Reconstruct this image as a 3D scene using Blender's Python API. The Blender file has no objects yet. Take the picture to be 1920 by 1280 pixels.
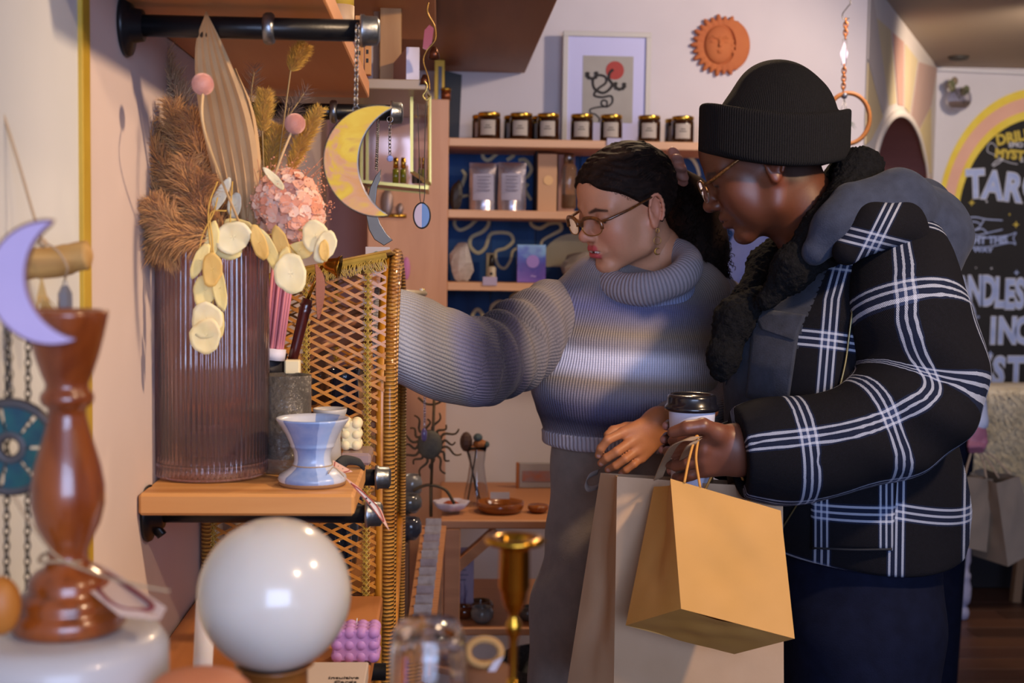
import bpy, math, random
import numpy as np
from math import sin, cos, pi, atan, atan2, sqrt, radians as R
from mathutils import Vector, Matrix, Quaternion
random.seed(5); rng = np.random.default_rng(5)
sc = bpy.context.scene
COL = sc.collection
# ------------------------------------------------------------------ camera
FPX = 2400.0
yaw = atan(133 / FPX); pit = -R(3.65); rol = R(0.8)
f0 = Vector((sin(yaw) * cos(pit), cos(yaw) * cos(pit), sin(pit)))
r0 = Vector((cos(yaw), -sin(yaw), 0)); u0 = r0.cross(f0)
CR = r0 * cos(rol) + u0 * sin(rol); CU = u0 * cos(rol) - r0 * sin(rol); CF = f0
CAM = Vector((0, 0, 1.5))
cd = bpy.data.cameras.new('camera'); co = bpy.data.objects.new('camera', cd); COL.objects.link(co)
co.matrix_world = Matrix(((CR.x, CU.x, -CF.x, 0), (CR.y, CU.y, -CF.y, 0), (CR.z, CU.z, -CF.z, 1.5), (0, 0, 0, 1)))
cd.sensor_width = 36; cd.lens = 45; cd.clip_start = .05
cd.dof.use_dof = True; cd.dof.focus_distance = 1.95; cd.dof.aperture_fstop = 5.6
sc.camera = co
sc.view_settings.view_transform = 'Standard'; sc.view_settings.look = 'None'
sc.view_settings.gamma = 1; sc.view_settings.use_curve_mapping = False
sc.view_settings.exposure = 0.0
# ------------------------------------------------------------------ world and lights
w = bpy.data.worlds.new('world'); sc.world = w; w.use_nodes = True
w.node_tree.nodes['Background'].inputs[0].default_value = (0.70, 0.73, 1.0, 1)
w.node_tree.nodes['Background'].inputs[1].default_value = 0.9
def area(name, loc, target, size, power, color, sy=None):
    d = bpy.data.lights.new(name, 'AREA'); d.energy = power; d.color = color
    d.shape = 'RECTANGLE'; d.size = size; d.size_y = sy or size
    o = bpy.data.objects.new(name, d); COL.objects.link(o); o.location = loc
    o.rotation_euler = (Vector(target) - Vector(loc)).to_track_quat('-Z', 'Y').to_euler(); return o
def spot(name, loc, target, power, color, ang=70, rad=.04, blend=.6):
    d = bpy.data.lights.new(name, 'SPOT'); d.energy = power; d.color = color; d.spot_size = R(ang)
    d.spot_blend = blend; d.shadow_soft_size = rad
    o = bpy.data.objects.new(name, d); COL.objects.link(o); o.location = loc
    o.rotation_euler = (Vector(target) - Vector(loc)).to_track_quat('-Z', 'Y').to_euler(); return o
WARM = (1.0, .70, .43); COOL = (.50, .64, 1.0)
# shop window behind the photographer (daylight) and the ceiling spots of the shop, plus an added foreground fill
area('window_daylight', (.45, -2.2, 1.75), (.5, 2.5, 1.15), 2.6, 135, COOL, 1.5)
spot('ceiling_spot', (1.15, 1.0, 2.22), (.0, 2.0, 1.4), 100, WARM, 84, .05)
spot('foreground_fill_spot', (.9, .1, 2.34), (-.1, .95, 1.2), 42, WARM, 60, .05)  # added fill that warms the foreground things, not a known fitting
spot('ceiling_spot.001', (.5, 2.95, 2.36), (-.1, 2.2, 1.2), 34, WARM, 120, .05)
spot('ceiling_spot.002', (1.3, 3.0, 2.36), (.5, 4.0, 1.4), 44, (1, .80, .64), 120, .06)
spot('ceiling_spot.003', (2.3, 4.2, 2.36), (2.2, 5.7, 1.4), 60, (1, .8, .6), 120, .06)
# ------------------------------------------------------------------ projection helpers
def ray(px, py):
    return (CF * FPX + CR * (px - 960) - CU * (py - 640)).normalized()
def P(px, py, Y):
    d = ray(px, py); return CAM + d * (Y / d.y)
def PX(px, py, X):
    d = ray(px, py); return CAM + d * (X / d.x)
def PZ(px, py, Z):
    d = ray(px, py); return CAM + d * ((Z - 1.5) / d.z)
def k(Y): return Y / FPX * 1.002
# ------------------------------------------------------------------ materials
def lin(c):
    c = [int(c[i:i + 2], 16) / 255 for i in (0, 2, 4)] if isinstance(c, str) else c
    return tuple(((x + .055) / 1.055) ** 2.4 if x > .04045 else x / 12.92 for x in c) + (1,)
class NT:
    def __init__(s, m): s.m = m; s.nt = m.node_tree; s.n = s.nt.nodes; s.b = s.n['Principled BSDF']
    def add(s, t, **kw):
        q = s.n.new(t)
        for a, v in kw.items():
            if a.startswith('i_'): q.inputs[a[2:].replace('_', ' ')].default_value = v
            else: setattr(q, a, v)
        return q
    def L(s, a, b): s.nt.links.new(a, b)
    def ramp(s, fac, stops, interp='LINEAR'):
        r = s.add('ShaderNodeValToRGB'); s.L(fac, r.inputs[0]); e = r.color_ramp; e.interpolation = interp
        while len(e.elements) < len(stops): e.elements.new(.5)
        for el, (p, c) in zip(e.elements, stops): el.position = p; el.color = lin(c)
        return r.outputs[0]
    def math(s, op, a, b=None, c=None):
        q = s.add('ShaderNodeMath', operation=op)
        for i, v in enumerate((a, b, c)):
            if v is None: continue
            if isinstance(v, (int, float)): q.inputs[i].default_value = v
            else: s.L(v, q.inputs[i])
        return q.outputs[0]
    def coord(s, which='Object', scale=(1, 1, 1), rot=(0, 0, 0)):
        t = s.add('ShaderNodeTexCoord'); mp = s.add('ShaderNodeMapping'); mp.inputs['Scale'].default_value = scale
        mp.inputs['Rotation'].default_value = rot; s.L(t.outputs[which], mp.inputs[0]); return mp.outputs[0]
    def noise(s, vec, scale, detail=3, rough=.55, dist=0):
        q = s.add('ShaderNodeTexNoise'); q.inputs['Scale'].default_value = scale; q.inputs['Detail'].default_value = detail
        q.inputs['Roughness'].default_value = rough; q.inputs['Distortion'].default_value = dist
        s.L(vec, q.inputs['Vector']); return q.outputs[0]
    def mix(s, fac, a, b, bt='MIX'):
        q = s.add('ShaderNodeMix', data_type='RGBA', blend_type=bt)
        for sock, v in ((q.inputs[0], fac), (q.inputs[6], a), (q.inputs[7], b)):
            if isinstance(v, (int, float)): sock.default_value = v
            elif isinstance(v, (tuple, str)): sock.default_value = lin(v) if isinstance(v, str) else v
            else: s.L(v, sock)
        return q.outputs[2]
    def bump(s, h, st=.3, dist=.002):
        q = s.add('ShaderNodeBump'); q.inputs['Strength'].default_value = st; q.inputs['Distance'].default_value = dist
        s.L(h, q.inputs['Height']); s.L(q.outputs[0], s.b.inputs['Normal'])
MATS = {}
def mat(name, c, rough=.5, metal=0, c2=None, ns=20, bump=0, bs=None, trans=0, ior=1.45, emit=0, coat=0, sheen=0, alpha=1, stretch=(1, 1, 1), sub=0, spec=None, bd=.002, det=3):
    if name in MATS: return MATS[name]
    m = bpy.data.materials.new(name); m.use_nodes = True; T = NT(m); b = T.b
    b.inputs['Base Color'].default_value = lin(c); b.inputs['Roughness'].default_value = rough
    b.inputs['Metallic'].default_value = metal; b.inputs['Transmission Weight'].default_value = trans
    b.inputs['IOR'].default_value = ior; b.inputs['Coat Weight'].default_value = coat; b.inputs['Sheen Weight'].default_value = sheen
    if alpha < 1: b.inputs['Alpha'].default_value = alpha
    if spec is not None: b.inputs['Specular IOR Level'].default_value = spec
    if sub: b.inputs['Subsurface Weight'].default_value = sub; b.inputs['Subsurface Radius'].default_value = (.02, .008, .004); b.inputs['Subsurface Scale'].default_value = .5
    if emit: b.inputs['Emission Color'].default_value = lin(c); b.inputs['Emission Strength'].default_value = emit
    if c2 or bump:
        v = T.coord('Object', stretch); n = T.noise(v, ns, det)
        if c2: T.L(T.ramp(n, [(.3, c), (.7, c2)]), b.inputs['Base Color'])
        if bump: T.bump(T.noise(v, bs or ns, 4), bump, bd)
    MATS[name] = m; return m
def wood(name, c1, c2, c3=None, axis='Y', scale=9, rough=.5, coat=0, ring=14, knots=False):
    if name in MATS: return MATS[name]
    m = bpy.data.materials.new(name); m.use_nodes = True; T = NT(m)
    s = {'X': (.12, 1, 1), 'Y': (1, .12, 1), 'Z': (1, 1, .12)}[axis]
    v = T.coord('Object', s); n = T.noise(v, scale * 3, 5, .6, .6)
    wv = T.add('ShaderNodeTexWave', wave_type='RINGS', rings_direction=axis); wv.inputs['Scale'].default_value = ring
    wv.inputs['Distortion'].default_value = 5; wv.inputs['Detail'].default_value = 3; wv.inputs['Detail Scale'].default_value = 1.2; T.L(v, wv.inputs[0])
    f = T.math('ADD', T.math('MULTIPLY', n, .6), T.math('MULTIPLY', wv.outputs['Fac'], .4))
    col = T.ramp(f, [(.25, c1), (.55, c2), (.8, c3 or c1)])
    if knots:
        vo = T.add('ShaderNodeTexVoronoi'); vo.inputs['Scale'].default_value = 5.5; T.L(T.coord('Object', (1, .55, 1)), vo.inputs[0])
        col = T.mix(T.math('LESS_THAN', vo.outputs['Distance'], .075), col, '6b3d1e')
    T.L(col, T.b.inputs['Base Color'])
    T.b.inputs['Roughness'].default_value = rough; T.b.inputs['Coat Weight'].default_value = coat
    T.bump(f, .12, .001); MATS[name] = m; return m
# ------------------------------------------------------------------ objects
def mesh(name, V, F, m=None, parent=None, smooth=True, loc=None):
    V = [tuple(v) for v in V] if not isinstance(V, np.ndarray) else V
    me = bpy.data.meshes.new(name)
    if isinstance(F, np.ndarray):
        nf, w_ = F.shape; me.vertices.add(len(V)); me.vertices.foreach_set('co', np.asarray(V, np.float32).ravel())
        me.loops.add(nf * w_); me.loops.foreach_set('vertex_index', F.astype(np.int32).ravel())
        me.polygons.add(nf); me.polygons.foreach_set('loop_start', np.arange(0, nf * w_, w_, dtype=np.int32))
        me.update(calc_edges=True)
    else:
        me.from_pydata(V if not isinstance(V, np.ndarray) else V.tolist(), [], F); me.update()
    if smooth: me.polygons.foreach_set('use_smooth', [True] * len(me.polygons))
    o = bpy.data.objects.new(name, me); COL.objects.link(o)
    if m: me.materials.append(m)
    if loc is not None:
        lv = Vector(loc); me.transform(Matrix.Translation(-lv)); o.location = lv
    if parent:
        o.parent = parent
        if parent.type == 'EMPTY' or True: o.matrix_parent_inverse = parent_world(parent).inverted()
    return o
def parent_world(p):
    mtx = Matrix.LocRotScale(p.location, p.rotation_euler, p.scale)
    if p.parent: mtx = parent_world(p.parent) @ p.matrix_parent_inverse @ mtx
    return mtx
def tag(o, label=None, cat=None, group=None, kind=None):
    if label: o['label'] = label
    if cat: o['category'] = cat
    if group: o['group'] = group
    if kind: o['kind'] = kind
    return o
def thing(name, label, cat, loc=(0, 0, 0), group=None):
    o = bpy.data.objects.new(name, None); COL.objects.link(o); o.location = loc; o.empty_display_size = .05
    return tag(o, label, cat, group)
class G:
    """mesh collector"""
    def __init__(s): s.V = []; s.F = []
    def add(s, V, F):
        n = len(s.V); s.V += [tuple(v) for v in V]; s.F += [tuple(i + n for i in f) for f in F]; return s
    def box(s, lo, hi, bev=0):
        x0, y0, z0 = lo; x1, y1, z1 = hi
        if bev <= 0:
            V = [(x, y, z) for x in (x0, x1) for y in (y0, y1) for z in (z0, z1)]
            return s.add(V, [(0, 1, 3, 2), (4, 6, 7, 5), (0, 4, 5, 1), (2, 3, 7, 6), (0, 2, 6, 4), (1, 5, 7, 3)])
        c = [Vector(((x0 + x1) / 2, (y0 + y1) / 2, (z0 + z1) / 2))]; h = ((x1 - x0) / 2, (y1 - y0) / 2, (z1 - z0) / 2)
        return s.obox(c[0], (1, 0, 0), (0, 1, 0), (0, 0, 1), h, bev)
    def obox(s, c, ax, ay, az, h, bev=.002):
        """oriented box, half sizes h, chamfered edges"""
        c = Vector(c); ax, ay, az = Vector(ax), Vector(ay), Vector(az); b = min(bev, min(h) * .45)
        V = []; idx = {}
        for sx in (-1, 1):
            for sy in (-1, 1):
                for sz in (-1, 1):
                    for a in range(3):
                        q = [h[0], h[1], h[2]]
                        for j in range(3):
                            if j != a: q[j] -= b
                        idx[(sx, sy, sz, a)] = len(V)
                        V.append(c + ax * q[0] * sx + ay * q[1] * sy + az * q[2] * sz)
        F = []
        for a in range(3):
            o1, o2 = [(1, 2), (2, 0), (0, 1)][a]
            for sg in (-1, 1):
                q = []
                for t1, t2 in ((-1, -1), (1, -1), (1, 1), (-1, 1)):
                    sgn = [0, 0, 0]; sgn[a] = sg; sgn[o1] = t1; sgn[o2] = t2; q.append(idx[(*sgn, a)])
                F.append(tuple(q) if sg > 0 else tuple(q[::-1]))
            for s1 in (-1, 1):
                for s2 in (-1, 1):
                    def g(t, face):
                        sgn = [0, 0, 0]; sgn[o1] = s1; sgn[o2] = s2; sgn[a] = t; return idx[(*sgn, face)]
                    q = (g(-1, o1), g(1, o1), g(1, o2), g(-1, o2)); F.append(q if s1 * s2 < 0 else q[::-1])
        for sx in (-1, 1):
            for sy in (-1, 1):
                for sz in (-1, 1):
                    q = tuple(idx[(sx, sy, sz, a)] for a in range(3)); F.append(q if sx * sy * sz > 0 else q[::-1])
        return s.add(V, F)
    def lathe(s, prof, c=(0, 0, 0), seg=32, axis=None, wob=None, sx=1, sy=1):
        """prof [(r, z)], closed where r == 0"""
        c = Vector(c); q = Vector((0, 0, 1)).rotation_difference(Vector(axis)) if axis is not None else None
        V = []; F = []; rings = []
        for r, z in prof:
            if r <= 1e-6: rings.append([len(V)]); V.append(Vector((0, 0, z)))
            else:
                rings.append(list(range(len(V), len(V) + seg)))
                for i in range(seg):
                    a = 2 * pi * i / seg; rr = r * (wob(a, z) if wob else 1); V.append(Vector((rr * cos(a) * sx, rr * sin(a) * sy, z)))
        for a, b in zip(rings, rings[1:]):
            for i in range(seg):
                j = (i + 1) % seg
                if len(a) == 1 and len(b) == 1: continue
                if len(a) == 1: F.append((a[0], b[j], b[i]))
                elif len(b) == 1: F.append((a[i], a[j], b[0]))
                else: F.append((a[i], a[j], b[j], b[i]))
        return s.add([(q @ v if q else v) + c for v in V], F)
    def tube(s, pts, r, seg=8, cap=True, flat=1.0, closed=False, up=None):
        pts = [Vector(p) for p in pts]; n = len(pts)
        rs = r if isinstance(r, (list, tuple)) else [r] * n
        V = []; F = []; N = None
        for i, p in enumerate(pts):
            if closed: t = pts[(i + 1) % n] - pts[i - 1]
            else: t = pts[min(i + 1, n - 1)] - pts[max(i - 1, 0)]
            if t.length < 1e-9: t = Vector((0, 0, 1))
            t.normalize()
            if up is not None: N = (Vector(up) - t * Vector(up).dot(t)).normalized()
            elif N is None:
                N = t.orthogonal().normalized()
            else:
                N = (N - t * N.dot(t)); N = N.normalized() if N.length > 1e-6 else t.orthogonal().normalized()
            B = t.cross(N)
            for j in range(seg):
                a = 2 * pi * j / seg; V.append(p + N * cos(a) * rs[i] * flat + B * sin(a) * rs[i])
        m_ = n if closed else n - 1
        for i in range(m_):
            i2 = (i + 1) % n
            for j in range(seg):
                F.append((i * seg + j, i * seg + (j + 1) % seg, i2 * seg + (j + 1) % seg, i2 * seg + j))
        if cap and not closed:
            F.append(tuple(range(seg))[::-1]); F.append(tuple((n - 1) * seg + j for j in range(seg)))
        return s.add(V, F)
    def ball(s, c, r, seg=16, rings=10, R3=None):
        rr = r if isinstance(r, (list, tuple)) else (r, r, r)
        V = [Vector((0, 0, -rr[2]))]; F = []
        for i in range(1, rings):
            t = pi * i / rings
            for j in range(seg):
                a = 2 * pi * j / seg; V.append(Vector((rr[0] * sin(t) * cos(a), rr[1] * sin(t) * sin(a), -rr[2] * cos(t))))
        V.append(Vector((0, 0, rr[2]))); e = len(V) - 1
        for j in range(seg):
            F.append((0, 1 + (j + 1) % seg, 1 + j)); F.append((e, e - seg + j, e - seg + (j + 1) % seg))
        for i in range(rings - 2):
            for j in range(seg):
                a = 1 + i * seg; F.append((a + j, a + (j + 1) % seg, a + seg + (j + 1) % seg, a + seg + j))
        c = Vector(c); return s.add([(R3 @ v if R3 else v) + c for v in V], F)
    def prism(s, poly, d, org=(0, 0, 0), ax=(1, 0, 0), ay=(0, 0, 1), n=None, hole=False):
        """extrude a 2-D polygon (u along ax, v along ay) by d along n"""
        org = Vector(org); ax = Vector(ax); ay = Vector(ay); n = Vector(n) if n else ax.cross(ay).normalized()
        m_ = len(poly); base = [org + ax * u + ay * v for u, v in poly]
        V = base + [b + n * d for b in base]
        F = [tuple(range(m_))[::-1], tuple(range(m_, 2 * m_))] + [(i, (i + 1) % m_, m_ + (i + 1) % m_, m_ + i) for i in range(m_)]
        return s.add(V, F)
    def ribbon(s, pts, wv, th=.0006):
        """flat band: pts centre line, wv width vectors (half)"""
        pts = [Vector(p) for p in pts]; ws = [Vector(q) for q in (wv if isinstance(wv, list) else [wv] * len(pts))]
        V = []; F = []
        for i, p in enumerate(pts):
            t = (pts[min(i + 1, len(pts) - 1)] - pts[max(i - 1, 0)]).normalized(); nn = t.cross(ws[i]).normalized() * th
            V += [p - ws[i] - nn, p + ws[i] - nn, p + ws[i] + nn, p - ws[i] + nn]
        for i in range(len(pts) - 1):
            for j in range(4): F.append((4 * i + j, 4 * i + (j + 1) % 4, 4 * i + 4 + (j + 1) % 4, 4 * i + 4 + j))
        F += [(0, 1, 2, 3)[::-1], tuple(4 * (len(pts) - 1) + j for j in range(4))]
        return s.add(V, F)
    def obj(s, name, m, parent=None, smooth=True, loc=None):
        return mesh(name, s.V, s.F, m, parent, smooth, loc)
def flat(o):
    o.data.polygons.foreach_set('use_smooth', [False] * len(o.data.polygons)); return o
def sharp(o, ang=35):
    o.data.set_sharp_from_angle(angle=R(ang)); return o
def lathe_px(cx, Y, prof, seg=36, dx=0):
    """profile given in photograph pixels [(half width, y)] around a vertical axis at pixel cx, distance Y"""
    X = P(cx, prof[0][1], Y).x; kk = k(Y)
    g = G(); zs = [(r * kk, P(cx, y, Y).z) for r, y in prof]
    return g.lathe([(r, z) for r, z in zs], (P(cx, (prof[0][1] + prof[-1][1]) / 2, Y).x, Y, 0), seg)
def bez(p, n=16):
    """catmull-rom through the points"""
    p = [Vector(q) for q in p]; p = [p[0] * 2 - p[1]] + p + [p[-1] * 2 - p[-2]]; o = []
    for i in range(1, len(p) - 2):
        for j in range(n):
            t = j / n; a, b, c, d = p[i - 1:i + 3]
            o.append(.5 * ((2 * b) + (c - a) * t + (2 * a - 5 * b + 4 * c - d) * t * t + (-a + 3 * b - 3 * c + d) * t ** 3))
    o.append(p[-2]); return o
def text_mesh(txt, size, org, ax, ay, m, parent, name='lettering', ext=.0004, off=0.0, sx=1.0):
    c = bpy.data.curves.new(name, 'FONT'); c.body = txt; c.size = size; c.extrude = ext; c.offset = off; c.resolution_u = 3
    c.align_x = 'CENTER'; c.align_y = 'CENTER'
    t = bpy.data.objects.new(name, c); me = bpy.data.meshes.new_from_object(t); bpy.data.objects.remove(t); bpy.data.curves.remove(c)
    ax = Vector(ax).normalized(); ay = Vector(ay).normalized(); n = ax.cross(ay)
    org = Vector(org); M4 = Matrix(((ax.x * sx, ay.x, n.x, org.x), (ax.y * sx, ay.y, n.y, org.y), (ax.z * sx, ay.z, n.z, org.z), (0, 0, 0, 1)))
    me.transform(M4); me.materials.clear(); me.materials.append(m)
    o = bpy.data.objects.new(name, me); COL.objects.link(o)
    if parent: o.parent = parent; o.matrix_parent_inverse = parent_world(parent).inverted()
    return o
# ------------------------------------------------------------------ implicit surfaces (bodies and clothes)
def A3(p): return np.array(tuple(p), dtype=np.float32)
def cap(p, a, b, ra, rb=None):
    rb = ra if rb is None else rb; a = A3(a); b = A3(b); ba = b - a; pa = [p[i] - a[i] for i in range(3)]
    t = np.clip((pa[0] * ba[0] + pa[1] * ba[1] + pa[2] * ba[2]) / max(float(ba @ ba), 1e-12), 0, 1)
    return np.sqrt(sum((pa[i] - t * ba[i]) ** 2 for i in range(3))) - (ra + (rb - ra) * t)
def chain(p, pts, rs, kk=.01):
    d = None
    for i in range(len(pts) - 1):
        q = cap(p, pts[i], pts[i + 1], rs[i], rs[i + 1]); d = q if d is None else smin(d, q, kk)
    return d
def ell(p, c, r, M=None):
    q = [p[i] - c[i] for i in range(3)]
    if M is not None: q = [q[0] * M[i][0] + q[1] * M[i][1] + q[2] * M[i][2] for i in range(3)]
    k0 = np.sqrt(sum((q[i] / r[i]) ** 2 for i in range(3))); k1 = np.sqrt(sum((q[i] / r[i] ** 2) ** 2 for i in range(3))) + 1e-9
    return k0 * (k0 - 1) / k1
def smin(a, b, kk):
    h = np.maximum(kk - np.abs(a - b), 0) / kk; return np.minimum(a, b) - h * h * kk * .25
def smax(a, b, kk): return -smin(-a, -b, kk)
def snet(f, lo, hi, h, newton=True):
    lo = np.array(lo, np.float32); hi = np.array(hi, np.float32); n = np.ceil((hi - lo) / h).astype(int) + 1
    ax = [lo[i] + h * np.arange(n[i], dtype=np.float32) for i in range(3)]
    X, Y, Z = np.meshgrid(*ax, indexing='ij', sparse=True)
    Vv = np.broadcast_to(f((X, Y, Z)), tuple(n)).astype(np.float32)
    ins = Vv < 0
    c = [ins[i:n[0] - 1 + i, j:n[1] - 1 + j, l:n[2] - 1 + l] for i in (0, 1) for j in (0, 1) for l in (0, 1)]
    s_ = sum(q.astype(np.int8) for q in c); act = (s_ > 0) & (s_ < 8)
    I = np.argwhere(act); idx = -np.ones(act.shape, np.int64); idx[act] = np.arange(len(I))
    acc = np.zeros((len(I), 3)); cnt = np.zeros(len(I))
    cor = [(i, j, l) for i in (0, 1) for j in (0, 1) for l in (0, 1)]
    val = [Vv[I[:, 0] + a, I[:, 1] + b, I[:, 2] + d] for a, b, d in cor]
    for e1 in range(8):
        for e2 in range(e1 + 1, 8):
            if sum(abs(cor[e1][q] - cor[e2][q]) for q in range(3)) != 1: continue
            v1, v2 = val[e1], val[e2]; m_ = (v1 < 0) != (v2 < 0)
            t = np.where(m_, v1 / np.where(m_, v1 - v2, 1), 0)[:, None]
            pt = np.array(cor[e1]) + (np.array(cor[e2]) - np.array(cor[e1])) * t
            acc += pt * m_[:, None]; cnt += m_
    V = lo + (I + acc / cnt[:, None]) * h
    Fs = []
    for a in range(3):
        o1, o2 = (a + 1) % 3, (a + 2) % 3
        s1 = [slice(None)] * 3; s2 = [slice(None)] * 3; s1[a] = slice(0, -1); s2[a] = slice(1, None)
        A_, B_ = ins[tuple(s1)], ins[tuple(s2)]; ch = A_ != B_
        E = np.argwhere(ch); E = E[(E[:, o1] > 0) & (E[:, o2] > 0) & (E[:, o1] < n[o1] - 1) & (E[:, o2] < n[o2] - 1)]
        fl = A_[E[:, 0], E[:, 1], E[:, 2]]
        q = []
        for d1, d2 in ((-1, -1), (0, -1), (0, 0), (-1, 0)):
            C_ = E.copy(); C_[:, o1] += d1; C_[:, o2] += d2; q.append(idx[C_[:, 0], C_[:, 1], C_[:, 2]])
        q = np.stack(q, 1); q[~fl] = q[~fl][:, ::-1]; Fs.append(q)
    F = np.concatenate(Fs)
    if newton:
        e = h * .25
        for _ in range(2):
            x, y, z = [V[:, i].astype(np.float32) for i in range(3)]; d = f((x, y, z))
            g = np.stack([(f((x + e, y, z)) - f((x - e, y, z))), (f((x, y + e, z)) - f((x, y - e, z))), (f((x, y, z + e)) - f((x, y, z - e)))], 1) / (2 * e)
            gg = (g * g).sum(1) + 1e-6; st = np.clip(d / gg, -h, h); V = V - g * st[:, None] * .8
    return V, F
def rmarch(f, px, py, t0=.8, t1=4):
    """first hit of the ray through a pixel with an implicit surface"""
    d = ray(px, py); t = t0
    for _ in range(120):
        p = CAM + d * t; v = float(f(tuple(np.array([c], np.float32) for c in p))[0])
        if v < .0004: return p
        t += max(v * .7, .0004)
        if t > t1: return None
    return p
def attr(o, name, vals):
    a = o.data.attributes.new(name, 'FLOAT', 'POINT'); a.data.foreach_set('value', np.asarray(vals, np.float32)); return o
def vcol(o, name, cols):
    a = o.data.color_attributes.new(name, 'FLOAT_COLOR', 'POINT'); c = np.ones((len(cols), 4), np.float32); c[:, :3] = cols
    a.data.foreach_set('color', c.ravel()); return o
def lc(h): return np.array(lin(h)[:3])
def sstep(a, b, x): t = np.clip((x - a) / (b - a), 0, 1); return t * t * (3 - 2 * t)
def pxpy(V):
    """vertex array to photograph pixels"""
    q = V - np.array(CAM); z = q @ np.array(CF); return 960 + FPX * (q @ np.array(CR)) / z, 640 - FPX * (q @ np.array(CU)) / z
def vnoise(V, s, seed=0):
    r = np.random.default_rng(seed); o = np.zeros(len(V))
    for i in range(7):
        d = r.normal(size=3); d /= np.linalg.norm(d); o += np.sin(V @ d * s * r.uniform(.6, 1.6) + r.uniform(0, 6.28))
    return o / 3
# ================================================================== the room
def struct(o): o['kind'] = 'structure'; return o
XL = -.365; YB = 4.1
CEIL = P(1745, 125, 5.9).z
wall_pink = mat('wall_pink', 'd6c4bd', .75, c2='ccbab3', ns=3, bump=.05, bs=120)
wall_white = mat('wall_white', 'd8cfd0', .75, c2='cfc6c8', ns=3, bump=.06, bs=90)
wall_grey = mat('wall_grey', 'ccced0', .7, c2='c5c8ca', ns=4, bump=.06, bs=150)
gold_paint = mat('gold_paint', 'a8871f', .55, c2='b8962c', ns=14)
trim_white = mat('trim_white', 'dedce2', .5, bump=.02, bs=60)
struct(G().box((XL - .1, 1.33, 0), (XL, YB + .1, CEIL)).obj('wall_left', wall_pink, smooth=False))
struct(G().box((XL - .1, -2.6, 0), (XL - .001, 1.331, CEIL)).obj('wall_left.001', wall_grey, smooth=False))
struct(G().box((XL - .003, 1.318, 0), (XL + .004, 1.346, CEIL), .001).obj('trim_1', gold_paint, smooth=False))
A = P(1612, 485, YB); B = P(1745, 485, 5.9); AX, BX = A.x, B.x
struct(G().box((XL, YB, 0), (AX, YB + .1, CEIL)).obj('wall_back', wall_white, smooth=False))
struct(G().box((XL, YB - .012, 0), (P(690, 400, YB).x, YB, CEIL)).obj('trim_2', mat('dusty_pink_wall', 'c3988f', .75, c2='ba8f87', ns=4), smooth=False))
ceil_m = mat('ceiling_paint', 'b9a795', .85, c2='b3a190', ns=2, bump=.1, bs=60)
struct(G().box((XL - .1, -2.6, CEIL), (4.4, 6.1, CEIL + .1)).obj('ceiling', ceil_m, smooth=False))
struct(G().box((BX - .3, 5.9, 0), (4.4, 6.0, CEIL)).obj('wall_far', mat('wall_far_white', 'd6d1d6', .75, c2='cdc8ce', ns=3, bump=.05, bs=80), smooth=False))
struct(G().box((4.3, -2.6, 0), (4.4, 6, CEIL)).obj('wall_right', wall_white, smooth=False))
struct(G().box((BX, 5.87, .0), (4.3, 5.899, .13), .006).obj('baseboard_far', trim_white, smooth=False))
struct(G().box((XL - .1, -2.7, 0), (4.4, -2.6, .75)).box((XL - .1, -2.7, 2.25), (4.4, -2.6, CEIL)).box((XL - .1, -2.7, .75), (-.2, -2.6, 2.25)).box((2.8, -2.7, .75), (4.4, -2.6, 2.25)).obj('wall_front', wall_white, smooth=False))
# floor of separate boards
fl = struct(G().box((XL - .1, -2.6, -.05), (4.4, 6.0, -.008)).obj('floor', mat('floor_gap', '140d0a', .8), smooth=False))
fm = [wood('floor_board_%d' % i, a, b, c, 'X', 6, .42, 0, 9) for i, (a, b, c) in enumerate([('50352a', '644233', '3e281f'), ('5c3d2d', '704b37', '482f24'), ('432c22', '55392b', '34221b')])]
protos = []
for r_ in range(40):
    y0 = .6 + r_ * .133; x = -.36 - (r_ * .43) % 1.1
    while x < 4.25:
        x0, x1 = max(x, -.36), min(x + 1.18, 4.29)
        if x1 - x0 > .05 and y0 < 5.75:
            G().box((x0, y0, -.01), (x1 - .003, y0 + .130, random.uniform(-.0008, .0008)), .001).obj('floor_board', random.choice(fm), fl, False)
        x += 1.18
# ------------------------------------------------------------------ sunburst wall with the arched opening
D = Vector((BX - AX, 5.9 - YB, 0)); WL = D.length; D.normalize(); N_ = Vector((D.y, -D.x, 0))  # N_ towards the room
A0 = Vector((AX, YB, 0))
def PW(px, py):
    d = ray(px, py); t = (A0 - CAM).dot(N_) / d.dot(N_); p = CAM + d * t; return ((p - A0).dot(D), p.z)
def W3(u, z, off=0): return A0 + D * u + Vector((0, 0, z)) + N_ * off
uL = PW(1631, 330)[0]; uR = PW(1741, 430)[0]; zt = PW(1682, 203)[1]; zs = PW(1741, 430)[1]
uc = (uL + uR) / 2; aa = (uR - uL) / 2; hh = zt - zs
NA = 28
arch = [(uc - aa * cos(pi * i / NA), zs + hh * sin(pi * i / NA) ** .9) for i in range(NA + 1)]
g = G(); V = []; F = []
TH = .19
def quad(a, b, c, d): n = len(V); V.extend([a, b, c, d]); F.append((n, n + 1, n + 2, n + 3))
for off in (0,):
    quad(W3(0, 0), W3(uL, 0), W3(uL, CEIL), W3(0, CEIL)); quad(W3(uR, 0), W3(WL, 0), W3(WL, CEIL), W3(uR, CEIL))
    for p, q in zip(arch, arch[1:]): quad(W3(*p), W3(*q), W3(q[0], CEIL), W3(p[0], CEIL))
g.V = V; g.F = F; struct(g.obj('wall_diagonal', mat('wall_arch_white', 'd9cfc8', .75, c2='d2c8c2', ns=3), smooth=False))
g = G(); V = []; F = []
path = [(uL, 0)] + arch + [(uR, 0)]
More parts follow.
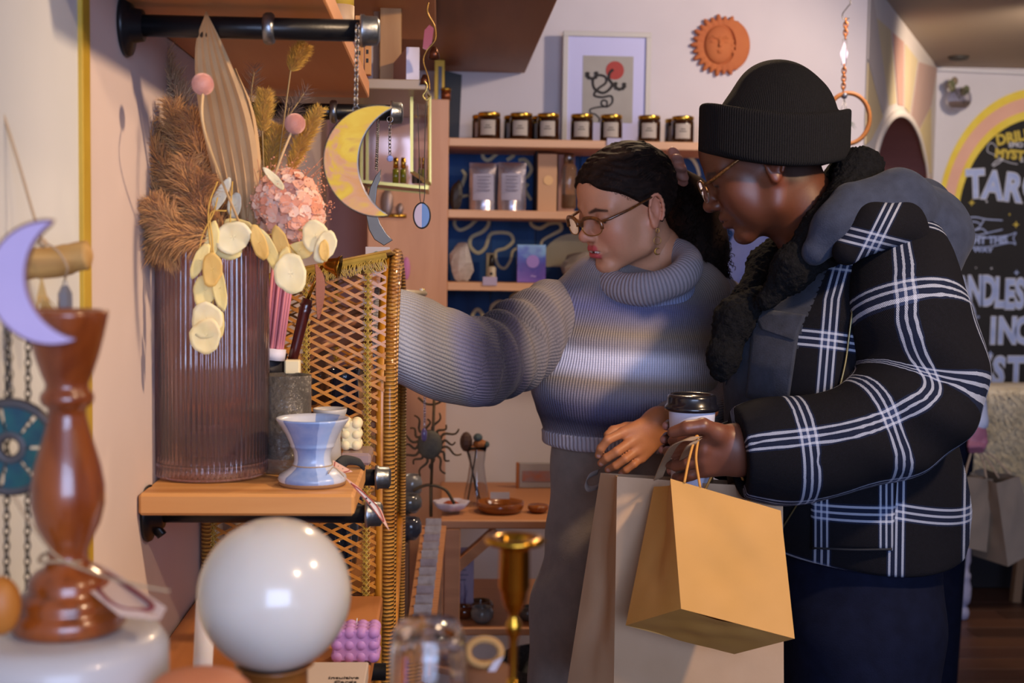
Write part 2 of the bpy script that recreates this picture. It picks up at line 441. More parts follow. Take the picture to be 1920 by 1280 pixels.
for p, q in zip(path, path[1:]): quad(W3(*p), W3(*q), W3(q[0], q[1], -TH), W3(p[0], p[1], -TH))
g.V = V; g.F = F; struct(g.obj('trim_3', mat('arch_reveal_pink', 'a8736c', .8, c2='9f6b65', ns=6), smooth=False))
g = G(); V = []; F = []
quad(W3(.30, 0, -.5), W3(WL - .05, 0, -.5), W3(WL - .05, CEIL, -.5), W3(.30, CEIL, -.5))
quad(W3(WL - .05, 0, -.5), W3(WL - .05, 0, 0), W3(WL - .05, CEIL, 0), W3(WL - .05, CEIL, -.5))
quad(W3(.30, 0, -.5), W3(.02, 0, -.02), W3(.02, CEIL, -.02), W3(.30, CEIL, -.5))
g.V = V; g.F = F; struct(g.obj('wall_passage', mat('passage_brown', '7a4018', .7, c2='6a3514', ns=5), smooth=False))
rim = [W3(uL, 0, .004)] + [W3(u, z, .004) for u, z in arch] + [W3(uR, 0, .004)]
o = struct(G().tube(rim, .015, 8, flat=.5, up=N_).obj('trim_4', mat('rim_white', 'ddd3cc', .6, bump=.1, bs=60)))
lines = [((1598, 262), (1634, 267)), ((1611, 100), (1656, 217)), ((1640, 28), (1667, 203)), ((1671, 56), (1681, 198)), ((1695, 78), (1694, 203)), ((1721, 112), (1706, 218)), ((1746, 201), (1719, 247)), ((1746, 330), (1735, 320)), ((1746, 440), (1745, 430))]
pc = ['dcc59a', 'c9bdb8', 'd9c6a0', 'cda092', 'd9c6a0', 'c4a59b', 'd8c495', 'bd8e82']
pcm = {c: mat('burst_' + c, c, .75, c2='%02x%02x%02x' % tuple(max(int(c[i:i + 2], 16) - 6, 0) for i in (0, 2, 4)), ns=7) for c in pc}
burst = thing('sunburst_mural', 'painted sunburst of cream, mauve and pink wedges around the arched opening', 'mural', W3(uc, zt, 0))
for i in range(len(lines) - 1):
    (o1, i1), (o2, i2) = lines[i], lines[i + 1]
    a, b, c, d = PW(*i1), PW(*o1), PW(*o2), PW(*i2)
    poly = [a, b]
    if i == 1: poly.append((0.0, CEIL))
    if i == 5: poly.append((WL, CEIL))
    poly += [c, d]; poly = [(min(max(u, .004), WL - .004), min(z, CEIL - .004)) for u, z in poly]
    cu = sum(u for u, z in poly) / len(poly); cz = sum(z for u, z in poly) / len(poly)
    # inset along u and z so that white lines stay between the wedges
    poly = [(u + (.026 if u < cu else -.026), z + (.006 if z < cz else -.006)) for u, z in poly]
    G().prism(poly, .003, A0 + N_ * .0005, D, (0, 0, 1), N_).obj('painted_wedge', pcm[pc[i]], burst, False)
# ------------------------------------------------------------------ chalkboard arch on the far wall
cb = thing('chalkboard', 'black arched chalkboard with lettering in chalk, yellow and pink arched border', 'chalkboard', P(1950, 700, 5.88))
def archpoly(cx, cy, a, b, ybot):
    pts = [P(cx - a, ybot, 5.9)] + [P(cx - a * cos(pi * i / 48), cy - b * sin(pi * i / 48), 5.9) for i in range(49)] + [P(cx + a, ybot, 5.9)]
    return [(p.x, p.z) for p in pts]
yel = mat('border_yellow', 'e0c238', .6, c2='e8d258', ns=9); blk = mat('chalkboard_black', '1b191b', .75, c2='211f22', ns=5)
for nm, m_, prm, y0, th in (('border', yel, (1950, 415, 193, 250, 1100), 5.896, .003), ('border', mat('border_pink', 'dba793', .6, c2='e2b19c', ns=6), (1950, 417, 184, 236, 1100), 5.893, .004), ('border', yel, (1950, 420, 166, 214, 1100), 5.889, .004)):
    G().prism(archpoly(*prm), th, (0, y0 + 0, 0), (1, 0, 0), (0, 0, 1), (0, 1, 0)).obj(nm, m_, cb, False)
G().prism(archpoly(1951, 421, 157, 200, 1100), .004, (0, 5.885, 0), (1, 0, 0), (0, 0, 1), (0, 1, 0)).obj('board', blk, cb, False)
chalk_b = mat('chalk_blue', 'b3c0e8', .8, c2='94a5d6', ns=12); chalk_w = mat('chalk_white', 'c9cbd8', .8); chalk_y = mat('chalk_yellow', 'c9b34c', .8)
kk = 5.88 / FPX
def letters(t, px, py, hpx, m_, off=0, rot=0, sx=1.0, y=5.883):
    a = R(rot); text_mesh(t, hpx * kk * 1.38, P(px, py, y), (cos(a), 0, sin(a)), (-sin(a), 0, cos(a)), m_, cb, off=off, sx=sx)
def fat(t, px, py, h, rot, sx=1.0):
    letters(t, px, py, h, chalk_w, .0105, rot, sx, 5.8838); letters(t, px, py, h, chalk_b, .006, rot, sx, 5.8828)
def glyphs(s, xs, ys, h, rots, sx=.8):
    for ch, x, y, r_ in zip(s, xs, ys, rots): fat(ch, x, y, h, r_, sx)
glyphs('TARO', (1829, 1862, 1899, 1940), (347, 350, 354, 352), 52, (4, -4, -6, 0), .78)
glyphs('CANDLES', (1785, 1806, 1829, 1853, 1874, 1893, 1912), (550, 550, 548, 548, 551, 554, 553), 56, (0, 3, 2, 0, 0, 0, 0), .52)
glyphs('INC', (1862, 1889, 1918), (622, 622, 622), 50, (0, 0, 0), .7)
glyphs('CRYST', (1792, 1818, 1842, 1872, 1905), (705, 700, 698, 698, 698), 54, (0, 4, 3, -4, 0), .7)
letters('DRILL', 1900, 258, 20, chalk_y, .003, 12, .95); letters('MYST', 1893, 290, 17, chalk_y, .003, -4, 1.0)
letters('EMO', 1905, 272, 9, chalk_w, .001, 0, 1.1); letters('S', 1916, 300, 9, chalk_w, .001)
letters('RIGHT THIS', 1843, 451, 14, chalk_b, .002, 2, .95); letters('WAY', 1843, 469, 8, chalk_b, .001, 0, 1.5)
def cline(pts, m_, r_=.0032, nm='chalk_line'):
    G().tube(bez([P(x, y, 5.884) for x, y in pts], 6), r_, 5, flat=.25, up=(0, 1, 0)).obj(nm, m_, cb)
cline([(1797, 437), (1815, 443), (1850, 446), (1890, 441), (1905, 436), (1900, 446), (1904, 458), (1893, 455), (1850, 463), (1812, 462), (1800, 460), (1803, 449), (1797, 437)], chalk_b, .003)
cline([(1800, 414), (1825, 407), (1850, 411), (1880, 413)], chalk_b); cline([(1800, 416), (1830, 416), (1838, 424), (1824, 434), (1832, 441), (1850, 437), (1880, 430)], chalk_b)
cline([(1838, 424), (1845, 412)], chalk_b); cline([(1826, 432), (1842, 429), (1852, 438)], chalk_b)
cline([(1860, 310), (1868, 302), (1880, 298), (1875, 304), (1862, 312)], chalk_w, .003); cline([(1878, 299), (1890, 304), (1908, 308)], chalk_w, .002)
cline([(1878, 299), (1864, 290), (1852, 284), (1853, 272), (1860, 268), (1868, 276), (1874, 292)], chalk_w, .002)
for x, y, r_, m_ in ((1822, 380, 7, chalk_y), (1790, 377, 3, chalk_w), (1801, 402, 3, chalk_y), (1905, 421, 7, chalk_y), (1850, 378, 3, chalk_w), (1795, 447, 2, chalk_y), (1893, 402, 3, chalk_y), (1859, 503, 3, chalk_w), (1906, 511, 6, chalk_b), (1834, 594, 4, chalk_b), (1815, 619, 4, chalk_b), (1857, 663, 6, chalk_b), (1843, 650, 2, chalk_b), (1830, 502, 2, chalk_w)):
    g = G(); c = P(x, y, 5.884); poly = [((r_ if i % 2 == 0 else r_ * .35) * kk * cos(pi * i / 4), (r_ if i % 2 == 0 else r_ * .35) * kk * sin(pi * i / 4)) for i in range(8)]
    g.prism(poly, .0008, c, (1, 0, 0), (0, 0, 1)).obj('chalk_star', m_, cb, False)
# ================================================================== shelves on the back wall
pine = wood('pale_pine', 'd9a57c', 'e0b088', 'cf9a70', 'X', 7, .5, 0, 6)
pinez = wood('pale_pine_upright', 'cd9672', 'd6a07b', 'c48d69', 'Z', 5, .5, 0, 4)
YS = 3.8
xs0 = P(840, 400, YS).x
su = thing('wall_shelf_unit', 'pale pine wall shelves with blue painted back boards and a broad side panel', 'shelves', (xs0, YS, 0))
G().box((P(690, 300, YS).x, YS, 0), (xs0, YB - .013, P(825, 186, YS).z), .002).obj('side_panel', pinez, su, False)
xe = P(1560, 400, YS).x
SH = []
for py in (259, 393, 529):
    z1 = P(1000, py + 2, YS).z; SH.append(z1)
    G().box((xs0, YS, z1 - .024), (xe, YB - .02, z1), .002).obj('shelf', pine, su, False)
blue = [mat('blue_stain_%d' % i, a, .7, c2=b, ns=5, stretch=(3, 1, .5), bump=.1) for i, (a, b) in enumerate([('1a4f8c', '123a6e'), ('1f5796', '164276'), ('194880', '113763')])]
x = xs0; i = 0
zb0, zb1 = P(900, 668, YB).z, SH[0] - .024
while x < xe:
    G().box((x, YB - .02, zb0), (min(x + .138, xe), YB - .001, zb1), .002).obj('back_board', blue[i % 3], su, False); x += .14; i += 1
cream = mat('painted_cream', 'cfc79e', .7, c2='d8d0ac', ns=20)
YP = YB - .0215
def paint(pts, wpx=4.2, m_=None, nm='painted_snake'):
    c = bez([P(x, y, YP) for x, y in pts], 8); G().tube(c, [wpx * k(YP) * (.75 + .25 * sin(.5 + 3 * i / len(c))) for i in range(len(c))], 6, flat=.12, up=(0, 1, 0)).obj(nm, m_ or cream, su)
paint([(856, 403), (852, 420), (862, 431), (880, 424), (895, 411), (912, 408), (916, 420), (905, 434), (884, 445), (882, 462), (896, 474), (910, 464), (918, 442), (930, 436), (955, 438), (962, 452), (948, 465), (930, 472), (933, 495), (946, 503), (957, 488), (962, 470), (975, 464)])
paint([(997, 402), (996, 420), (1012, 428), (1030, 419), (1048, 418), (1052, 430), (1035, 440), (1018, 450), (1014, 462)])
paint([(905, 280), (906, 295), (916, 300), (930, 290), (940, 283)]); paint([(950, 300), (962, 292), (963, 282)])
paint([(972, 300), (985, 300), (996, 316), (990, 330), (984, 334)]); paint([(990, 344), (984, 355), (996, 375)])
paint([(852, 365), (862, 355), (872, 330), (866, 318)]); paint([(850, 385), (862, 370), (878, 366)])
paint([(888, 650), (882, 625), (872, 606), (860, 608), (858, 625), (866, 640)])
paint([(920, 640), (912, 615), (905, 590), (895, 580), (886, 592), (892, 612), (904, 630), (912, 640)])
paint([(950, 610), (940, 608), (924, 598), (922, 575), (938, 565), (950, 575), (957, 590)])
paint([(985, 572), (968, 572), (958, 560), (968, 550), (984, 552)])
paint([(1280, 290), (1296, 296), (1306, 310), (1312, 330)], 4)
paint([(1360, 340), (1380, 352), (1372, 372), (1352, 380)], 4)
# painted pale moon on the blue boards
mp = [P(1075 + 62 * cos(a), 500 + 62 * sin(a), YP) for a in [pi * i / 16 + pi for i in range(17)]]
G().prism([(p.x, p.z) for p in mp], .0015, (0, YP, 0), (1, 0, 0), (0, 0, 1), (0, 1, 0)).obj('painted_moon', mat('moon_cream', 'c9c3a2', .7, c2='b9b493', ns=9), su, False)
mp = [P(1420 + 60 * cos(a), 500 + 90 * sin(a), YP) for a in [pi * i / 12 for i in range(24)]]
G().prism([(p.x, p.z) for p in mp], .0015, (0, YP, 0), (1, 0, 0), (0, 0, 1), (0, 1, 0)).obj('painted_moon', mat('pale_blue_paint', 'a9b6dc', .7, c2='8494cf', ns=9), su, False)
for (x, y) in ((846, 615), (934, 578), (1375, 430), (1395, 520)):
    c = P(x, y, YP - .001); r_ = 9 * k(4)
    G().prism([((r_ if i % 2 == 0 else r_ * .3) * cos(pi * i / 4), (r_ if i % 2 == 0 else r_ * .3) * sin(pi * i / 4)) for i in range(8)], .001, c, (1, 0, 0), (0, 0, 1)).obj('painted_star', mat('star_white', 'a9b9e8', .7), su, False)
# ------------------------------------------------------------------ candle jars
amber = mat('amber_glass', '2a1206', .12, coat=.6, c2='331808', ns=8); gold = mat('gold_metal', 'c79a3c', .25, 1)
label_m = mat('cream_label', 'b5a99c', .7); ink = mat('dark_ink', '2a2422', .7)
def jar():
    t = thing('candle_jar', 'x', 'candle', (0, 0, 0))
    G().lathe([(0, 0), (.031, 0), (.034, .003), (.034, .066), (.031, .071), (0, .071)], seg=28).obj('glass_jar', amber, t)
    G().lathe([(0, .070), (.0325, .070), (.0335, .072), (.0335, .080), (.0325, .082), (.028, .0825), (0, .0825)], seg=28).obj('lid', gold, t)
    V = []; F = []
    for i in range(9):
        a = -pi / 2 - .15 + (i - 4) * .17
        for z in (.014, .058): V.append((.0346 * cos(a), .0346 * sin(a), z))
    for i in range(8): F.append((2 * i, 2 * i + 2, 2 * i + 3, 2 * i + 1))
    lb = mesh('label', V, F, label_m, t)
    for z, w_ in ((.041, .5), (.034, .8)):
        V = []; F = []
        for i in range(5):
            a = -pi / 2 - .15 + (i - 2) * .2 * w_
            for dz in (0, .0022): V.append((.0349 * cos(a), .0349 * sin(a), z + dz))
        for i in range(4): F.append((2 * i, 2 * i + 2, 2 * i + 3, 2 * i + 1))
        mesh('printed_line', V, F, ink, lb)
    return t
def kids(o): return [c for c in bpy.data.objects if c.parent == o]
def copy_tree(o, parent=None):
    c = o.copy(); COL.objects.link(c)
    if parent: c.parent = parent
    for ch in kids(o): copy_tree(ch, c)
    return c
jp = None
jars = [(917, 3.87, 'leftmost front candle jar on the top back shelf, gold lid'), (977, 3.87, 'second front candle jar from the left on the top back shelf'), (1028, 3.87, 'third front candle jar, just left of the framed print'), (1091, 3.87, 'candle jar in front of the left half of the framed print'), (1146, 3.87, 'candle jar in front of the right half of the framed print, above the curly hair'), (1217, 3.87, 'candle jar at the lower right corner of the framed print'), (1280, 3.87, 'amber candle jar below the terracotta sun plaque'), (1334, 3.87, 'rightmost candle jar, half hidden by the black beanie'),
        (906, 3.945, 'candle jar hidden behind the leftmost front jar'), (965, 3.945, 'candle jar hidden behind the second front jar from the left'), (1017, 3.945, 'candle jar hidden behind the third front jar'), (1267, 3.945, 'candle jar hidden behind the jar below the terracotta plaque')]
for px, Y, lab in jars:
    t = jar() if jp is None else copy_tree(jp); jp = jp or t
    t['label'] = lab; t['group'] = 'amber candle jars on the top back shelf'; t.location = (P(px, 240, Y).x, Y, SH[0] + .0005)
# ------------------------------------------------------------------ framed print leaning on the wall
YF = 4.045
fr = thing('framed_print', 'white framed print of a dark snake with leaves and a red sun', 'picture', P(1140, 262, YF))
def rect(x0, y0, x1, y1, Y, th, m_, nm, par, bev=.001):
    a = P(x0, y1, Y); b = P(x1, y0, Y); return G().box((a.x, Y, a.z), (b.x, Y + th, b.z), bev).obj(nm, m_, par, False)
fw = mat('frame_white', 'c9c3ba', .5, bump=.05)
zb = SH[0] + .001; a = P(1056, 58, YF); b = P(1221, 64, YF); wd = .016
for lo, hi in (((a.x, zb), (b.x, zb + wd)), ((a.x, a.z - wd), (b.x, a.z)), ((a.x, zb + wd), (a.x + wd, a.z - wd)), ((b.x - wd, zb + wd), (b.x, a.z - wd))):
    G().box((lo[0], YF - .008, lo[1]), (hi[0], YF + .014, hi[1]), .0015).obj('frame_rail', fw, fr, False)
G().box((a.x + wd, YF, zb + wd), (b.x - wd, YF + .01, a.z - wd)).obj('mount_board', mat('mount_lilac', 'c7c6ec', .6), fr, False)
rect(1091, 106, 1188, 229, YF - .001, .002, mat('print_grey', 'aca69e', .8, c2='a39d95', ns=12), 'print_sheet', fr, 0)
def disc(px, py, rpx, Y, m_, nm, par, n=28, th=.001):
    c = P(px, py, Y); G().prism([(rpx * k(Y) * cos(2 * pi * i / n), rpx * k(Y) * sin(2 * pi * i / n)) for i in range(n)], th, c, (1, 0, 0), (0, 0, 1)).obj(nm, m_, par, False)
disc(1153, 132, 17, YF - .0015, mat('print_red', 'a8453f', .8), 'red_sun', fr)
snk = mat('print_ink', '2f2a29', .8)
def ink_line(pts, w0, w1, Y=YF - .003):
    c = bez([P(x, y, Y) for x, y in pts], 7); n = len(c)
    G().tube(c, [(w0 + (w1 - w0) * i / n) * k(Y) for i in range(n)], 5, flat=.15, up=(0, 1, 0)).obj('printed_snake', snk, fr)
ink_line([(1150, 130), (1143, 137), (1142, 148), (1148, 158), (1142, 168), (1130, 174), (1115, 166), (1112, 150), (1122, 141), (1135, 144), (1136, 155), (1122, 166), (1114, 178), (1128, 182), (1146, 180), (1148, 192), (1138, 200), (1128, 196), (1130, 188), (1138, 190), (1136, 199), (1120, 201), (1107, 205), (1108, 212), (1116, 214), (1124, 222), (1123, 229)], 2.8, 1.2)
for cx, cy, dirx in ((1110, 140, -1), (1162, 160, 1)):
    for j in range(7):
        a_ = R(-20 + j * 38) ; ex = cx + dirx * 10 * cos(a_) ; ey = cy + 9 * sin(a_) * .9
        G().prism([((ex - cx) * k(4) * .5 + 4.5 * k(4) * cos(b_), -(ey - cy) * k(4) * .5 + 3 * k(4) * sin(b_)) for b_ in [2 * pi * i / 8 for i in range(8)]], .0008, P(cx + (ex - cx) * .4, cy + (ey - cy) * .4, YF - .003), (1, 0, 0), (0, 0, 1)).obj('printed_leaf', snk, fr, False)
# ------------------------------------------------------------------ terracotta sun and moon plaque
def plaque_sdf(p):
    d = np.sqrt(p[0] ** 2 + p[2] ** 2); th = np.arctan2(p[2], p[0])
    disk = np.maximum(d - .078, np.abs(p[1]) - .009)
    for i in range(26):
        a = 2 * pi * i / 26
        if -52 < math.degrees((a + pi) % (2 * pi) - pi) < 48: continue
        L_ = .094 if i % 2 else .087
        disk = smin(disk, ell(p, (cos(a) * L_ * .84, -.002, sin(a) * L_ * .84), (.020, .010, .0085), ((cos(a), 0, sin(a)), (0, 1, 0), (-sin(a), 0, cos(a)))), .004)
    moon = ell(p, (.028, -.006, .0), (.064, .014, .080)); disk = smin(disk, moon, .004)
    face = ell(p, (-.008, -.010, .0), (.047, .021, .060)); disk = smin(smax(disk, -ell(p, (-.008, -.014, 0), (.052, .016, .065)), .004), face, .003)
    for s in (-1, 1):
        disk = smax(disk, -ell(p, (-.010 + s * .020, -.034, .008), (.013, .010, .008)), .005)
        disk = smin(disk, ell(p, (-.010 + s * .020, -.027, .007), (.010, .0035, .005)), .002)
        disk = smin(disk, chain(p, [(-.010 + s * .032, -.024, .016), (-.010 + s * .02, -.030, .022), (-.010 + s * .006, -.032, .016)], [.0016, .002, .002], .003), .003)
    disk = smin(disk, chain(p, [(-.010, -.030, .018), (-.010, -.036, -.006)], [.003, .0055], .003), .004)
    disk = smin(disk, ell(p, (-.010, -.030, -.021), (.009, .005, .0025)), .002); disk = smin(disk, ell(p, (-.010, -.030, -.0265), (.007, .005, .003)), .002)
    disk = smin(disk, chain(p, [(.034, -.020, .012), (.030, -.024, 0), (.036, -.02, -.004), (.032, -.02, -.014), (.038, -.018, -.026)], [.003] * 5, .004), .005)
    return disk
V, F = snet(plaque_sdf, (-.108, -.042, -.108), (.108, .012, .108), .0022)
c = P(1352, 85, YB - .012)
o = mesh('sun_plaque', V + np.array(c), F, mat('terracotta', 'b5633a', .8, c2='c0703f', ns=9, bump=.25, bs=90), loc=c)
tag(o, 'terracotta sun and crescent moon face plaque hanging on the white wall', 'plaque')
# ------------------------------------------------------------------ shelf 2 goods
def zsh(i): return SH[i] + .0006
pouch_m = mat('silver_foil', 'a49ba6', .22, .85, c2='c9c2cc', ns=18, bump=.5, bs=25, bd=.004); plab = mat('lilac_label', 'a7a3b5', .7)
def pouch(px0, px1, py0, lab, Y=3.9):
    t = thing('foil_pouch', lab, 'pouch', (P((px0 + px1) / 2, 390, Y).x, Y, zsh(1)), 'foil tea pouches')
    x0, x1 = P(px0, 350, Y).x, P(px1, 350, Y).x; z0, z1 = zsh(1), P(px0, py0, Y).z; V = []; F = []
    nu, nv = 9, 13
    for sgn in (-1, 1):
        for j in range(nv):
            for i in range(nu):
                u, v = i / (nu - 1), j / (nv - 1); b_ = sin(pi * u) ** .6 * .022 * (1 - v) ** .6 + .001
                V.append((x0 + (x1 - x0) * (u + .02 * sin(v * 7) * (u - .5)), Y + sgn * b_, z0 + (z1 - z0) * v))
    for s_ in (0, 1):
        for j in range(nv - 1):
            for i in range(nu - 1):
                q = s_ * nu * nv + j * nu + i; f_ = (q, q + 1, q + nu + 1, q + nu); F.append(f_ if s_ == 0 else f_[::-1])
    mesh('foil_bag', V, F, pouch_m, t)
    zt_ = z1 - (z1 - z0) * .2; w_ = (x1 - x0)
    V = []; F = []
    for j in range(7):
        for i in range(7):
            u = .12 + .7 * i / 6; v = .22 + .55 * j / 6; V.append((x0 + w_ * u, Y - (sin(pi * u) ** .6 * .022 * (1 - v) ** .6 + .0022), z0 + (z1 - z0) * v))
    for j in range(6):
        for i in range(6): q = j * 7 + i; F.append((q, q + 1, q + 8, q + 7))
    mesh('label', V, F, plab, t)
    for j in range(5):
        z = z0 + (z1 - z0) * (.7 - j * .07); G().box((x0 + w_ * (.25 + .03 * (j % 2)), Y - .0225 + j * -.0004, z), (x0 + w_ * (.7 - .04 * (j % 2)), Y - .0215, z + .0022)).obj('printed_line', mat('lilac_ink', '6f6a7c', .7), t, False)
pouch(880, 936, 305, 'left of the two silver foil pouches on the middle back shelf')
pouch(934, 986, 304, 'right of the two silver foil pouches on the middle back shelf', 3.88)
def boxy(name, lab, cat, px0, px1, py0, i, Y, dp, m_, parts=None):
    a = P(px0, py0, Y); b = P(px1, py0, Y)
    t = thing(name, lab, cat, ((a.x + b.x) / 2, Y, zsh(i)))
    G().box((a.x, Y, zsh(i)), (b.x, Y + dp, a.z), .0015).obj('carton', m_, t, False); return t
cedar = mat('kraft_box', 'c69870', .6, c2='d0a37c', ns=4)
t = boxy('cardboard_box', 'tall tan box with a printed sun disc on the middle back shelf', 'box', 1009, 1045, 288, 1, 3.88, .06, cedar)
disc(1028, 338, 9, 3.879, mat('print_sun', 'e2b478', .5), 'printed_disc', t)
G().box((P(1005, 300, 3.9).x, 3.9, zsh(1)), (P(1008, 300, 3.9).x, 4.0, P(1008, 284, 3.9).z)).obj('box_side', mat('dark_card', '2b211d', .7), t, False)
t = boxy('cardboard_box', 'pinkish box standing behind the glass bottle on the middle back shelf', 'box', 1047, 1078, 290, 1, 3.96, .04, mat('pink_card', 'b98f80', .6))
t = thing('glass_bottle', 'clear glass water bottle with a steel cap on the middle back shelf', 'bottle', (P(1067, 390, 3.88).x, 3.88, zsh(1)))
lathe_px(1067, 3.88, [(0, 391), (12, 391), (14, 388), (14, 318), (12, 311), (8, 307), (0, 307)], 24).obj('bottle_body', mat('bottle_glass', 'e0c7a8', .05, trans=.85, c2='caa27a', ns=8), t)
lathe_px(1067, 3.88, [(0, 307), (9.5, 307), (9.5, 291), (8, 289), (0, 289)], 24).obj('cap', mat('steel', '8f8a88', .25, 1), t)
lathe_px(1067, 3.88, [(0, 388), (13, 388), (13, 365), (0, 365)], 24).obj('bottle_insert', mat('brown_stone', '6f4a34', .5), t)
# lumps of rock
def rock(name, lab, px, py, wpx, hpx, Y, zb_, m_, seed, dep=.7, cat='crystal', grp=None):
    r = random.Random(seed); V = []; kk_ = k(Y); c = Vector((P(px, py, Y).x, Y, zb_ + hpx * kk_ / 2))
    g = G().ball((0, 0, 0), 1, 10, 8); 
    pl = [(Vector((r.uniform(-1, 1), r.uniform(-1, 1), r.uniform(-1, 1))).normalized(), r.uniform(.62, .9)) for _ in range(14)]
    for v in g.V:
        v = Vector(v); s = 1
        for n_, d_ in pl:
            q = v.dot(n_)
            if q > d_: s = min(s, d_ / q)
        v = v * s; V.append((c.x + v.x * wpx * kk_ / 1.75, Y + v.y * wpx * kk_ / 1.75 * dep, c.z + max(v.z, -.85) * hpx * kk_ / 1.75))
    mz = min(v[2] for v in V); V = [(x, y, z - mz + zb_) for x, y, z in V]
    o = mesh(name, V, g.F, m_, None, False, loc=(c.x, Y, zb_)); tag(o, lab, cat, grp); return o
quartz = mat('rough_quartz', 'bdb3ad', .5, c2='9d928c', ns=30, bump=.7, bs=40, bd=.004)
rock('quartz_rock', 'rough white quartz lump at the left end of the lower back shelf', 867, 490, 46, 72, 3.9, zsh(2), quartz, 3)
rock('quartz_rock', 'grey and white rock on the lower back shelf beside the face of the woman', 1088, 490, 74, 60, 3.92, zsh(2), mat('grey_rock', 'a39b93', .6, c2='6f6862', ns=14, bump=.7, bs=30, bd=.004), 8)
rock('dark_stone', 'dark brown stone at the left end of the middle back shelf', 855, 350, 26, 58, 3.9, zsh(1), mat('dark_stone', '2c2320', .5, c2='1c1615', ns=14, bump=.6), 12)
t = thing('dropper_bottle', 'small dropper bottle with black cap and cream label on the lower back shelf', 'bottle', (P(922, 525, 3.88).x, 3.88, zsh(2)))
lathe_px(922, 3.88, [(0, 529), (7.5, 529), (8, 527), (8, 502), (5, 499), (0, 499)], 20).obj('bottle_body', mat('cream_bottle', 'b8a990', .4), t)
lathe_px(922, 3.88, [(0, 499), (5.5, 499), (5, 488), (3, 478), (0, 477)], 16).obj('dropper_cap', mat('black_plastic', '141214', .4), t)
disc(921, 513, 3, 3.867, ink, 'printed_mark', t)
t = thing('candle_box', 'narrow cream box standing behind the dropper bottle', 'box', P(916, 529, 3.93)); rect(911, 474, 927, 529, 3.93, .03, mat('box_dark_cream', '8f8468', .6), 'carton', t)
o = rect(905, 519, 932, 535, 3.795, .003, mat('tag_lilac', 'b3a6c4', .7), 'price_tag', None); tag(o, 'small lilac price tag on the edge of the lower back shelf', 'tag')
o = rect(1138, 259, 1166, 272, 3.795, .003, mat('tag_white', 'bfb9d2', .7), 'price_tag', None); tag(o, 'small white price tag on the edge of the top back shelf', 'tag')
m = bpy.data.materials.new('iridescent'); m.use_nodes = True; T = NT(m); v = T.coord('Object'); sp = T.add('ShaderNodeSeparateXYZ'); T.L(v, sp.inputs[0])
n = T.noise(v, 22, 2); zz = P(1000, 528, 3.88).z
f_ = T.math('ADD', T.math('MULTIPLY', T.math('SUBTRACT', sp.outputs[2], zz), 7.5), T.math('MULTIPLY', T.math('SUBTRACT', n, .5), .7))
T.L(T.ramp(f_, [(0, '7a58b8'), (.3, '4a3aa0'), (.6, '4456bb'), (.85, '8fc0e8')]), T.b.inputs['Base Color']); T.b.inputs['Roughness'].default_value = .25; T.b.inputs['Coat Weight'].default_value = .6
t = boxy('oracle_card_box', 'iridescent blue and purple card box on the lower back shelf', 'box', 970, 1024, 458, 2, 3.88, .035, m)
disc(999, 490, 12, 3.8792, mat('print_pinkish', '9a7fd0', .5), 'printed_disc', t); text_mesh('~', .03, P(1000, 517, 3.8788), (1, 0, 0), (0, 0, 1), mat('print_pale', 'b7a5e0', .5), t)
# ================================================================== left wall shelves on black pipes
pinek = wood('honey_pine', 'c58a4c', 'd29a5c', 'b87b40', 'X', 8, .5, 0, 5)
pineu = wood('orange_pine', 'c07c45', 'cb8850', 'b26f3b', 'Y', 5, .5, 0, 4, knots=True)
blackpipe = mat('black_pipe', '17171a', .35, .3, bump=.1, bs=200); galv = mat('galvanised', '9b9ea2', .35, .95, c2='73777c', ns=60, bump=.3, bs=120)
def pipe_bracket(name, lab, Y, z, xend, flange=True, coup=None, caplen=.022, r=.0125):
    t = thing(name, lab, 'bracket', (XL, Y, z))
    G().tube([(XL + .001, Y, z), (xend - caplen, Y, z)], r, 20).obj('pipe', blackpipe, t)
    G().lathe([(0, 0), (.034, 0), (.036, .003), (.034, .007), (.020, .010), (.018, .022), (0, .022)], (XL + .0005, Y, z), 28, (1, 0, 0)).obj('flange', blackpipe, t)
    cg = G().lathe([(0, caplen), (r * .9, caplen), (r * 1.32, caplen - .003), (r * 1.36, .006), (r * 1.5, .004), (r * 1.5, 0), (r, 0), (0, 0)], (xend - caplen, Y, z), 28, (1, 0, 0)).obj('end_cap', galv, t)
    if coup is not None: G().lathe([(r * .9, 0), (r * 1.3, .001), (r * 1.45, .004), (r * 1.45, .010), (r * 1.3, .013), (r * .9, .014)], (coup, Y, z), 28, (1, 0, 0)).obj('coupling', galv, t)
    return t
zP = P(700, 62, 1.5).z
pipe_bracket('pipe_bracket', 'black pipe bracket with steel cap above the dried flowers, front one under the top shelf', 1.5, P(520, 54, 1.5).z, P(712, 60, 1.5).x, coup=P(493, 50, 1.5).x)
pipe_bracket('pipe_bracket', 'black pipe bracket ending behind the yellow glass moon', 2.26, P(700, 211, 2.26).z, P(756, 214, 2.26).x, coup=P(618, 210, 2.26).x, r=.014)
pipe_bracket('pipe_bracket', 'black pipe bracket high up at the top edge of the picture', 3.0, P(760, -2, 3.0).z, P(784, 0, 3.0).x)
pipe_bracket('pipe_bracket', 'front black pipe bracket under the lower wooden shelf with the vase', 1.60, P(640, 966, 1.60).z + .002, P(718, 955, 1.6).x, r=.0115)
pipe_bracket('pipe_bracket', 'rear pipe bracket whose steel cap shows beside the wicker tower', 1.79, P(700, 895, 1.79).z, P(733, 889, 1.79).x, r=.0115)
zu = P(700, 62, 1.5).z + .017
UZ = 1.7845
top = thing('wall_shelf', 'orange pine shelf board seen from below above the dried flowers', 'shelf', (XL, 1.9, UZ))
G().box((XL + .002, 1.2, UZ), (-.133, 2.32, UZ + .03), .002).obj('shelf_board', pineu, top, False)
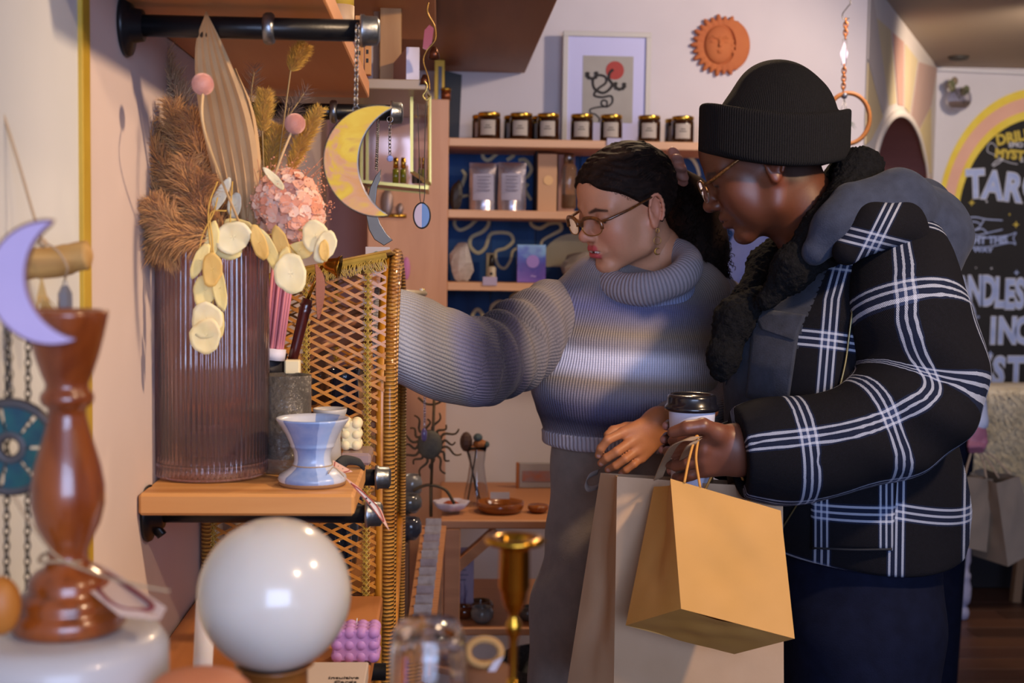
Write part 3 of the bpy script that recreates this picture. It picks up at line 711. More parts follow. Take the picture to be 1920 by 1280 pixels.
# the lower shelf with the vase
SZ = P(460, 926, 1.55).z
low = thing('wall_shelf', 'thick honey pine shelf carrying the ribbed vase and the blue cup', 'shelf', (XL, 1.7, SZ))
G().box((XL + .002, 1.55, SZ - .027), (P(664, 950, 1.55).x, 1.87, SZ), .0035).obj('shelf_board', pinek, low, False)
G().tube(bez([(XL + .012, 1.6, SZ - .028), (XL + .012, 1.6, SZ - .05), (XL + .02, 1.6, SZ - .062)], 5), .009, 8, flat=.6).obj('bracket_hook', blackpipe, low)
# bottom shelf
S2 = P(700, 1235, 1.62).z
bot = thing('wall_shelf', 'lowest orange wooden shelf with the book and the lilac bubble candle', 'shelf', (XL, 1.6, S2))
G().box((XL + .002, 1.28, S2 - .03), (-.085, 1.93, S2), .003).obj('shelf_board', wood('orange_pine_low', 'b0703e', 'bd7c48', 'a26434', 'Y', 7, .5, 0, 5), bot, False)
G().tube([(XL + .002, 1.7, S2 - .043), (-.07, 1.7, S2 - .043)], .0115, 16).obj('pipe', blackpipe, bot)
# high dark board
hb = thing('high_shelf', 'dark brown board seen from below at the top of the back wall', 'shelf', (0, 3.5, P(985, 130, 4.0).z))
hz = P(985, 129, 4.0).z
G().box((XL + .45 - .26, 2.75, hz), (P(988, 129, 4.0).x, 4.09, hz + .03), .003).obj('shelf_board', wood('dark_pine', '86562f', '905f38', '784b28', 'Y', 5, .55, 0, 4), hb, False)
o = G().box((XL + .002, 2.4, UZ + .27), (-.02, 3.3, UZ + .30), .002).obj('shelf_board', pineu, None, False); o.name = 'upper_board'
tag(o, 'orange board along the left wall beyond the top pipe bracket', 'shelf')
# ------------------------------------------------------------------ ribbed vase
VX, VY = P(393, 700, 1.68).x, 1.69
kv = k(VY)
vase = thing('ribbed_vase', 'tall ribbed mauve glass vase full of dried flowers on the honey pine shelf', 'vase', (VX, VY, SZ))
vg = mat('mauve_glass', 'd8b9b4', .04, trans=.95, ior=1.4, coat=.8)
hv = P(393, 437, VY - .05).z - SZ; RV = 107 * kv
def wob(a, z): return 1 + .016 * abs(sin(a * 34)) if .012 < z < hv - .012 else 1
prof = [(0, .0005), (RV * .95, .0005), (RV * .985, .006)] + [(RV * (.985 + .015 * sin(pi * i / 12)), .013 + (hv - .03) * i / 12) for i in range(13)] + [(RV, hv - .008), (RV * .995, hv), (RV * .955, hv), (RV * .95, hv - .02), (RV * .95, .022), (RV * .8, .016), (0, .016)]
outer = [p for p in prof]
o = G().lathe(prof, (VX, VY, SZ + .0005), 272, wob=lambda a, z: 1).obj('glass_body', vg, vase)
# real ribs on the outer wall
me = o.data; co_ = np.empty(len(me.vertices) * 3); me.vertices.foreach_get('co', co_); co_ = co_.reshape(-1, 3)
dx, dy = co_[:, 0] - VX, co_[:, 1] - VY; rr = np.hypot(dx, dy); an = np.arctan2(dy, dx); zz_ = co_[:, 2] - SZ
m_ = (rr > RV * .975) & (zz_ > .010) & (zz_ < hv - .006); s_ = 1 - .03 * np.abs(np.sin(an * 34)) * m_
co_[:, 0] = VX + dx * s_; co_[:, 1] = VY + dy * s_; me.vertices.foreach_set('co', co_.ravel()); me.update()
VT = SZ + hv  # rim height
# ------------------------------------------------------------------ dried plants
vcm = None
def plant_mat(name, c, c2, rough=.85, ns=14, sub=0, trans=0): return mat(name, c, rough, c2=c2, ns=ns, sheen=.2, sub=sub)
pm = [plant_mat('pampas_%d' % i, a, b, ns=30) for i, (a, b) in enumerate([('c08850', '93602f'), ('d4a066', 'a9743f'), ('a87440', '754a22')])]
pale = plant_mat('pampas_pale', 'd6b48e', 'b6906a', ns=30)
def plume(pts, R0, n, m_, lab, grp, ln=.030, name='pampas_plume', wid=.0004, seed=0, droop=.4, stem=None):
    r = random.Random(seed); c = bez(pts, 10); N = len(c); g = G()
    V = []; F = []
    for i in range(n):
        t = r.random() ** .9; p = c[min(int(t * (N - 1)), N - 1)]; tan = (c[min(int(t * (N - 1)) + 1, N - 1)] - c[max(int(t * (N - 1)) - 1, 0)]).normalized()
        d = Vector((r.gauss(0, 1), r.gauss(0, 1), r.gauss(0, 1))); d = (d - tan * d.dot(tan)).normalized()
        env = (sin(pi * min(1, .12 + t * .84)) ** .6); L_ = ln * r.uniform(.45, 1.15) * (.5 + .5 * env)
        base = p + d * R0 * env * r.uniform(0, .55); dr = (d * .8 + tan * .75).normalized()
        mid = base + dr * L_ * .55; tip = base + dr * L_ + Vector((0, 0, -droop * L_ * .5)) + Vector((r.gauss(0, 1), r.gauss(0, 1), r.gauss(0, 1))) * L_ * .12
        side = dr.cross(Vector((r.gauss(0, 1), r.gauss(0, 1), r.gauss(0, 1)))).normalized() * wid * r.uniform(.7, 1.6)
        q = len(V); V += [base - side, base + side, mid + side * 1.1, mid - side * 1.1, tip]; F += [(q, q + 1, q + 2, q + 3), (q + 3, q + 2, q + 4)]
    g.add(V, F)
    t = thing(name, lab, 'dried flower', pts[0], grp)
    g.obj('feather', m_, t, False)
    st = ([stem] if stem else [(VX + (pts[0][0] - VX) * .3, VY + (pts[0][1] - VY) * .3, SZ + .06)]) + list(c[::3])
    G().tube(bez(st, 3), .0011, 5).obj('stem', mat('straw_stem', 'a98a58', .8), t)
    return t
pl = [  # pixel base, middle, tip, depth offset
    ((400, 440), (350, 380), (300, 300), (262, 205), 1.66, 0), ((400, 440), (330, 400), (270, 360), (236, 300), 1.64, 1), ((390, 445), (320, 430), (275, 440), (262, 470), 1.62, 0),
    ((400, 440), (345, 420), (310, 450), (300, 475), 1.60, 1), ((400, 430), (370, 350), (340, 270), (320, 190), 1.66, 1), ((410, 430), (390, 350), (370, 270), (355, 210), 1.63, 0),
    ((400, 440), (350, 330), (290, 260), (235, 225), 1.68, 2), ((400, 440), (300, 350), (250, 370), (238, 410), 1.65, 0), ((410, 440), (375, 400), (355, 340), (350, 300), 1.61, 1),
    ((410, 440), (390, 420), (370, 380), (385, 330), 1.60, 0), ((405, 440), (350, 300), (290, 200), (255, 130), 1.72, 3), ((405, 440), (370, 300), (330, 180), (300, 90), 1.74, 3), ((405, 440), (400, 400), (420, 360), (415, 300), 1.70, 2),
    ((400, 440), (310, 320), (262, 250), (245, 215), 1.64, 0), ((400, 445), (340, 440), (305, 410), (280, 380), 1.58, 1)]
for i, (a, b, c, d, Y, mi) in enumerate(pl):
    pts = [P(x, y, Y) for x, y in (a, b, c, d)]
    plume(pts, .020, 1900, [pm[0], pm[1], pm[2], pale][mi], 'tall pale pampas plume rising against the wall at the back of the vase' if mi == 3 else 'fluffy brown pampas plume in the crowd at the left of the ribbed vase', 'pale pampas plumes' if mi == 3 else 'brown pampas plumes in the vase', .034, seed=i)
# pleated palm spears
palm_m = mat('dried_palm', 'c9a679', .75, c2='b58f63', ns=12, stretch=(1, 1, .2), bump=.3, bs=60)
def palm(lab, base, left, right, Y, n, dep=.006, lean=0):
    """fan of pleats between a left and a right outline, pixel polylines from base to tip"""
    t = thing('palm_spear', lab, 'dried palm leaf', P(*base, Y)); yf = lambda l, i: Y - lean * i / (len(l) - 1); L_ = bez([P(x, y, yf(left, i)) for i, (x, y) in enumerate(left)], 5); R_ = bez([P(x, y, yf(right, i)) for i, (x, y) in enumerate(right)], 5); m_ = min(len(L_), len(R_))
    for q in range(n):
        V = []; F = []
        for i in range(m_):
            for e in (0, .5, 1):
                u = (q + e) / n; s = i / (m_ - 1); p = L_[i].lerp(R_[i], u); V.append(p + Vector((0, (-dep if e == .5 else 0) * (.35 + .65 * sin(pi * min(1, s + .1))), 0)))
        for i in range(m_ - 1):
            for j in range(2): a = i * 3 + j; F.append((a, a + 1, a + 4, a + 3))
        o = mesh('pleat', V, F, palm_m, t, False); md = o.modifiers.new('s', 'SOLIDIFY'); md.thickness = .0007
    G().tube(bez([(VX, VY, SZ + .05), P(base[0], base[1] + 60, Y), P(*base, Y)], 6), .0025, 6).obj('stem', mat('straw_stem', 'a98a58', .8), t)
palm('long pleated dried palm spear standing behind the pink ball flowers', (455, 470), [(438, 460), (400, 330), (372, 200), (366, 90), (386, 22)], [(480, 460), (486, 330), (470, 220), (425, 100), (388, 24)], 1.67, 5, .007, .21)
palm('second pleated palm spear leaning right below the long one', (450, 480), [(432, 470), (405, 380), (412, 280), (425, 200), (438, 130)], [(470, 460), (490, 400), (490, 310), (476, 210), (442, 128)], 1.66, 6, .007, .06)
# bunny tails
bt = plant_mat('bunny_tail', 'e6b84c', 'd09c3c', ns=30)
for i, (a, b, c, Y, w_) in enumerate([((545, 132), (558, 108), (572, 86), 1.66, .009), ((492, 245), (495, 205), (497, 172), 1.66, .012), ((505, 320), (512, 275), (520, 235), 1.68, .013), ((545, 315), (570, 260), (602, 200), 1.66, .013), ((490, 300), (500, 270), (515, 250), 1.72, .012)]):
    t = plume([P(*a, Y), P(*b, Y), P(*c, Y)], w_ * .8, 2600, bt, ['uppermost yellow bunny tail standing alone against the orange board', 'yellow bunny tail just right of the palm spears', 'yellow bunny tail leaning behind the peach blossoms', 'yellow bunny tail pointing right towards the glass moon', 'yellow bunny tail mostly hidden behind the others'][i], 'yellow bunny tails', .016, 'bunny_tail', .00025, 40 + i, 0, P(500, 470, 1.68))
wisp = plant_mat('grey_wisp', '8d7466', '6b5548', ns=30)
for i, (a, b, c, Y) in enumerate([((500, 330), (530, 240), (580, 160), 1.70), ((480, 300), (470, 200), (478, 120), 1.72), ((500, 300), (530, 250), (545, 190), 1.74)]):
    plume([P(*a, Y), P(*b, Y), P(*c, Y)], .012, 420, wisp, 'thin grey wisp of dried grass behind the yellow bunny tails', 'grey grass wisps', .022, 'grass_wisp', .00015, 60 + i, .0)
# pink pleated balls
bm = mat('ball_pink', 'dba28c', .8, c2='e6b49e', ns=60)
for i, (px, py, r_, Y, sp) in enumerate([(380, 158, 20, 1.46, (388, 262)), (553, 232, 19, 1.62, (520, 315))]):
    c = P(px, py, Y); t = thing('ball_flower', ['pale pink pleated ball flower in front of the palm spear', 'pink pleated ball flower between the yellow bunny tails'][i], 'dried flower', c)
    rad = r_ * k(Y); g = G(); 
    N1 = 620
    V = []; F = []
    g0 = G().ball(c, rad * .9, 20, 14)
    for j in range(N1):
        ph = math.acos(1 - 2 * (j + .5) / N1); th = pi * (1 + 5 ** .5) * j; d = Vector((cos(th) * sin(ph), sin(th) * sin(ph), cos(ph))); s = d.orthogonal().normalized() * rad * .075; u = d.cross(s)
        p = c + d * rad * .86; q = len(V); V += [p - s, p + s, p + s * .8 + d * rad * .15, p - s * .8 + d * rad * .15, p + u * .8 , p - u * .8, p - u * .7 + d * rad * .13, p + u * .7 + d * rad * .13]
        F += [(q, q + 1, q + 2, q + 3), (q + 4, q + 5, q + 6, q + 7)]
    g0.add(V, F); g0.obj('flower_head', bm, t, False)
    G().tube(bez([c, P(*sp, Y), P(470, 470, 1.66)], 8), .0016, 6).obj('stem', mat('cream_stem', 'd3b07c', .8), t)
# peach hydrangea: many small petals
pt = [mat('petal_%d' % i, a, .7, c2=b, ns=30, sub=.15) for i, (a, b) in enumerate([('e8a183', 'd98a68'), ('f0bda2', 'e3a084'), ('f2d0bb', 'e8bda0')])]
hyd = thing('hydrangea_head', 'peach dried hydrangea head with paper thin petals over the rim of the vase', 'dried flower', P(540, 390, 1.62))
r = random.Random(9)
def petal(c, n, s, cupv=.25, asp=1.0, seg=7):
    n = n.normalized(); a = n.orthogonal().normalized(); a = Quaternion(n, r.uniform(0, 6.28)) @ a; b = n.cross(a)
    V = [c + n * s * .02] ; 
    for j in range(seg):
        an_ = 2 * pi * j / seg; rr = s * (1 + .14 * r.uniform(-1, 1)); V.append(c + a * cos(an_) * rr + b * sin(an_) * rr * asp + n * s * cupv * r.uniform(.2, 1))
    return V, [(0, 1 + j, 1 + (j + 1) % seg) for j in range(seg)]
for m_i in range(3):
    g = G()
    for j in range(420):
        u = Vector((r.gauss(0, 1), r.gauss(0, 1), r.gauss(0, 1))).normalized(); f_ = r.uniform(.55, 1.0)
        px = 545 + u.x * 66 * f_ - (0 if u.z < 0 else 10); py = 385 - u.z * 68 * f_; Y = 1.635 + u.y * .05 * f_
        c = P(px, py, Y); g.add(*petal(c, u + Vector((0, -.6, .1)), r.uniform(.0035, .0085)))
    g.obj('petal_cluster', pt[m_i], hyd, False)['kind'] = 'stuff'
g = G()
for j in range(500):
    u = Vector((r.gauss(0, 1), r.gauss(0, 1), r.gauss(0, 1))).normalized(); f_ = r.uniform(.8, 1.15); px = 545 + u.x * 76 * f_; py = 380 - u.z * 80 * f_
    c = P(px, py, 1.635 + u.y * .06); g.ball(c, r.uniform(.0006, .0013), 5, 4)
o = g.obj('bud_spray', pt[0], hyd, False); o['kind'] = 'stuff'
g = G()
for j in range(60):
    e = P(545 + r.uniform(-75, 80), 380 + r.uniform(-90, 70), 1.62 + r.uniform(-.04, .05)); g.tube(bez([P(500, 450, 1.66), (P(500, 450, 1.66) + e) / 2 + Vector((0, 0, .012)), e], 5), .0004, 4)
g.obj('twig', mat('peach_twig', 'd98f64', .8), hyd, False)['kind'] = 'stuff'
# pale round leaves (lunaria) hanging over the vase
leaf_m = [mat('leaf_%d' % i, a, .65, c2=b, ns=22, sub=.3) for i, (a, b) in enumerate([('f0d690', 'e2bf70'), ('f3e2b4', 'e8cd90'), ('e2b566', 'cf9c4c'), ('cfcbbb', 'b9b4a2')])]
def leaf(par, cx, cy, w_, h_, Y, rot, m_, tilt=.0, cup=.09, yaw_=0):
    c = P(cx, cy, Y); kk_ = k(Y); a = R(rot); V = []; F = []; nr, ns_ = 5, 20
    rr = random.Random(int(cx * 7 + cy)); ph = rr.uniform(0, 6.28)
    for i in range(nr + 1):
        for j in range(ns_):
            t_ = 2 * pi * j / ns_; e = 1 + .08 * sin(2 * t_ + ph) + .05 * sin(3 * t_ - ph) + .03 * sin(7 * t_ + 2 * ph); x = w_ * i / nr * cos(t_) * e; z = h_ * i / nr * sin(t_) * e
            X, Z = x * cos(a) - z * sin(a), x * sin(a) + z * cos(a)
            V.append((c.x + X * kk_ * cos(yaw_), c.y + tilt * Z * kk_ + X * kk_ * sin(yaw_) - cup * (i / nr) ** 2 * w_ * kk_ * (1 + .9 * sin(2 * t_ + ph) + .5 * sin(5 * t_)), c.z + Z * kk_))
    for i in range(nr):
        for j in range(ns_): F.append((i * ns_ + j, i * ns_ + (j + 1) % ns_, (i + 1) * ns_ + (j + 1) % ns_, (i + 1) * ns_ + j))
    o = mesh('leaf', V, F, m_, par); md = o.modifiers.new('s', 'SOLIDIFY'); md.thickness = .0005
vine = mat('vine', 'c9a048', .7)
t1 = thing('leaf_spray', 'hanging spray of pale round dried leaves down the left front of the vase', 'dried leaves', P(395, 420, 1.56))
for p_ in ([(408, 340), (392, 385), (392, 440), (400, 500), (400, 560), (392, 600)], [(425, 395), (395, 400), (398, 450), (404, 520), (412, 570)], [(408, 370), (400, 400), (380, 440), (372, 480)]):
    G().tube(bez([P(x, y, 1.567) for x, y in p_], 6), .0009, 5).obj('stalk', vine, t1)
for a in ((375, 488, 12, 36, 1.565, -22, 0), (398, 505, 20, 30, 1.56, 0, 2), (412, 540, 12, 46, 1.562, 6, 0), (388, 600, 31, 32, 1.558, 0, 1), (386, 630, 28, 34, 1.556, 10, 1), (412, 610, 9, 26, 1.56, -8, 0), (396, 455, 14, 38, 1.57, -12, 0), (384, 545, 22, 30, 1.566, 0, 0)):
    leaf(t1, a[0], a[1], a[2], a[3], a[4], a[5], leaf_m[a[6]])
t2 = thing('leaf_spray', 'pale round dried leaves at the front of the vase rim', 'dried leaves', P(440, 450, 1.57))
for p_ in ([(440, 480), (432, 420), (436, 340)], [(440, 445), (480, 455), (520, 470)]):
    G().tube(bez([P(x, y, 1.58) for x, y in p_], 6), .0009, 5).obj('stalk', vine, t2)
for a in ((437, 445, 33, 30, 1.572, 0, 1), (425, 462, 28, 26, 1.578, 0, 0), (412, 368, 12, 36, 1.60, -32, 3), (440, 385, 12, 26, 1.61, -6, 3), (448, 425, 26, 16, 1.60, -18, 0), (486, 455, 14, 34, 1.57, 14, 2)):
    leaf(t2, a[0], a[1], a[2], a[3], a[4], a[5], leaf_m[a[6]])
t3 = thing('leaf_spray', 'cream dried leaves spilling right over the rim toward the brass bell', 'dried leaves', P(560, 480, 1.57))
for p_ in ([(470, 450), (520, 440), (560, 480)], [(560, 430), (600, 445), (620, 470)], [(500, 440), (530, 480), (540, 500)]):
    G().tube(bez([P(x, y, 1.585) for x, y in p_], 6), .0009, 5).obj('stalk', vine, t3)
for a in ((506, 470, 13, 42, 1.575, 24, 0), (528, 465, 16, 40, 1.58, 14, 2), (545, 513, 30, 38, 1.565, -12, 1), (592, 443, 28, 28, 1.58, 0, 1), (610, 462, 20, 30, 1.575, -20, 1), (608, 470, 9, 22, 1.57, 0, 2), (560, 470, 30, 18, 1.60, 10, 0), (514, 335, 8, 26, 1.59, 42, 1), (532, 500, 12, 40, 1.575, -8, 0)):
    leaf(t3, a[0], a[1], a[2], a[3], a[4], a[5], leaf_m[a[6]])
# ------------------------------------------------------------------ things on the shelf
inc = thing('match_bundle', 'bundle of pink sticks in a glass tube leaning behind the vase', 'sticks', P(530, 700, 1.76))
pinkm = mat('pink_sticks', 'd9868c', .6)
a_, b_ = P(513, 660, 1.79), P(540, 430, 1.79); d_ = (b_ - a_)
for j in range(9):
    s_ = Vector(((j - 4) * 5.2 * k(1.79), .006 * ((j % 3) - 1), 0)); G().tube([a_ + s_ * .7, b_ + s_], .0024, 6).obj('stick', pinkm, inc)
G().tube([a_ - d_ * .06, a_ + d_ * .03], .017, 16).obj('paper_sleeve', mat('paper_white', 'd8d3da', .7), inc)
o = G().tube(bez([P(500, 703, 1.80), P(518, 690, 1.80), P(506, 620, 1.81), P(496, 560, 1.81)], 8), [.017] * 8 + [.016] * 6 + [.013] * 6 + [.008] * 5, 14, flat=.4).obj('black_cone', mat('black_card', '1d1b20', .6), None); tag(o, 'black pointed paper cone between the vase and the pink sticks', 'cone')
gt = thing('glass_tumbler', 'grey textured glass tumbler filled with dark stuff behind the blue cup', 'glass', (P(536, 880, 1.72).x, 1.72, SZ))
zt_ = lambda y, Y=1.72: P(536, y, Y).z
R1 = 47 * k(1.72)
G().lathe([(0, SZ + .0005), (R1 * .97, SZ + .0005), (R1, SZ + .004), (R1, zt_(702)), (R1 * .93, zt_(702)), (R1 * .93, SZ + .02), (0, SZ + .02)], (P(536, 800, 1.72).x, 1.72, 0), 40).obj('glass_body', mat('smoke_glass', 'a89f93', .15, trans=.75, c2='8a8278', ns=25, bump=1, bs=110, bd=.004), gt)
G().lathe([(0, SZ + .045), (R1 * .88, SZ + .045), (R1 * .88, zt_(745)), (0, zt_(742))], (P(536, 800, 1.72).x, 1.72, 0), 30).obj('dark_filling', mat('dark_filling', '2b2a2e', .5, c2='3d3b40', ns=40, bump=.6), gt)
o = G().box((P(533, 690, 1.75).x, 1.75, P(533, 702, 1.75).z), (P(562, 690, 1.75).x, 1.768, P(533, 675, 1.75).z), .002).obj('cork', mat('cream_block', 'e6d4a6', .6), gt, False)
# bell with dark wooden handle
bell = thing('candle_snuffer', 'brass bell snuffer with dark wooden handle leaning against the wicker side', 'snuffer', P(550, 690, 1.80))
h0, h1, h2 = P(545, 690, 1.80), P(577, 560, 1.80), P(604, 498, 1.80)
cpts = [h0, h0.lerp(h1, .3), h0.lerp(h1, .8), h0.lerp(h1, .86), h0.lerp(h1, .88), h0.lerp(h1, .91), h0.lerp(h1, .93), h1]
G().tube(cpts, [.0068, .0072, .0082, .0095, .0078, .0098, .0078, .0072], 14).obj('handle', mat('dark_mahogany', '4e1a14', .3, coat=.6, c2='3a120e', ns=20), bell)
G().tube([h1, h2], .0024, 8).obj('rod', gold, bell)
bc = P(604, 494, 1.80); bax = Vector((.96, -.1, -.16)).normalized()
G().lathe([(0, 0), (.004, .001), (.008, .006), (.010, .013), (.0125, .020), (.0165, .025), (.0160, .0255), (.011, .020), (0, .012)], bc, 28, bax).obj('bell_cup', gold, bell)
o = G().ribbon(bez([P(592, 495, 1.79), P(600, 520, 1.785), P(600, 560, 1.785), P(597, 598, 1.79)], 5), [Vector((.001 + .005 * sin(pi * i / 15), .003, 0)) for i in range(16)], .0004).obj('price_tag', mat('tag_kraft', '8f5a48', .7), bell, False)
# blue dripper cup
blue_c = bpy.data.materials.new('blue_glaze'); blue_c.use_nodes = True; T = NT(blue_c); geo = T.add('ShaderNodeTexCoord'); sp = T.add('ShaderNodeSeparateXYZ'); T.L(geo.outputs['Object'], sp.inputs[0])
ang = T.math('ARCTAN2', sp.outputs[1], sp.outputs[0]); n = T.noise(geo.outputs['Object'], 60, 4)
fr_ = T.math('ADD', T.math('MULTIPLY', T.math('ADD', ang, pi), 1 / (2 * pi)), T.math('MULTIPLY', T.math('SUBTRACT', n, .5), .012))
cr = T.ramp(fr_, [(0, 'b9bcc6'), (.02, 'b9bcc6'), (.12, '3e5f9c'), (.13, '4f76b4'), (.285, '4f76b4'), (.29, '87a6d8'), (.365, '87a6d8'), (.37, 'b7bcc8'), (.62, '5b80bb'), (.75, 'b7bcc8')], 'CONSTANT')
T.L(T.mix(T.math('MULTIPLY', n, .35), cr, 'dfe3ee'), T.b.inputs['Base Color']); T.b.inputs['Roughness'].default_value = .3; T.b.inputs['Coat Weight'].default_value = .4
CY = 1.62; cxp = 586
cup = thing('dripper_cup', 'blue and white striped ceramic dripper cup with a flared foot at the shelf edge', 'cup', (P(cxp, 920, CY).x, CY, SZ))
sy = lambda y: max(P(cxp, y, CY).z - SZ, 0)
kc = k(CY); zoff = SZ - P(cxp, 922, CY).z
pr = [(0, 922), (58, 922), (62, 917), (64, 911), (62, 905), (50, 898), (38, 889), (34, 878), (34, 868), (36, 858), (40, 852), (42, 850), (41, 848), (44, 842), (50, 828), (60, 812), (67, 802), (68, 799), (66, 798), (60, 806), (44, 835), (36, 850), (30, 860), (0, 866)]
pz = [(a * kc, P(cxp, b, CY).z + zoff - SZ + .0006) for a, b in pr]
o = G().lathe(pz, (0, 0, 0), 48).obj('cup_body', blue_c, None); o.location = (P(cxp, 860, CY).x, CY, SZ); o.parent = cup; o.matrix_parent_inverse = parent_world(cup).inverted()
G().lathe([(0, .0004), (61.5 * kc, .0004), (63.5 * kc, .004), (62 * kc, .0065), (0, .0065)], (P(cxp, 860, CY).x, CY, SZ), 40).obj('foot_ring', mat('raw_clay', '8e6a48', .8), cup)
G().tube([Vector((P(cxp, 886, CY).x + 36.5 * kc * cos(a), CY + 36.5 * kc * sin(a), P(cxp, 885, CY).z + zoff)) for a in [2 * pi * i / 24 for i in range(24)]], .0011, 5, closed=True).obj('twine', mat('twine', '9b8468', .9), cup)
def tagcard(pts, lab, par_=None, nm='paper_tag', red='b0503f'):
    t = thing(nm, lab, 'tag', pts[0]); V = [Vector(p) for p in pts]; c = sum(V, Vector()) / len(V); n = (V[1] - V[0]).cross(V[2] - V[0]).normalized() * .0006
    if n.y > 0: n = -n
    mm = len(V); mesh('card', V + [v - n for v in V], [tuple(range(mm)), tuple(range(mm, 2 * mm))[::-1]] + [(i, (i + 1) % mm, mm + (i + 1) % mm, mm + i) for i in range(mm)], mat('tag_peach', 'dcae94', .7), t, False)
    G().tube([c + (v - c) * .72 + n * .6 for v in bez(V + [V[0]], 6)][:-1], .0007, 5, closed=True).obj('printed_border', mat('tag_red', 'a8483a', .7), t)
    W = [c + (v - c) * .58 + n * .5 for v in V]; mesh('printed_field', W, [tuple(range(mm))], mat('tag_cream', 'd8cfc6', .7), t, False)
    e = (V[2] - V[0]).normalized()
    for s_ in (-1, 1): G().ball(c + n * 1.2 + e * s_ * .0035, (.0012, .0006, .0012), 8, 6).obj('printed_dot', ink, t)
    return t
tagcard([P(645, 893, 1.60), P(688, 940, 1.59), P(730, 994, 1.575), P(715, 955, 1.585), P(672, 912, 1.595)], 'peach paper tag with a red oval hanging off the blue cup over the shelf edge')
tagcard([P(624, 862, 1.66), P(624, 889, 1.65), P(662, 884, 1.65), P(645, 874, 1.66)], 'peach folded tag with a triangle lying behind the blue cup')
G().tube(bez([P(615, 888, 1.59), P(626, 876, 1.60), P(645, 893, 1.60)], 5), .0007, 5).obj('twine_bow', mat('twine', '9b8468', .9), cup)
# white small cup
wc = thing('ceramic_cup', 'small white ceramic cup with a brown spot behind the blue cup', 'cup', (P(618, 830, 1.76).x, 1.76, SZ))
lathe_px(618, 1.76, [(0, 872), (20, 872), (22, 868), (20, 820), (24, 790), (31, 772), (32, 766), (30, 765), (27, 770), (18, 800), (0, 860)], 36).obj('cup_body', mat('white_ceramic', 'b7b3ae', .4, c2='a9a5a0', ns=18), wc)
G().ball(P(633, 789, 1.745), (.0055, .0022, .0085), 12, 8).obj('painted_spot', mat('brown_spot', '6b2413', .4), wc)
wcm = wc
# bubble candle, cream
def bubble_candle(lab, px, py, Y, r_, nx, ny, nz, m_, zb_, wick=True, dz=None):
    c = P(px, py, Y); t = thing('bubble_candle', lab, 'candle', (c.x, Y, zb_)); st = r_ * 1.72; v0 = None
    for a in range(nx):
        for b in range(ny):
            for d in range(nz):
                q = Vector((c.x + (a - (nx - 1) / 2) * st, Y + (b - (ny - 1) / 2) * st, zb_ + r_ * .95 + d * st))
                if v0 is None: o = G().ball((0, 0, 0), r_, 18, 12).obj('wax_ball', m_, None); v0 = o
                else: o = v0.copy(); COL.objects.link(o)
                o.location = q; o.parent = t; o.matrix_parent_inverse = parent_world(t).inverted()
    G().box((c.x - (nx - 1) * st / 2 - r_ * .7, Y - (ny - 1) * st / 2 - r_ * .7, zb_ + r_ * .3), (c.x + (nx - 1) * st / 2 + r_ * .7, Y + (ny - 1) * st / 2 + r_ * .7, zb_ + r_ * .95 + (nz - 1) * st + r_ * .6), .002).obj('wax_core', m_, t, False)
    if wick: G().tube([(c.x, Y, zb_ + nz * st), (c.x + .001, Y, zb_ + nz * st + .008)], .0008, 5).obj('wick', mat('wick', 'd8cfc4', .8), t)
rb = 11.2 * k(1.80)
bubble_candle('cream bubble candle stacked beside the small white cup', 659, 812, 1.80, rb, 2, 2, 3, mat('cream_wax', 'ecd9ac', .5, sub=.4), P(659, 842, 1.80).z, False)
o = G().box((P(640, 850, 1.8).x, 1.765, SZ + .0005), (P(698, 850, 1.8).x, 1.84, P(659, 842, 1.80).z - .0005), .005).obj('clear_dish', mat('mauve_dish', 'b9a09c', .2, trans=.4), None, False); tag(o, 'low clear mauve block under the cream bubble candle', 'dish')
o = G().tube(bez([P(636, 872, 1.70), P(650, 862, 1.72), P(672, 866, 1.74), P(680, 874, 1.75)], 6), .008, 8, flat=.4).obj('black_cloth', mat('black_cloth', '20242a', .7), None); tag(o, 'small folded black cloth on the shelf behind the blue cup', 'cloth')
# ------------------------------------------------------------------ bottom shelf things
bubble_candle('lilac bubble candle on the lowest shelf beside the white globe', 668, 1194, 1.62, 12.8 * k(1.62), 4, 3, 3, mat('lilac_wax', 'b98ac4', .5, c2='ae7fbc', ns=20, sub=.3), S2 + .0005)
bk = thing('boxed_game', 'white card box with printed letters on the lowest shelf below the lilac candle', 'box', P(630, 1240, 1.5))
bx0, bx1 = P(560, 1240, 1.45).x, P(683, 1240, 1.45).x
G().box((bx0, 1.40, S2 + .0005), (bx1, 1.54, S2 + .022), .0015).obj('carton', mat('carton_white', 'b9aca6', .6), bk, False)
text_mesh('Intuitive', .011, ((bx0 + bx1) / 2 + .012, 1.478, S2 + .0227), (1, 0, 0), (0, 1, 0), ink, bk); text_mesh('Cards', .011, ((bx0 + bx1) / 2 + .015, 1.463, S2 + .0227), (1, 0, 0), (0, 1, 0), ink, bk)
bk = thing('book', 'dark framed picture book in front of the white card box', 'book', P(600, 1265, 1.34))
G().box((P(480, 1260, 1.36).x, 1.29, S2 + .0005), (P(672, 1260, 1.36).x, 1.385, S2 + .014), .001).obj('cover', mat('book_dark', '241f26', .5), bk, False)
G().box((P(500, 1260, 1.36).x, 1.30, S2 + .0142), (P(655, 1260, 1.36).x, 1.372, S2 + .0148)).obj('printed_picture', mat('book_orange', '8a4a38', .6, c2='574a70', ns=24, stretch=(1, .3, 1)), bk, False)
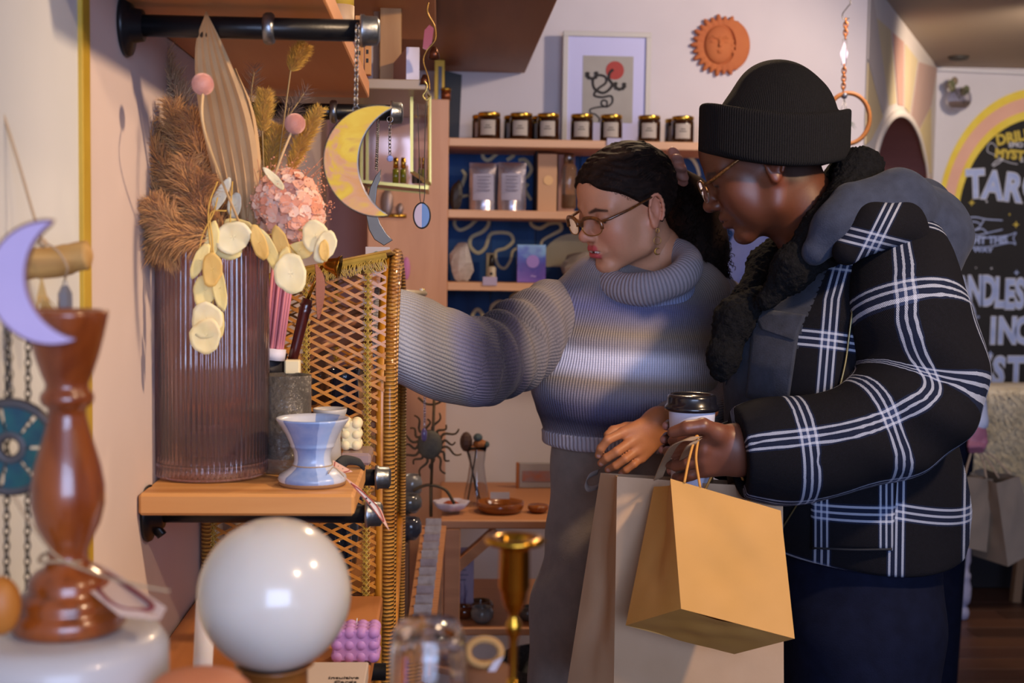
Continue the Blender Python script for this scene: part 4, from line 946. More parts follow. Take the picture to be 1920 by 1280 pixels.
for rr_, mm_ in ((.012, 'b9a9a4'), (.008, '3b2c33'), (.004, 'c9b9b4')):
    c = Vector((P(640, 1268, 1.33).x, 1.335, S2 + .0149 + (.013 - rr_) * .04)); G().prism([(rr_ * cos(2 * pi * i / 20), rr_ * .8 * sin(2 * pi * i / 20)) for i in range(20)], .0003, c, (1, 0, 0), (0, 1, 0)).obj('printed_eye', mat('eye_' + mm_, mm_, .6), bk, False)
bk = thing('book', 'flat grey booklet on the lowest shelf behind the globe', 'book', P(420, 1230, 1.5))
G().box((P(400, 1230, 1.45).x, 1.40, S2 + .0005), (P(545, 1230, 1.45).x, 1.52, S2 + .010), .001).obj('cover', mat('book_grey', '7c706e', .5, c2='5b504f', ns=20), bk, False)
tp = thing('taper_candle', 'plain white taper candle standing left behind the white globe', 'candle', P(378, 1240, 1.36))
c_ = P(374, 1262, 1.36); G().tube([(c_.x, c_.y, S2 + .0005), P(386, 1125, 1.36)], 18 * k(1.36), 20).obj('wax', mat('white_wax', 'd3d0dc', .5, sub=.2), tp); G().tube([P(386, 1125, 1.36), P(386.5, 1117, 1.36)], .0009, 5).obj('wick', mat('wick', 'd8cfc4', .8), tp)
# ------------------------------------------------------------------ rattan tower
rat = mat('rattan', 'cf8a24', .4, c2='ab6a16', ns=35, coat=.3, bump=.25, bs=60)
m = bpy.data.materials.new('wrapped_cane'); m.use_nodes = True; T = NT(m); T.b.inputs['Roughness'].default_value = .4; T.b.inputs['Coat Weight'].default_value = .3
v = T.coord('Object'); wv = T.add('ShaderNodeTexWave', wave_type='BANDS', bands_direction='Z'); wv.inputs['Scale'].default_value = 52; wv.inputs['Distortion'].default_value = 1.2; wv.inputs['Detail Scale'].default_value = 2; T.L(v, wv.inputs[0])
n = T.noise(v, 9, 3); cc = T.ramp(n, [(.3, 'b87426'), (.5, 'd39a42'), (.7, 'a5611f')]); T.L(T.mix(T.math('MULTIPLY', T.math('POWER', T.math('SUBTRACT', 1, wv.outputs['Fac']), 3.0), .75), cc, '6b3a12'), T.b.inputs['Base Color']); T.bump(wv.outputs['Fac'], 1.0, .004); wrap = m
pale_r = mat('pale_cane', 'b9983c', .55, c2='9c7a2a', ns=35, bump=.2)
EX, EY0, EY1 = -.078, 1.95, 2.50; EW = XL + .012
tw = thing('rattan_tower', 'tall woven rattan display tower with lattice side and arched hood', 'rattan shelf', ((EX + EW) / 2, 2.2, 0))
ztop = P(745, 474, EY0).z
def postpath(inset, zt2, n=20):
    yc = (EY0 + EY1) / 2; hy = (EY1 - EY0) / 2 - inset; zb2 = zt2 - hy * .9
    return [Vector((EX, EY0 + inset, 0.001))] + [Vector((EX, EY0 + inset, z)) for z in (.3, .6, .9, 1.1)] + [Vector((EX, yc - hy * cos(pi * i / n), zb2 + hy * .9 * sin(pi * i / n))) for i in range(n + 1)] + [Vector((EX, EY1 - inset, z)) for z in (1.1, .9, .6, .3, 0.001)]
G().tube(postpath(0, ztop), .0095, 12, up=(1, 0, 0)).obj('front_post', wrap, tw)
G().tube([p + Vector((-.012, 0, 0)) for p in postpath(.004, ztop - .004)], .009, 12, up=(1, 0, 0)).obj('front_post', rat, tw)
G().tube([p + Vector((.006, 0, 0)) for p in postpath(.016, ztop - .02)], .006, 10, up=(1, 0, 0)).obj('front_post', wrap, tw)
for Y in (EY0, EY1): G().tube([(EW, Y, 0.001), (EW, Y, 1.40)], .009, 10).obj('rear_post', wrap, tw)
zsd = lambda x: P(590, 510, EY0).z + (x - P(590, 510, EY0).x) / (EX - P(590, 510, EY0).x) * (P(738, 482, EY0).z - P(590, 510, EY0).z)
def lattice(Y, x0, x1, nm):
    g = G(); g2 = G(); H = lambda x: zsd(x) - .004; sp = .0172
    def clip(p, d):
        ts = []
        t0_, t1_ = -9, 9
        for (o_, dd, lo, hi) in ((p[0], d[0], x0, x1), (p[1], d[1], .12, 1.6)):
            a, b = (lo - o_) / dd, (hi - o_) / dd; t0_ = max(t0_, min(a, b)); t1_ = min(t1_, max(a, b))
        # upper slanted edge
        n_ = 24; ok = [t0_ + (t1_ - t0_) * i / n_ for i in range(n_ + 1) if p[1] + d[1] * (t0_ + (t1_ - t0_) * i / n_) <= H(p[0] + d[0] * (t0_ + (t1_ - t0_) * i / n_)) + .002]
        return (min(ok), max(ok)) if len(ok) > 1 and max(ok) - min(ok) > .01 else None
    for fam, (sl, off, wdt) in enumerate(((-.52, -.0012, .0026), (.46, .0012, .0022))):
        d = Vector((1, 0, sl)).normalized(); c = -.3
        while c < 1.9:
            r_ = clip((x0, c), (d.x, d.z))
            if r_:
                a = Vector((x0 + d.x * r_[0], Y + off, c + d.z * r_[0])); b = Vector((x0 + d.x * r_[1], Y + off, c + d.z * r_[1]))
                g.ribbon([a, b], Vector((0, 0, wdt)), .0009)
            c += sp if fam == 0 else sp * 1.06
    g.obj('cane_lattice', rat, tw, False)['kind'] = 'stuff'
    # pale plaited uprights and the fringed top edge
    rr = random.Random(3)
    for xb in (P(690, 600, EY0).x, P(575, 600, EY0).x, x0 + .01):
        if Y != EY0 and xb != x0 + .01: pass
        z = .15
        while z < H(xb) - .004:
            for s_ in (-1, 1):
                g2.tube([(xb - .005 * s_, Y - .004, z), (xb + .0, Y - .006, z + .007), (xb + .006 * s_, Y - .003, z + .014)], .0011, 4)
            z += .0085
        g2.tube([(xb, Y - .003, .13), (xb, Y - .003, H(xb))], .0022, 5)
    n_ = 70
    for i in range(n_):
        x = x0 + (x1 - x0) * i / n_; z = H(x); 
        for q in range(3): g2.tube([(x + rr.uniform(-.002, .002), Y - .002, z + .006), (x + rr.uniform(-.004, .004), Y - .006, z - .001), (x + rr.uniform(-.006, .006), Y - .004 - rr.uniform(0, .003), z - rr.uniform(.008, .014))], .0009, 4)
    g2.tube([(x0, Y, H(x0) + .008), (x1, Y, H(x1) + .008)], .0055, 8)
    g2.obj('plaited_edge', pale_r, tw, False)['kind'] = 'stuff'
lattice(EY0, EW, EX - .006, 'a'); lattice(EY1, EW, EX - .006, 'b')
# woven roof over the hood
V = []; F = []
for i in range(15):
    for j, x in enumerate((EW, (EW + EX) / 2, EX)):
        yc = (EY0 + EY1) / 2; hy = (EY1 - EY0) / 2; a = pi * i / 14; zt3 = zsd(x) + .012; V.append((x, yc - hy * cos(a), zt3 - .0 + (ztop - zsd(EX) - .01) * sin(a) * (.3 + .7 * j / 2)))
for i in range(14):
    for j in range(2): q = i * 3 + j; F.append((q, q + 1, q + 4, q + 3))
o = mesh('woven_roof', V, F, mat('woven_mat', 'ab8440', .7, c2='8f6a2c', ns=60, bump=.6, bs=120), tw); md = o.modifiers.new('s', 'SOLIDIFY'); md.thickness = .004
# shelves inside the tower and horizontal rails
for z in (1.25, .97, .66, .34):
    G().box((EW + .01, EY0 + .012, z - .012), (EX - .006, EY1 - .012, z), .002).obj('shelf_board', mat('rattan_shelf', '9a6230', .55, c2='7f4d22', ns=12, stretch=(1, .2, 1)), tw, False)
G().tube([(EX, EY0, .74), (EX, EY1, 1.0)], .008, 8).obj('brace', rat, tw)
# objects inside, seen through the cane
clear = mat('clear_glass', 'e8e8ea', .05, trans=1.0, ior=1.3)
r = random.Random(4)
for i in range(9):
    x = EW + .05 + (i % 3) * .075; Y = EY0 + .08 + (i // 3) * .15 + .02 * (i % 2); z = 1.2505; h = .05 + .012 * (i % 4)
    o = G().lathe([(0, 0), (.018, 0), (.024, h * .4), (.022, h * .8), (.026, h), (.023, h), (.019, h * .8), (.020, h * .4), (0, .006)], (x, Y, z), 20).obj('glass_holder', mat('amber_clear', 'd7b083', .1, trans=.6) if i % 2 else mat('dark_glass', '2e3340', .1, trans=.3), None)
    tag(o, 'small glass holder inside the rattan tower behind the lattice', 'glass', 'glass holders inside the rattan tower')
for i in range(6):
    o = G().lathe([(0, 0), (.03, 0), (.034, .05), (.031, .1), (.028, .1), (.03, .05), (0, .006)], (EW + .07 + (i % 2) * .11, EY0 + .1 + (i // 2) * .16, .9705), 20).obj('glass_jar', mat('dark_glass', '2e3340', .1, trans=.3) if i % 2 else clear, None)
    tag(o, 'glass jar on the middle shelf inside the rattan tower', 'jar', 'glass jars on the middle tower shelf')
# ------------------------------------------------------------------ hanging moons and chains
def chainlinks(a, b, link=.0075, wr=.0009, m_=None, par=None, nm='chain_link', rr=.0025):
    a, b = Vector(a), Vector(b); d = b - a; n = max(int(d.length / (link * .74)), 1); d.normalize(); s = d.orthogonal().normalized(); u = d.cross(s); g = G()
    for i in range(n):
        c = a.lerp(b, (i + .5) / n); w_ = s if i % 2 else u
        g.tube([c + d * cos(t) * link * .5 + w_ * sin(t) * rr for t in [2 * pi * j / 10 for j in range(10)]], wr, 4, closed=True)
    o = g.obj(nm.replace('_link', ''), m_ or steelc, par); return o
steelc = mat('steel_chain', '8d8a88', .3, 1)
def crescent(cx, cy, Y, r_out, r_in, off, a0, depth, rotd, m_, par, edge_m, n=40):
    """crescent of stained glass: outer arc and offset inner arc, in pixels"""
    kk_ = k(Y); c = P(cx, cy, Y); ro = R(rotd); 
    # intersection angle of both circles
    xi = (r_out ** 2 - r_in ** 2 + off ** 2) / (2 * off); th = math.acos(max(-1, min(1, xi / r_out))); yi = r_out * sin(th); th2 = atan2(yi, xi - off)
    outer = [(r_out * cos(t), r_out * sin(t)) for t in [th + (2 * pi - 2 * th) * i / n for i in range(n + 1)]]
    inner = [(off + r_in * cos(t), r_in * sin(t)) for t in [2 * pi - th2 - (2 * pi - 2 * th2) * i / n for i in range(1, n)]]
    pts = [((x * cos(ro) - y * sin(ro)) * kk_, (x * sin(ro) + y * cos(ro)) * kk_) for x, y in outer + inner]
    nn = len(pts); g = G(); V = [c + Vector((x, -.0015, z)) for x, z in pts] + [c + Vector((x, .0015, z)) for x, z in pts]; F = []
    o_ = list(range(n + 1)); i_ = [n] + list(range(n + 1, nn))[:] + [0]; i_ = i_[::-1]
    for j in range(n):
        a, b = o_[j], o_[j + 1]; c1, d1 = i_[j], i_[j + 1]
        F.append((a, b, d1, c1)); F.append((a + nn, c1 + nn, d1 + nn, b + nn))
    mesh('glass_pane', V, [tuple(dict.fromkeys(f)) for f in F if len(dict.fromkeys(f)) > 2], m_, par, False)
    G().tube([c + Vector((x, 0, z)) for x, z in pts], .0017, 6, closed=True).obj('lead_rim', edge_m, par)
m = bpy.data.materials.new('amber_stained_glass'); m.use_nodes = True; T = NT(m); v = T.coord('Object', (1, 1, 2.2)); n = T.noise(v, 12, 3, .6, 1.4)
T.L(T.ramp(n, [(.32, 'c08a45'), (.42, 'c29068'), (.5, 'c9a52c'), (.6, 'cfb23a'), (.72, 'b58444')]), T.b.inputs['Base Color']); T.b.inputs['Roughness'].default_value = .5; T.b.inputs['Specular IOR Level'].default_value = .25
mo = thing('glass_moon', 'large amber yellow stained glass crescent moon hanging from the pipe', 'ornament', P(690, 300, 1.45))
crescent(711, 302, 1.46, 101, 112, 72, 0, .003, -2, m, mo, mat('lead_dark', '6a6664', .3, .9))
G().tube([P(668, 206, 1.46) + Vector((.004 * cos(t), 0, .004 * sin(t))) for t in [2 * pi * j / 12 for j in range(12)]], .0007, 5, closed=True).obj('hanging_ring', steelc, mo)
chainlinks(P(667, 200, 1.462), P(670, 45, 1.475), par=mo)
mo2 = thing('grey_moon', 'dark grey metal crescent moon hanging on a chain behind the yellow glass moon', 'ornament', P(710, 400, 1.9))
gm = mat('grey_metal', '75726c', .5, .5, c2='66635e', ns=9)
gpts = [P(x, y, 2.0) for x, y in ((714, 318), (706, 330), (695, 352), (689, 380), (688, 405), (693, 430), (703, 448), (720, 459), (735, 450), (724, 439), (712, 420), (705, 400), (703, 380), (706, 350), (712, 335))]
G().prism([(p.x, p.z) for p in gpts], .003, (0, 2.0, 0), (1, 0, 0), (0, 0, 1)).obj('metal_sheet', gm, mo2, False); G().tube(gpts, .0013, 6, closed=True).obj('lead_rim', mat('lead_dark', '6a6664', .3, .9), mo2)
chainlinks(P(706, 318, 2.0), P(709, 222, 2.24), par=mo2)
# short chain with a crystal star
st = thing('crystal_star', 'tiny faceted crystal on a short chain in front of the lantern', 'ornament', P(730, 295, 2.2))
chainlinks(P(731, 230, 2.2), P(731, 290, 2.2), par=st); G().ball(P(731, 297, 2.2), .006, 6, 4).obj('crystal', mat('crystal_blue', '9fb4ff', .05, .2, coat=1), st, False)
G().tube([P(731, 224, 2.2) + Vector((.005 * cos(t), 0, .005 * sin(t))) for t in [2 * pi * j / 12 for j in range(12)]], .0008, 5, closed=True).obj('hanging_ring', steelc, st)
# oval blue and pink pendant
op = thing('oval_pendant', 'oval stained glass pendant half pink and half deep blue on a thin cord', 'ornament', P(790, 405, 2.3))
def halfoval(px, py, rx, ry, Y, side, m_):
    c = P(px, py, Y); kk_ = k(Y); pts = [(side * rx * kk_ * sin(pi * i / 16), ry * kk_ * cos(pi * i / 16)) for i in range(17)]; G().prism(pts, .004, c, (1, 0, 0), (0, 0, 1)).obj('glass_half', m_, op, False)
halfoval(791, 404, 14, 22, 2.3, -1, mat('pendant_pink', 'a98a8c', .2)); halfoval(791, 404, 14, 22, 2.3, 1, mat('pendant_blue', '1c4585', .2))
G().tube([P(791, 404, 2.298) + Vector((15 * k(2.3) * cos(t), 0, 23 * k(2.3) * sin(t))) for t in [2 * pi * j / 28 for j in range(28)]], .0018, 6, closed=True).obj('lead_rim', mat('dark_lead', '332f2e', .4, .8), op)
G().tube(bez([P(783, 195, 2.3), P(786, 300, 2.3), P(787, 365, 2.3), P(791, 382, 2.3), P(796, 365, 2.3), P(796, 300, 2.3), P(798, 195, 2.3)], 8), .0008, 5).obj('cord', mat('dark_cord', '3b3430', .6), op)
# ------------------------------------------------------------------ glass lantern with an open door
la = thing('glass_lantern', 'brass framed glass lantern box with an open door hanging beside the wooden panel', 'lantern', P(745, 340, 2.9)); YL = 2.9; YL2 = 3.12
brass = mat('pale_brass', 'b7a15a', .3, .8); lg = mat('lantern_glass', 'e6dde0', .03, trans=1.0, ior=1.1)
def bar(a, b, w_=.005, m_=None, nm='frame_bar', par=None): G().tube([a, b], w_, 4).obj(nm, m_ or brass, par or la, False)
c1 = [P(678, 340, YL), P(800, 352, YL), P(800, 172, YL), P(678, 168, YL)]
c2 = [p + Vector((0, YL2 - YL, 0)) for p in c1]
for q in (c1, c2):
    for i in range(4): bar(q[i], q[(i + 1) % 4])
for i in range(4): bar(c1[i], c2[i])
for q in (c2,): mesh('glass_pane', q, [(0, 1, 2, 3)], mat('mirror_pink', 'c0a09a', .08, .2), la, False)
mesh('lantern_base', [c1[0], c1[1], c2[1], c2[0]], [(0, 1, 2, 3)], mat('lantern_floor', '8f6a55', .4), la, False)
dr = thing('lantern_door', 'x', 'x'); dr.name = 'lantern_door'
del dr['label'], dr['category']; dr.parent = la; dr.matrix_parent_inverse = parent_world(la).inverted()
dd = [P(772, 322, 2.72), P(806, 345, YL), P(806, 180, YL), P(772, 142, 2.72)]
for i in range(4): bar(dd[i], dd[(i + 1) % 4], .0045, None, 'door_bar', dr)
mesh('door_glass', dd, [(0, 1, 2, 3)], lg, dr, False)
for i, (px, c_) in enumerate(((742, '7a7a1c'), (756, '7a7a1c'), (778, '30343f'), (790, '30343f'))):
    Y = 3.0; o = thing('oil_vial', 'small vial with gold cap standing inside the glass lantern', 'vial', P(px, 328, Y), 'vials inside the lantern')
    zb_ = c1[0].z + .003; g = G().lathe([(0, 0), (6 * k(Y), 0), (6 * k(Y), .032), (0, .034)], (P(px, 330, Y).x, Y, zb_), 16).obj('vial_body', mat('vial_' + c_, c_, .15, coat=.5), o); G().lathe([(0, .034), (5 * k(Y), .034), (4.5 * k(Y), .058), (0, .06)], (P(px, 330, Y).x, Y, zb_), 14).obj('gold_cap', gold, o)
# s-hook with pink crystal ornament above
orn = thing('bell_ornament', 'hanging brass curl ornament with a pink glass shard and small bells', 'ornament', P(805, 60, 2.6)); bz = mat('aged_brass', '8a6a35', .35, .9)
G().tube(bez([P(803, 5, 2.6), P(802, 25, 2.6), P(815, 50, 2.6), P(816, 75, 2.6), P(800, 95, 2.6), P(794, 115, 2.6), P(803, 145, 2.6), P(806, 170, 2.6)], 8), .0017, 6).obj('wire_curl', bz, orn)
G().prism([(x * k(2.6), y * k(2.6)) for x, y in ((-9, -22), (-6, 10), (3, 20), (11, 14), (8, -12), (-2, -26))], .006, P(802, 68, 2.6), (1, 0, 0), (0, 0, 1)).obj('glass_shard', mat('pink_shard', '9c4a58', .15, coat=.5), orn, False)
for px, py, s_ in ((814, 100, 1.1), (796, 150, .9)):
    lathe_px(px, 2.6, [(0, py - 12 * s_), (4 * s_, py - 11 * s_), (8 * s_, py - 2 * s_), (10 * s_, py + 10 * s_), (8.5 * s_, py + 10 * s_), (0, py)], 18).obj('bell', mat('copper_dark', '5c3626', .35, .8), orn)
G().tube(bez([P(795, 152, 2.5), P(801, 160, 2.5), P(799, 170, 2.5), P(793, 180, 2.5), P(800, 188, 2.5), P(806, 182, 2.5)], 6), .0016, 6).obj('s_hook', brass, orn)
# goods on the top shelf
tz = UZ + .0305
def sbox(name, lab, cat, x0, x1, y0, y1, h, m_, z=None):
    z = tz if z is None else z; t = thing(name, lab, cat, ((x0 + x1) / 2, y0, z)); G().box((x0, y0, z), (x1, y1, z + h), .001).obj('carton', m_, t, False); return t
t = thing('pillar_candle', 'yellow pillar candle in a pale pot on the top shelf edge', 'candle', (-.16, 1.83, tz)); yw = mat('yellow_wax', 'cdae45', .5, c2='bd9c38', ns=12)
cX = P(640, 20, 1.86).x
G().lathe([(0, 0), (.0185, 0), (.0185, .042), (0, .042)], (cX, 1.86, tz), 28).obj('pot', mat('pale_pot', 'b99a78', .6), t); G().lathe([(0, .042), (.018, .042), (.018, .066), (.013, .072), (0, .073)], (cX, 1.86, tz), 28).obj('wax', yw, t)
for i, (x0, x1, y0) in enumerate(((665, 680, 2.16), (683, 695, 2.24))):
    a, b = P(x0, 150, y0), P(x1, 150, y0); t = sbox('kraft_card', ['kraft paper card with dark marks at the end of the top shelf', 'narrow kraft card with dark marks behind the first kraft card'][i], 'card', a.x, b.x, y0, y0 + .02, .085, mat('kraft', 'bf8a52', .7, c2='b47f48', ns=9))
    for j in range(3): G().box((a.x + .003, y0 - .0008, tz + .05 - j * .015), (b.x - .004, y0 - .0002, tz + .057 - j * .015)).obj('printed_mark', ink, t, False)
t = sbox('wooden_plank', 'upright tan wooden plank beyond the top shelf', 'plank', P(712, 120, 2.9).x, P(752, 120, 2.9).x, 2.9, 2.93, .36, wood('tan_plank', 'b08045', 'b98a50', 'a4743b', 'Z', 5), z=P(712, 180, 2.9).z)
t = sbox('wooden_plank', 'narrow dark wooden plank left of the tan plank', 'plank', P(700, 120, 2.95).x, P(712, 120, 2.95).x, 2.94, 2.96, .34, wood('dark_plank', '7b5228', '84592e', '6d4722', 'Z', 5), z=P(712, 180, 2.9).z)
sh = G().box((XL + .01, 2.6, P(760, 167, 2.75).z - .02), (P(800, 167, 2.75).x, 3.2, P(760, 167, 2.75).z), .002).obj('glass_shelf', mat('thin_shelf', 'a5937c', .4), None, False); tag(sh, 'thin shelf under the tall pink and white carton', 'shelf')
a, b = P(761, 160, 2.68), P(786, 160, 2.68); zz0 = P(760, 167, 2.75).z + .0005
t = thing('tall_carton', 'tall carton with a white face and a pink side near the brass lantern', 'box', (a.x, 2.68, zz0)); h = P(770, 88, 2.68).z - zz0
G().box((a.x, 2.68, zz0), (b.x, 2.70, zz0 + h), .001).obj('carton_face', mat('carton_bright', 'd9d4e2', .5), t, False)
G().add([(a.x, 2.69, zz0), (a.x, 2.69, zz0 + h), (P(733, 100, 2.95).x, 2.95, zz0 + h), (P(733, 100, 2.95).x, 2.95, zz0), (a.x + .02, 2.70, zz0), (a.x + .02, 2.70, zz0 + h), (P(745, 100, 2.95).x, 2.95, zz0 + h), (P(745, 100, 2.95).x, 2.95, zz0)], [(0, 1, 2, 3), (4, 7, 6, 5), (1, 5, 6, 2), (0, 3, 7, 4), (0, 4, 5, 1), (3, 2, 6, 7)]).obj('carton_side', mat('carton_pink', 'b48a86', .6), t, False)
PT = P(825, 186, YS).z + .0005
t = thing('gilded_picture', 'upright gold frame on top of the wooden panel', 'frame', P(825, 186, 3.85)); rect2 = lambda x0, y0, x1, Y, th, m_, nm, par: G().box((P(x0, y0, Y).x, Y, PT), (P(x1, y0, Y).x, Y + th, P(x0, y0, Y).z), .001).obj(nm, m_, par, False)
rect2(815, 112, 834, 3.85, .01, mat('gold_leaf', 'b88c2c', .4, .5), 'frame_rail', t); rect2(822, 124, 829, 3.845, .004, mat('frame_mirror', '8b8a90', .1, .8), 'mirror', t)
t = thing('dark_picture', 'black framed piece leaning behind the copper candle', 'frame', P(850, 190, 3.95)); zfr = SH[0] + .001
G().add([(P(818, 130, 3.99).x, 3.99, zfr + .0), (P(862, 140, 3.99).x, 3.99, zfr), (P(866, 140, 3.99).x, 3.99, P(866, 140, 3.99).z), (P(818, 128, 3.99).x, 3.99, P(820, 128, 3.99).z)] + [(x, 4.01, z) for x, z in ()], [(0, 1, 2, 3)]).obj('panel', mat('black_wood', '1c1715', .5), t, False).modifiers.new('s', 'SOLIDIFY').thickness = .012
t = thing('copper_candle', 'copper candle tin with gold lid on top of the wooden panel', 'candle', P(842, 186, 3.9)); X_ = P(836, 186, 3.83).x
G().lathe([(0, 0), (9 * k(3.8), 0), (9 * k(3.8), .030), (0, .03)], (X_, 3.84, PT), 24).obj('tin', mat('copper', '8a4a2a', .3, .7), t); G().lathe([(0, .03), (9.6 * k(3.8), .03), (9.6 * k(3.8), .037), (0, .038)], (X_, 3.84, PT), 24).obj('lid', gold, t)
# card and ornaments on the panel
o = rect(685, 463, 731, 486, 2.3, .002, mat('card_white', 'c9c6cc', .6), 'white_card', None); tag(o, 'white card with a small green print above the rattan hood', 'card')
disc(706, 477, 6, 2.298, mat('green_print', '5c7a64', .7), 'printed_leaf', o)
o = G().ball(P(762, 503, 3.796), (.011, .004, .034), 16, 12).obj('pink_ornament', mat('pink_plastic', 'c878a8', .5), None); tag(o, 'pink oval ornament on the wooden panel right of the rattan hood', 'ornament')
t = thing('chain_hook', 'brass hook with a silver chain and pointed pendant right of the rattan post', 'hook', P(797, 560, 2.75))
G().tube(bez([P(791, 541, 2.75), P(796, 545, 2.75), P(794, 560, 2.75), P(800, 572, 2.75), P(806, 565, 2.75), P(806, 560, 2.75)], 6), .0018, 6).obj('hook_wire', brass, t)
chainlinks(P(798, 574, 2.75), P(796, 800, 2.75), par=t, m_=mat('silver_chain', 'b9b9c4', .2, 1))
G().lathe([(0, -.016), (.006, -.010), (.007, .006), (.003, .014), (0, .016)], P(795, 815, 2.75), 12).obj('pendant', mat('violet_stone', '6a5a80', .2, coat=.5), t)
G().tube([(EX, EY1, P(762, 548, 2.5).z), P(796, 550, 2.75)], .006, 10).obj('rail', mat('rail_white', 'b9ab92', .4), t); G().tube([P(790, 541, 2.74), P(790, 600, 2.74)], .005, 4).obj('white_strip', mat('strip_white', 'e2dfd2', .4), t)
t = thing('gold_ring_hook', 'small gold bar with a silver round ornament behind the grey moon', 'ornament', P(740, 405, 3.7))
G().tube([P(715, 403, 3.795), P(762, 405, 3.795)], .006, 8).obj('bar', gold, t); G().ball(P(750, 392, 3.79), (.010, .005, .018), 12, 8).obj('silver_drop', mat('dull_silver', '8d7a74', .4, .6), t); G().ball(P(726, 380, 3.79), (.018, .006, .04), 12, 8).obj('silver_disc', mat('dull_silver', '8d7a74', .4, .6), t)
# ================================================================== foreground table
TZ = 1.10
ft = thing('display_table', 'wooden display table in the near foreground below the picture edge', 'table', (-.1, .9, TZ))
G().box((XL + .004, .55, TZ - .03), (.28, 1.12, TZ), .003).obj('tabletop', wood('table_brown', '6b4226', '7a4d2e', '5b371f', 'X', 6), ft, False)
for x in (XL + .03, .24):
    for y in (.6, 1.08): G().tube([(x, y, 0.0), (x, y, TZ - .03)], .018, 10).obj('leg', mat('table_leg', '4a2e1c', .5), ft)
# white drum
Yc = .90; dX = P(118, 1200, Yc).x
dz = P(118, 1178, Yc).z
o = G().lathe([(0, TZ + .0005), (.055, TZ + .0005), (.068, TZ + .01), (.0725, dz - .03), (.072, dz - .012), (.066, dz - .003), (.055, dz), (0, dz)], (dX, Yc, 0), 48).obj('white_pedestal', mat('white_glaze', 'c4beba', .35, c2='b5aeaa', ns=4, coat=.2), None)
tag(o, 'round white glazed ceramic pedestal under the turned wooden candlestick', 'pedestal')
# turned candlestick
mah = bpy.data.materials.new('turned_mahogany'); mah.use_nodes = True; T = NT(mah); n = T.noise(T.coord('Object', (1, 1, .25)), 26, 4, .6, 1); T.L(T.ramp(n, [(.3, '6b2c0c'), (.55, '8f4515'), (.75, '51200a')]), T.b.inputs['Base Color']); T.b.inputs['Roughness'].default_value = .28; T.b.inputs['Coat Weight'].default_value = .6
cs = [(0, 1196), (98, 1196), (103, 1188), (104, 1172), (98, 1160), (90, 1156), (92, 1148), (90, 1138), (82, 1128), (72, 1122), (74, 1112), (70, 1100), (58, 1088), (44, 1080), (36, 1068), (36, 1050), (42, 1034), (58, 1000), (66, 965), (66, 930), (60, 895), (50, 860), (40, 825), (34, 800), (34, 785), (44, 778), (48, 768), (47, 758), (40, 750), (38, 740), (46, 720), (56, 690), (66, 650), (74, 612), (75, 602), (66, 600), (58, 615), (0, 625)]
t = thing('wooden_candlestick', 'tall turned brown wooden candlestick standing on the white pedestal', 'candlestick', (P(127, 1196, Yc).x, Yc, dz))
off = dz - P(127, 1196, Yc).z
g = lathe_px(127, Yc, cs, 48); g.V = [(x, y, z + off + .0006) for x, y, z in g.V]; g.obj('turned_body', mah, t)
tw_ = mat('twine_f', 'a58a6a', .9)
G().tube([P(118, 1045, Yc) + Vector((.0158 * cos(a), .0158 * sin(a), .001 * sin(3 * a))) for a in [2 * pi * i / 24 for i in range(24)]], .0013, 6, closed=True).obj('twine', tw_, t)
G().tube(bez([P(25, 930, .86), P(60, 985, .86), P(110, 1045, .86), P(180, 1075, .85), P(250, 1095, .84), P(318, 1108, .84)], 8), .0010, 6).obj('twine', tw_, t)
tg = thing('paper_tag', 'tilted paper tag with a dark red ring tied to the wooden candlestick', 'tag', P(240, 1100, .87)); 
V = [P(150, 1048, .93), P(195, 1060, .93), P(312, 1140, .87), P(300, 1162, .86), P(225, 1155, .86), P(170, 1110, .88)]
mesh('card', V, [(0, 1, 2, 3, 4, 5)], mat('tag_pale', 'cdb2a2', .7), tg, False).modifiers.new('s', 'SOLIDIFY').thickness = .0005
c = sum(V, Vector()) / 6
G().tube([c + (v - c) * .66 + Vector((0, -.0012, .0006)) for v in bez(V + [V[0]], 5)][:-1], .0016, 5, closed=True).obj('printed_ring', mat('tag_dark_red', '7c2f30', .7), tg)
# globe candle on a wooden stand
gY = 1.0; gc = P(515, 1113, gY); gr = 143 * k(gY)
gl = thing('globe_candle', 'large glossy white globe on a brown wooden ring stand', 'globe', (gc.x, gY, TZ))
G().ball(gc, gr, 64, 40).obj('globe', mat('globe_white', 'd2cabd', .22, sub=.15, coat=.5, c2='cac2b6', ns=5), gl)
G().lathe([(0, TZ + .0005), (.036, TZ + .0005), (.036, TZ + .006), (.026, gc.z - gr - .012), (.026, gc.z - gr * .98), (.031, gc.z - gr * .93), (.028, gc.z - gr * .93), (.010, gc.z - gr * 1.01), (0, gc.z - gr * 1.01)], (gc.x, gY, 0), 36).obj('stand', mat('stand_brown', '8a5522', .4, coat=.3, c2='734318', ns=20), gl)
# orange dome
oY = .84; oc = P(372, 1296, oY)
o = G().lathe([(0, TZ + .0005), (.03, TZ + .0005), (.034, TZ + .03), (.034, P(372, 1290, oY).z), (.026, P(372, 1270, oY).z), (.012, P(372, 1264, oY).z), (0, P(372, 1263, oY).z)], (oc.x, oY, 0), 32).obj('orange_candle', mat('orange_wax', 'cf7f55', .6, sub=.2), None); tag(o, 'orange rounded candle top at the lower edge below the white globe', 'candle')
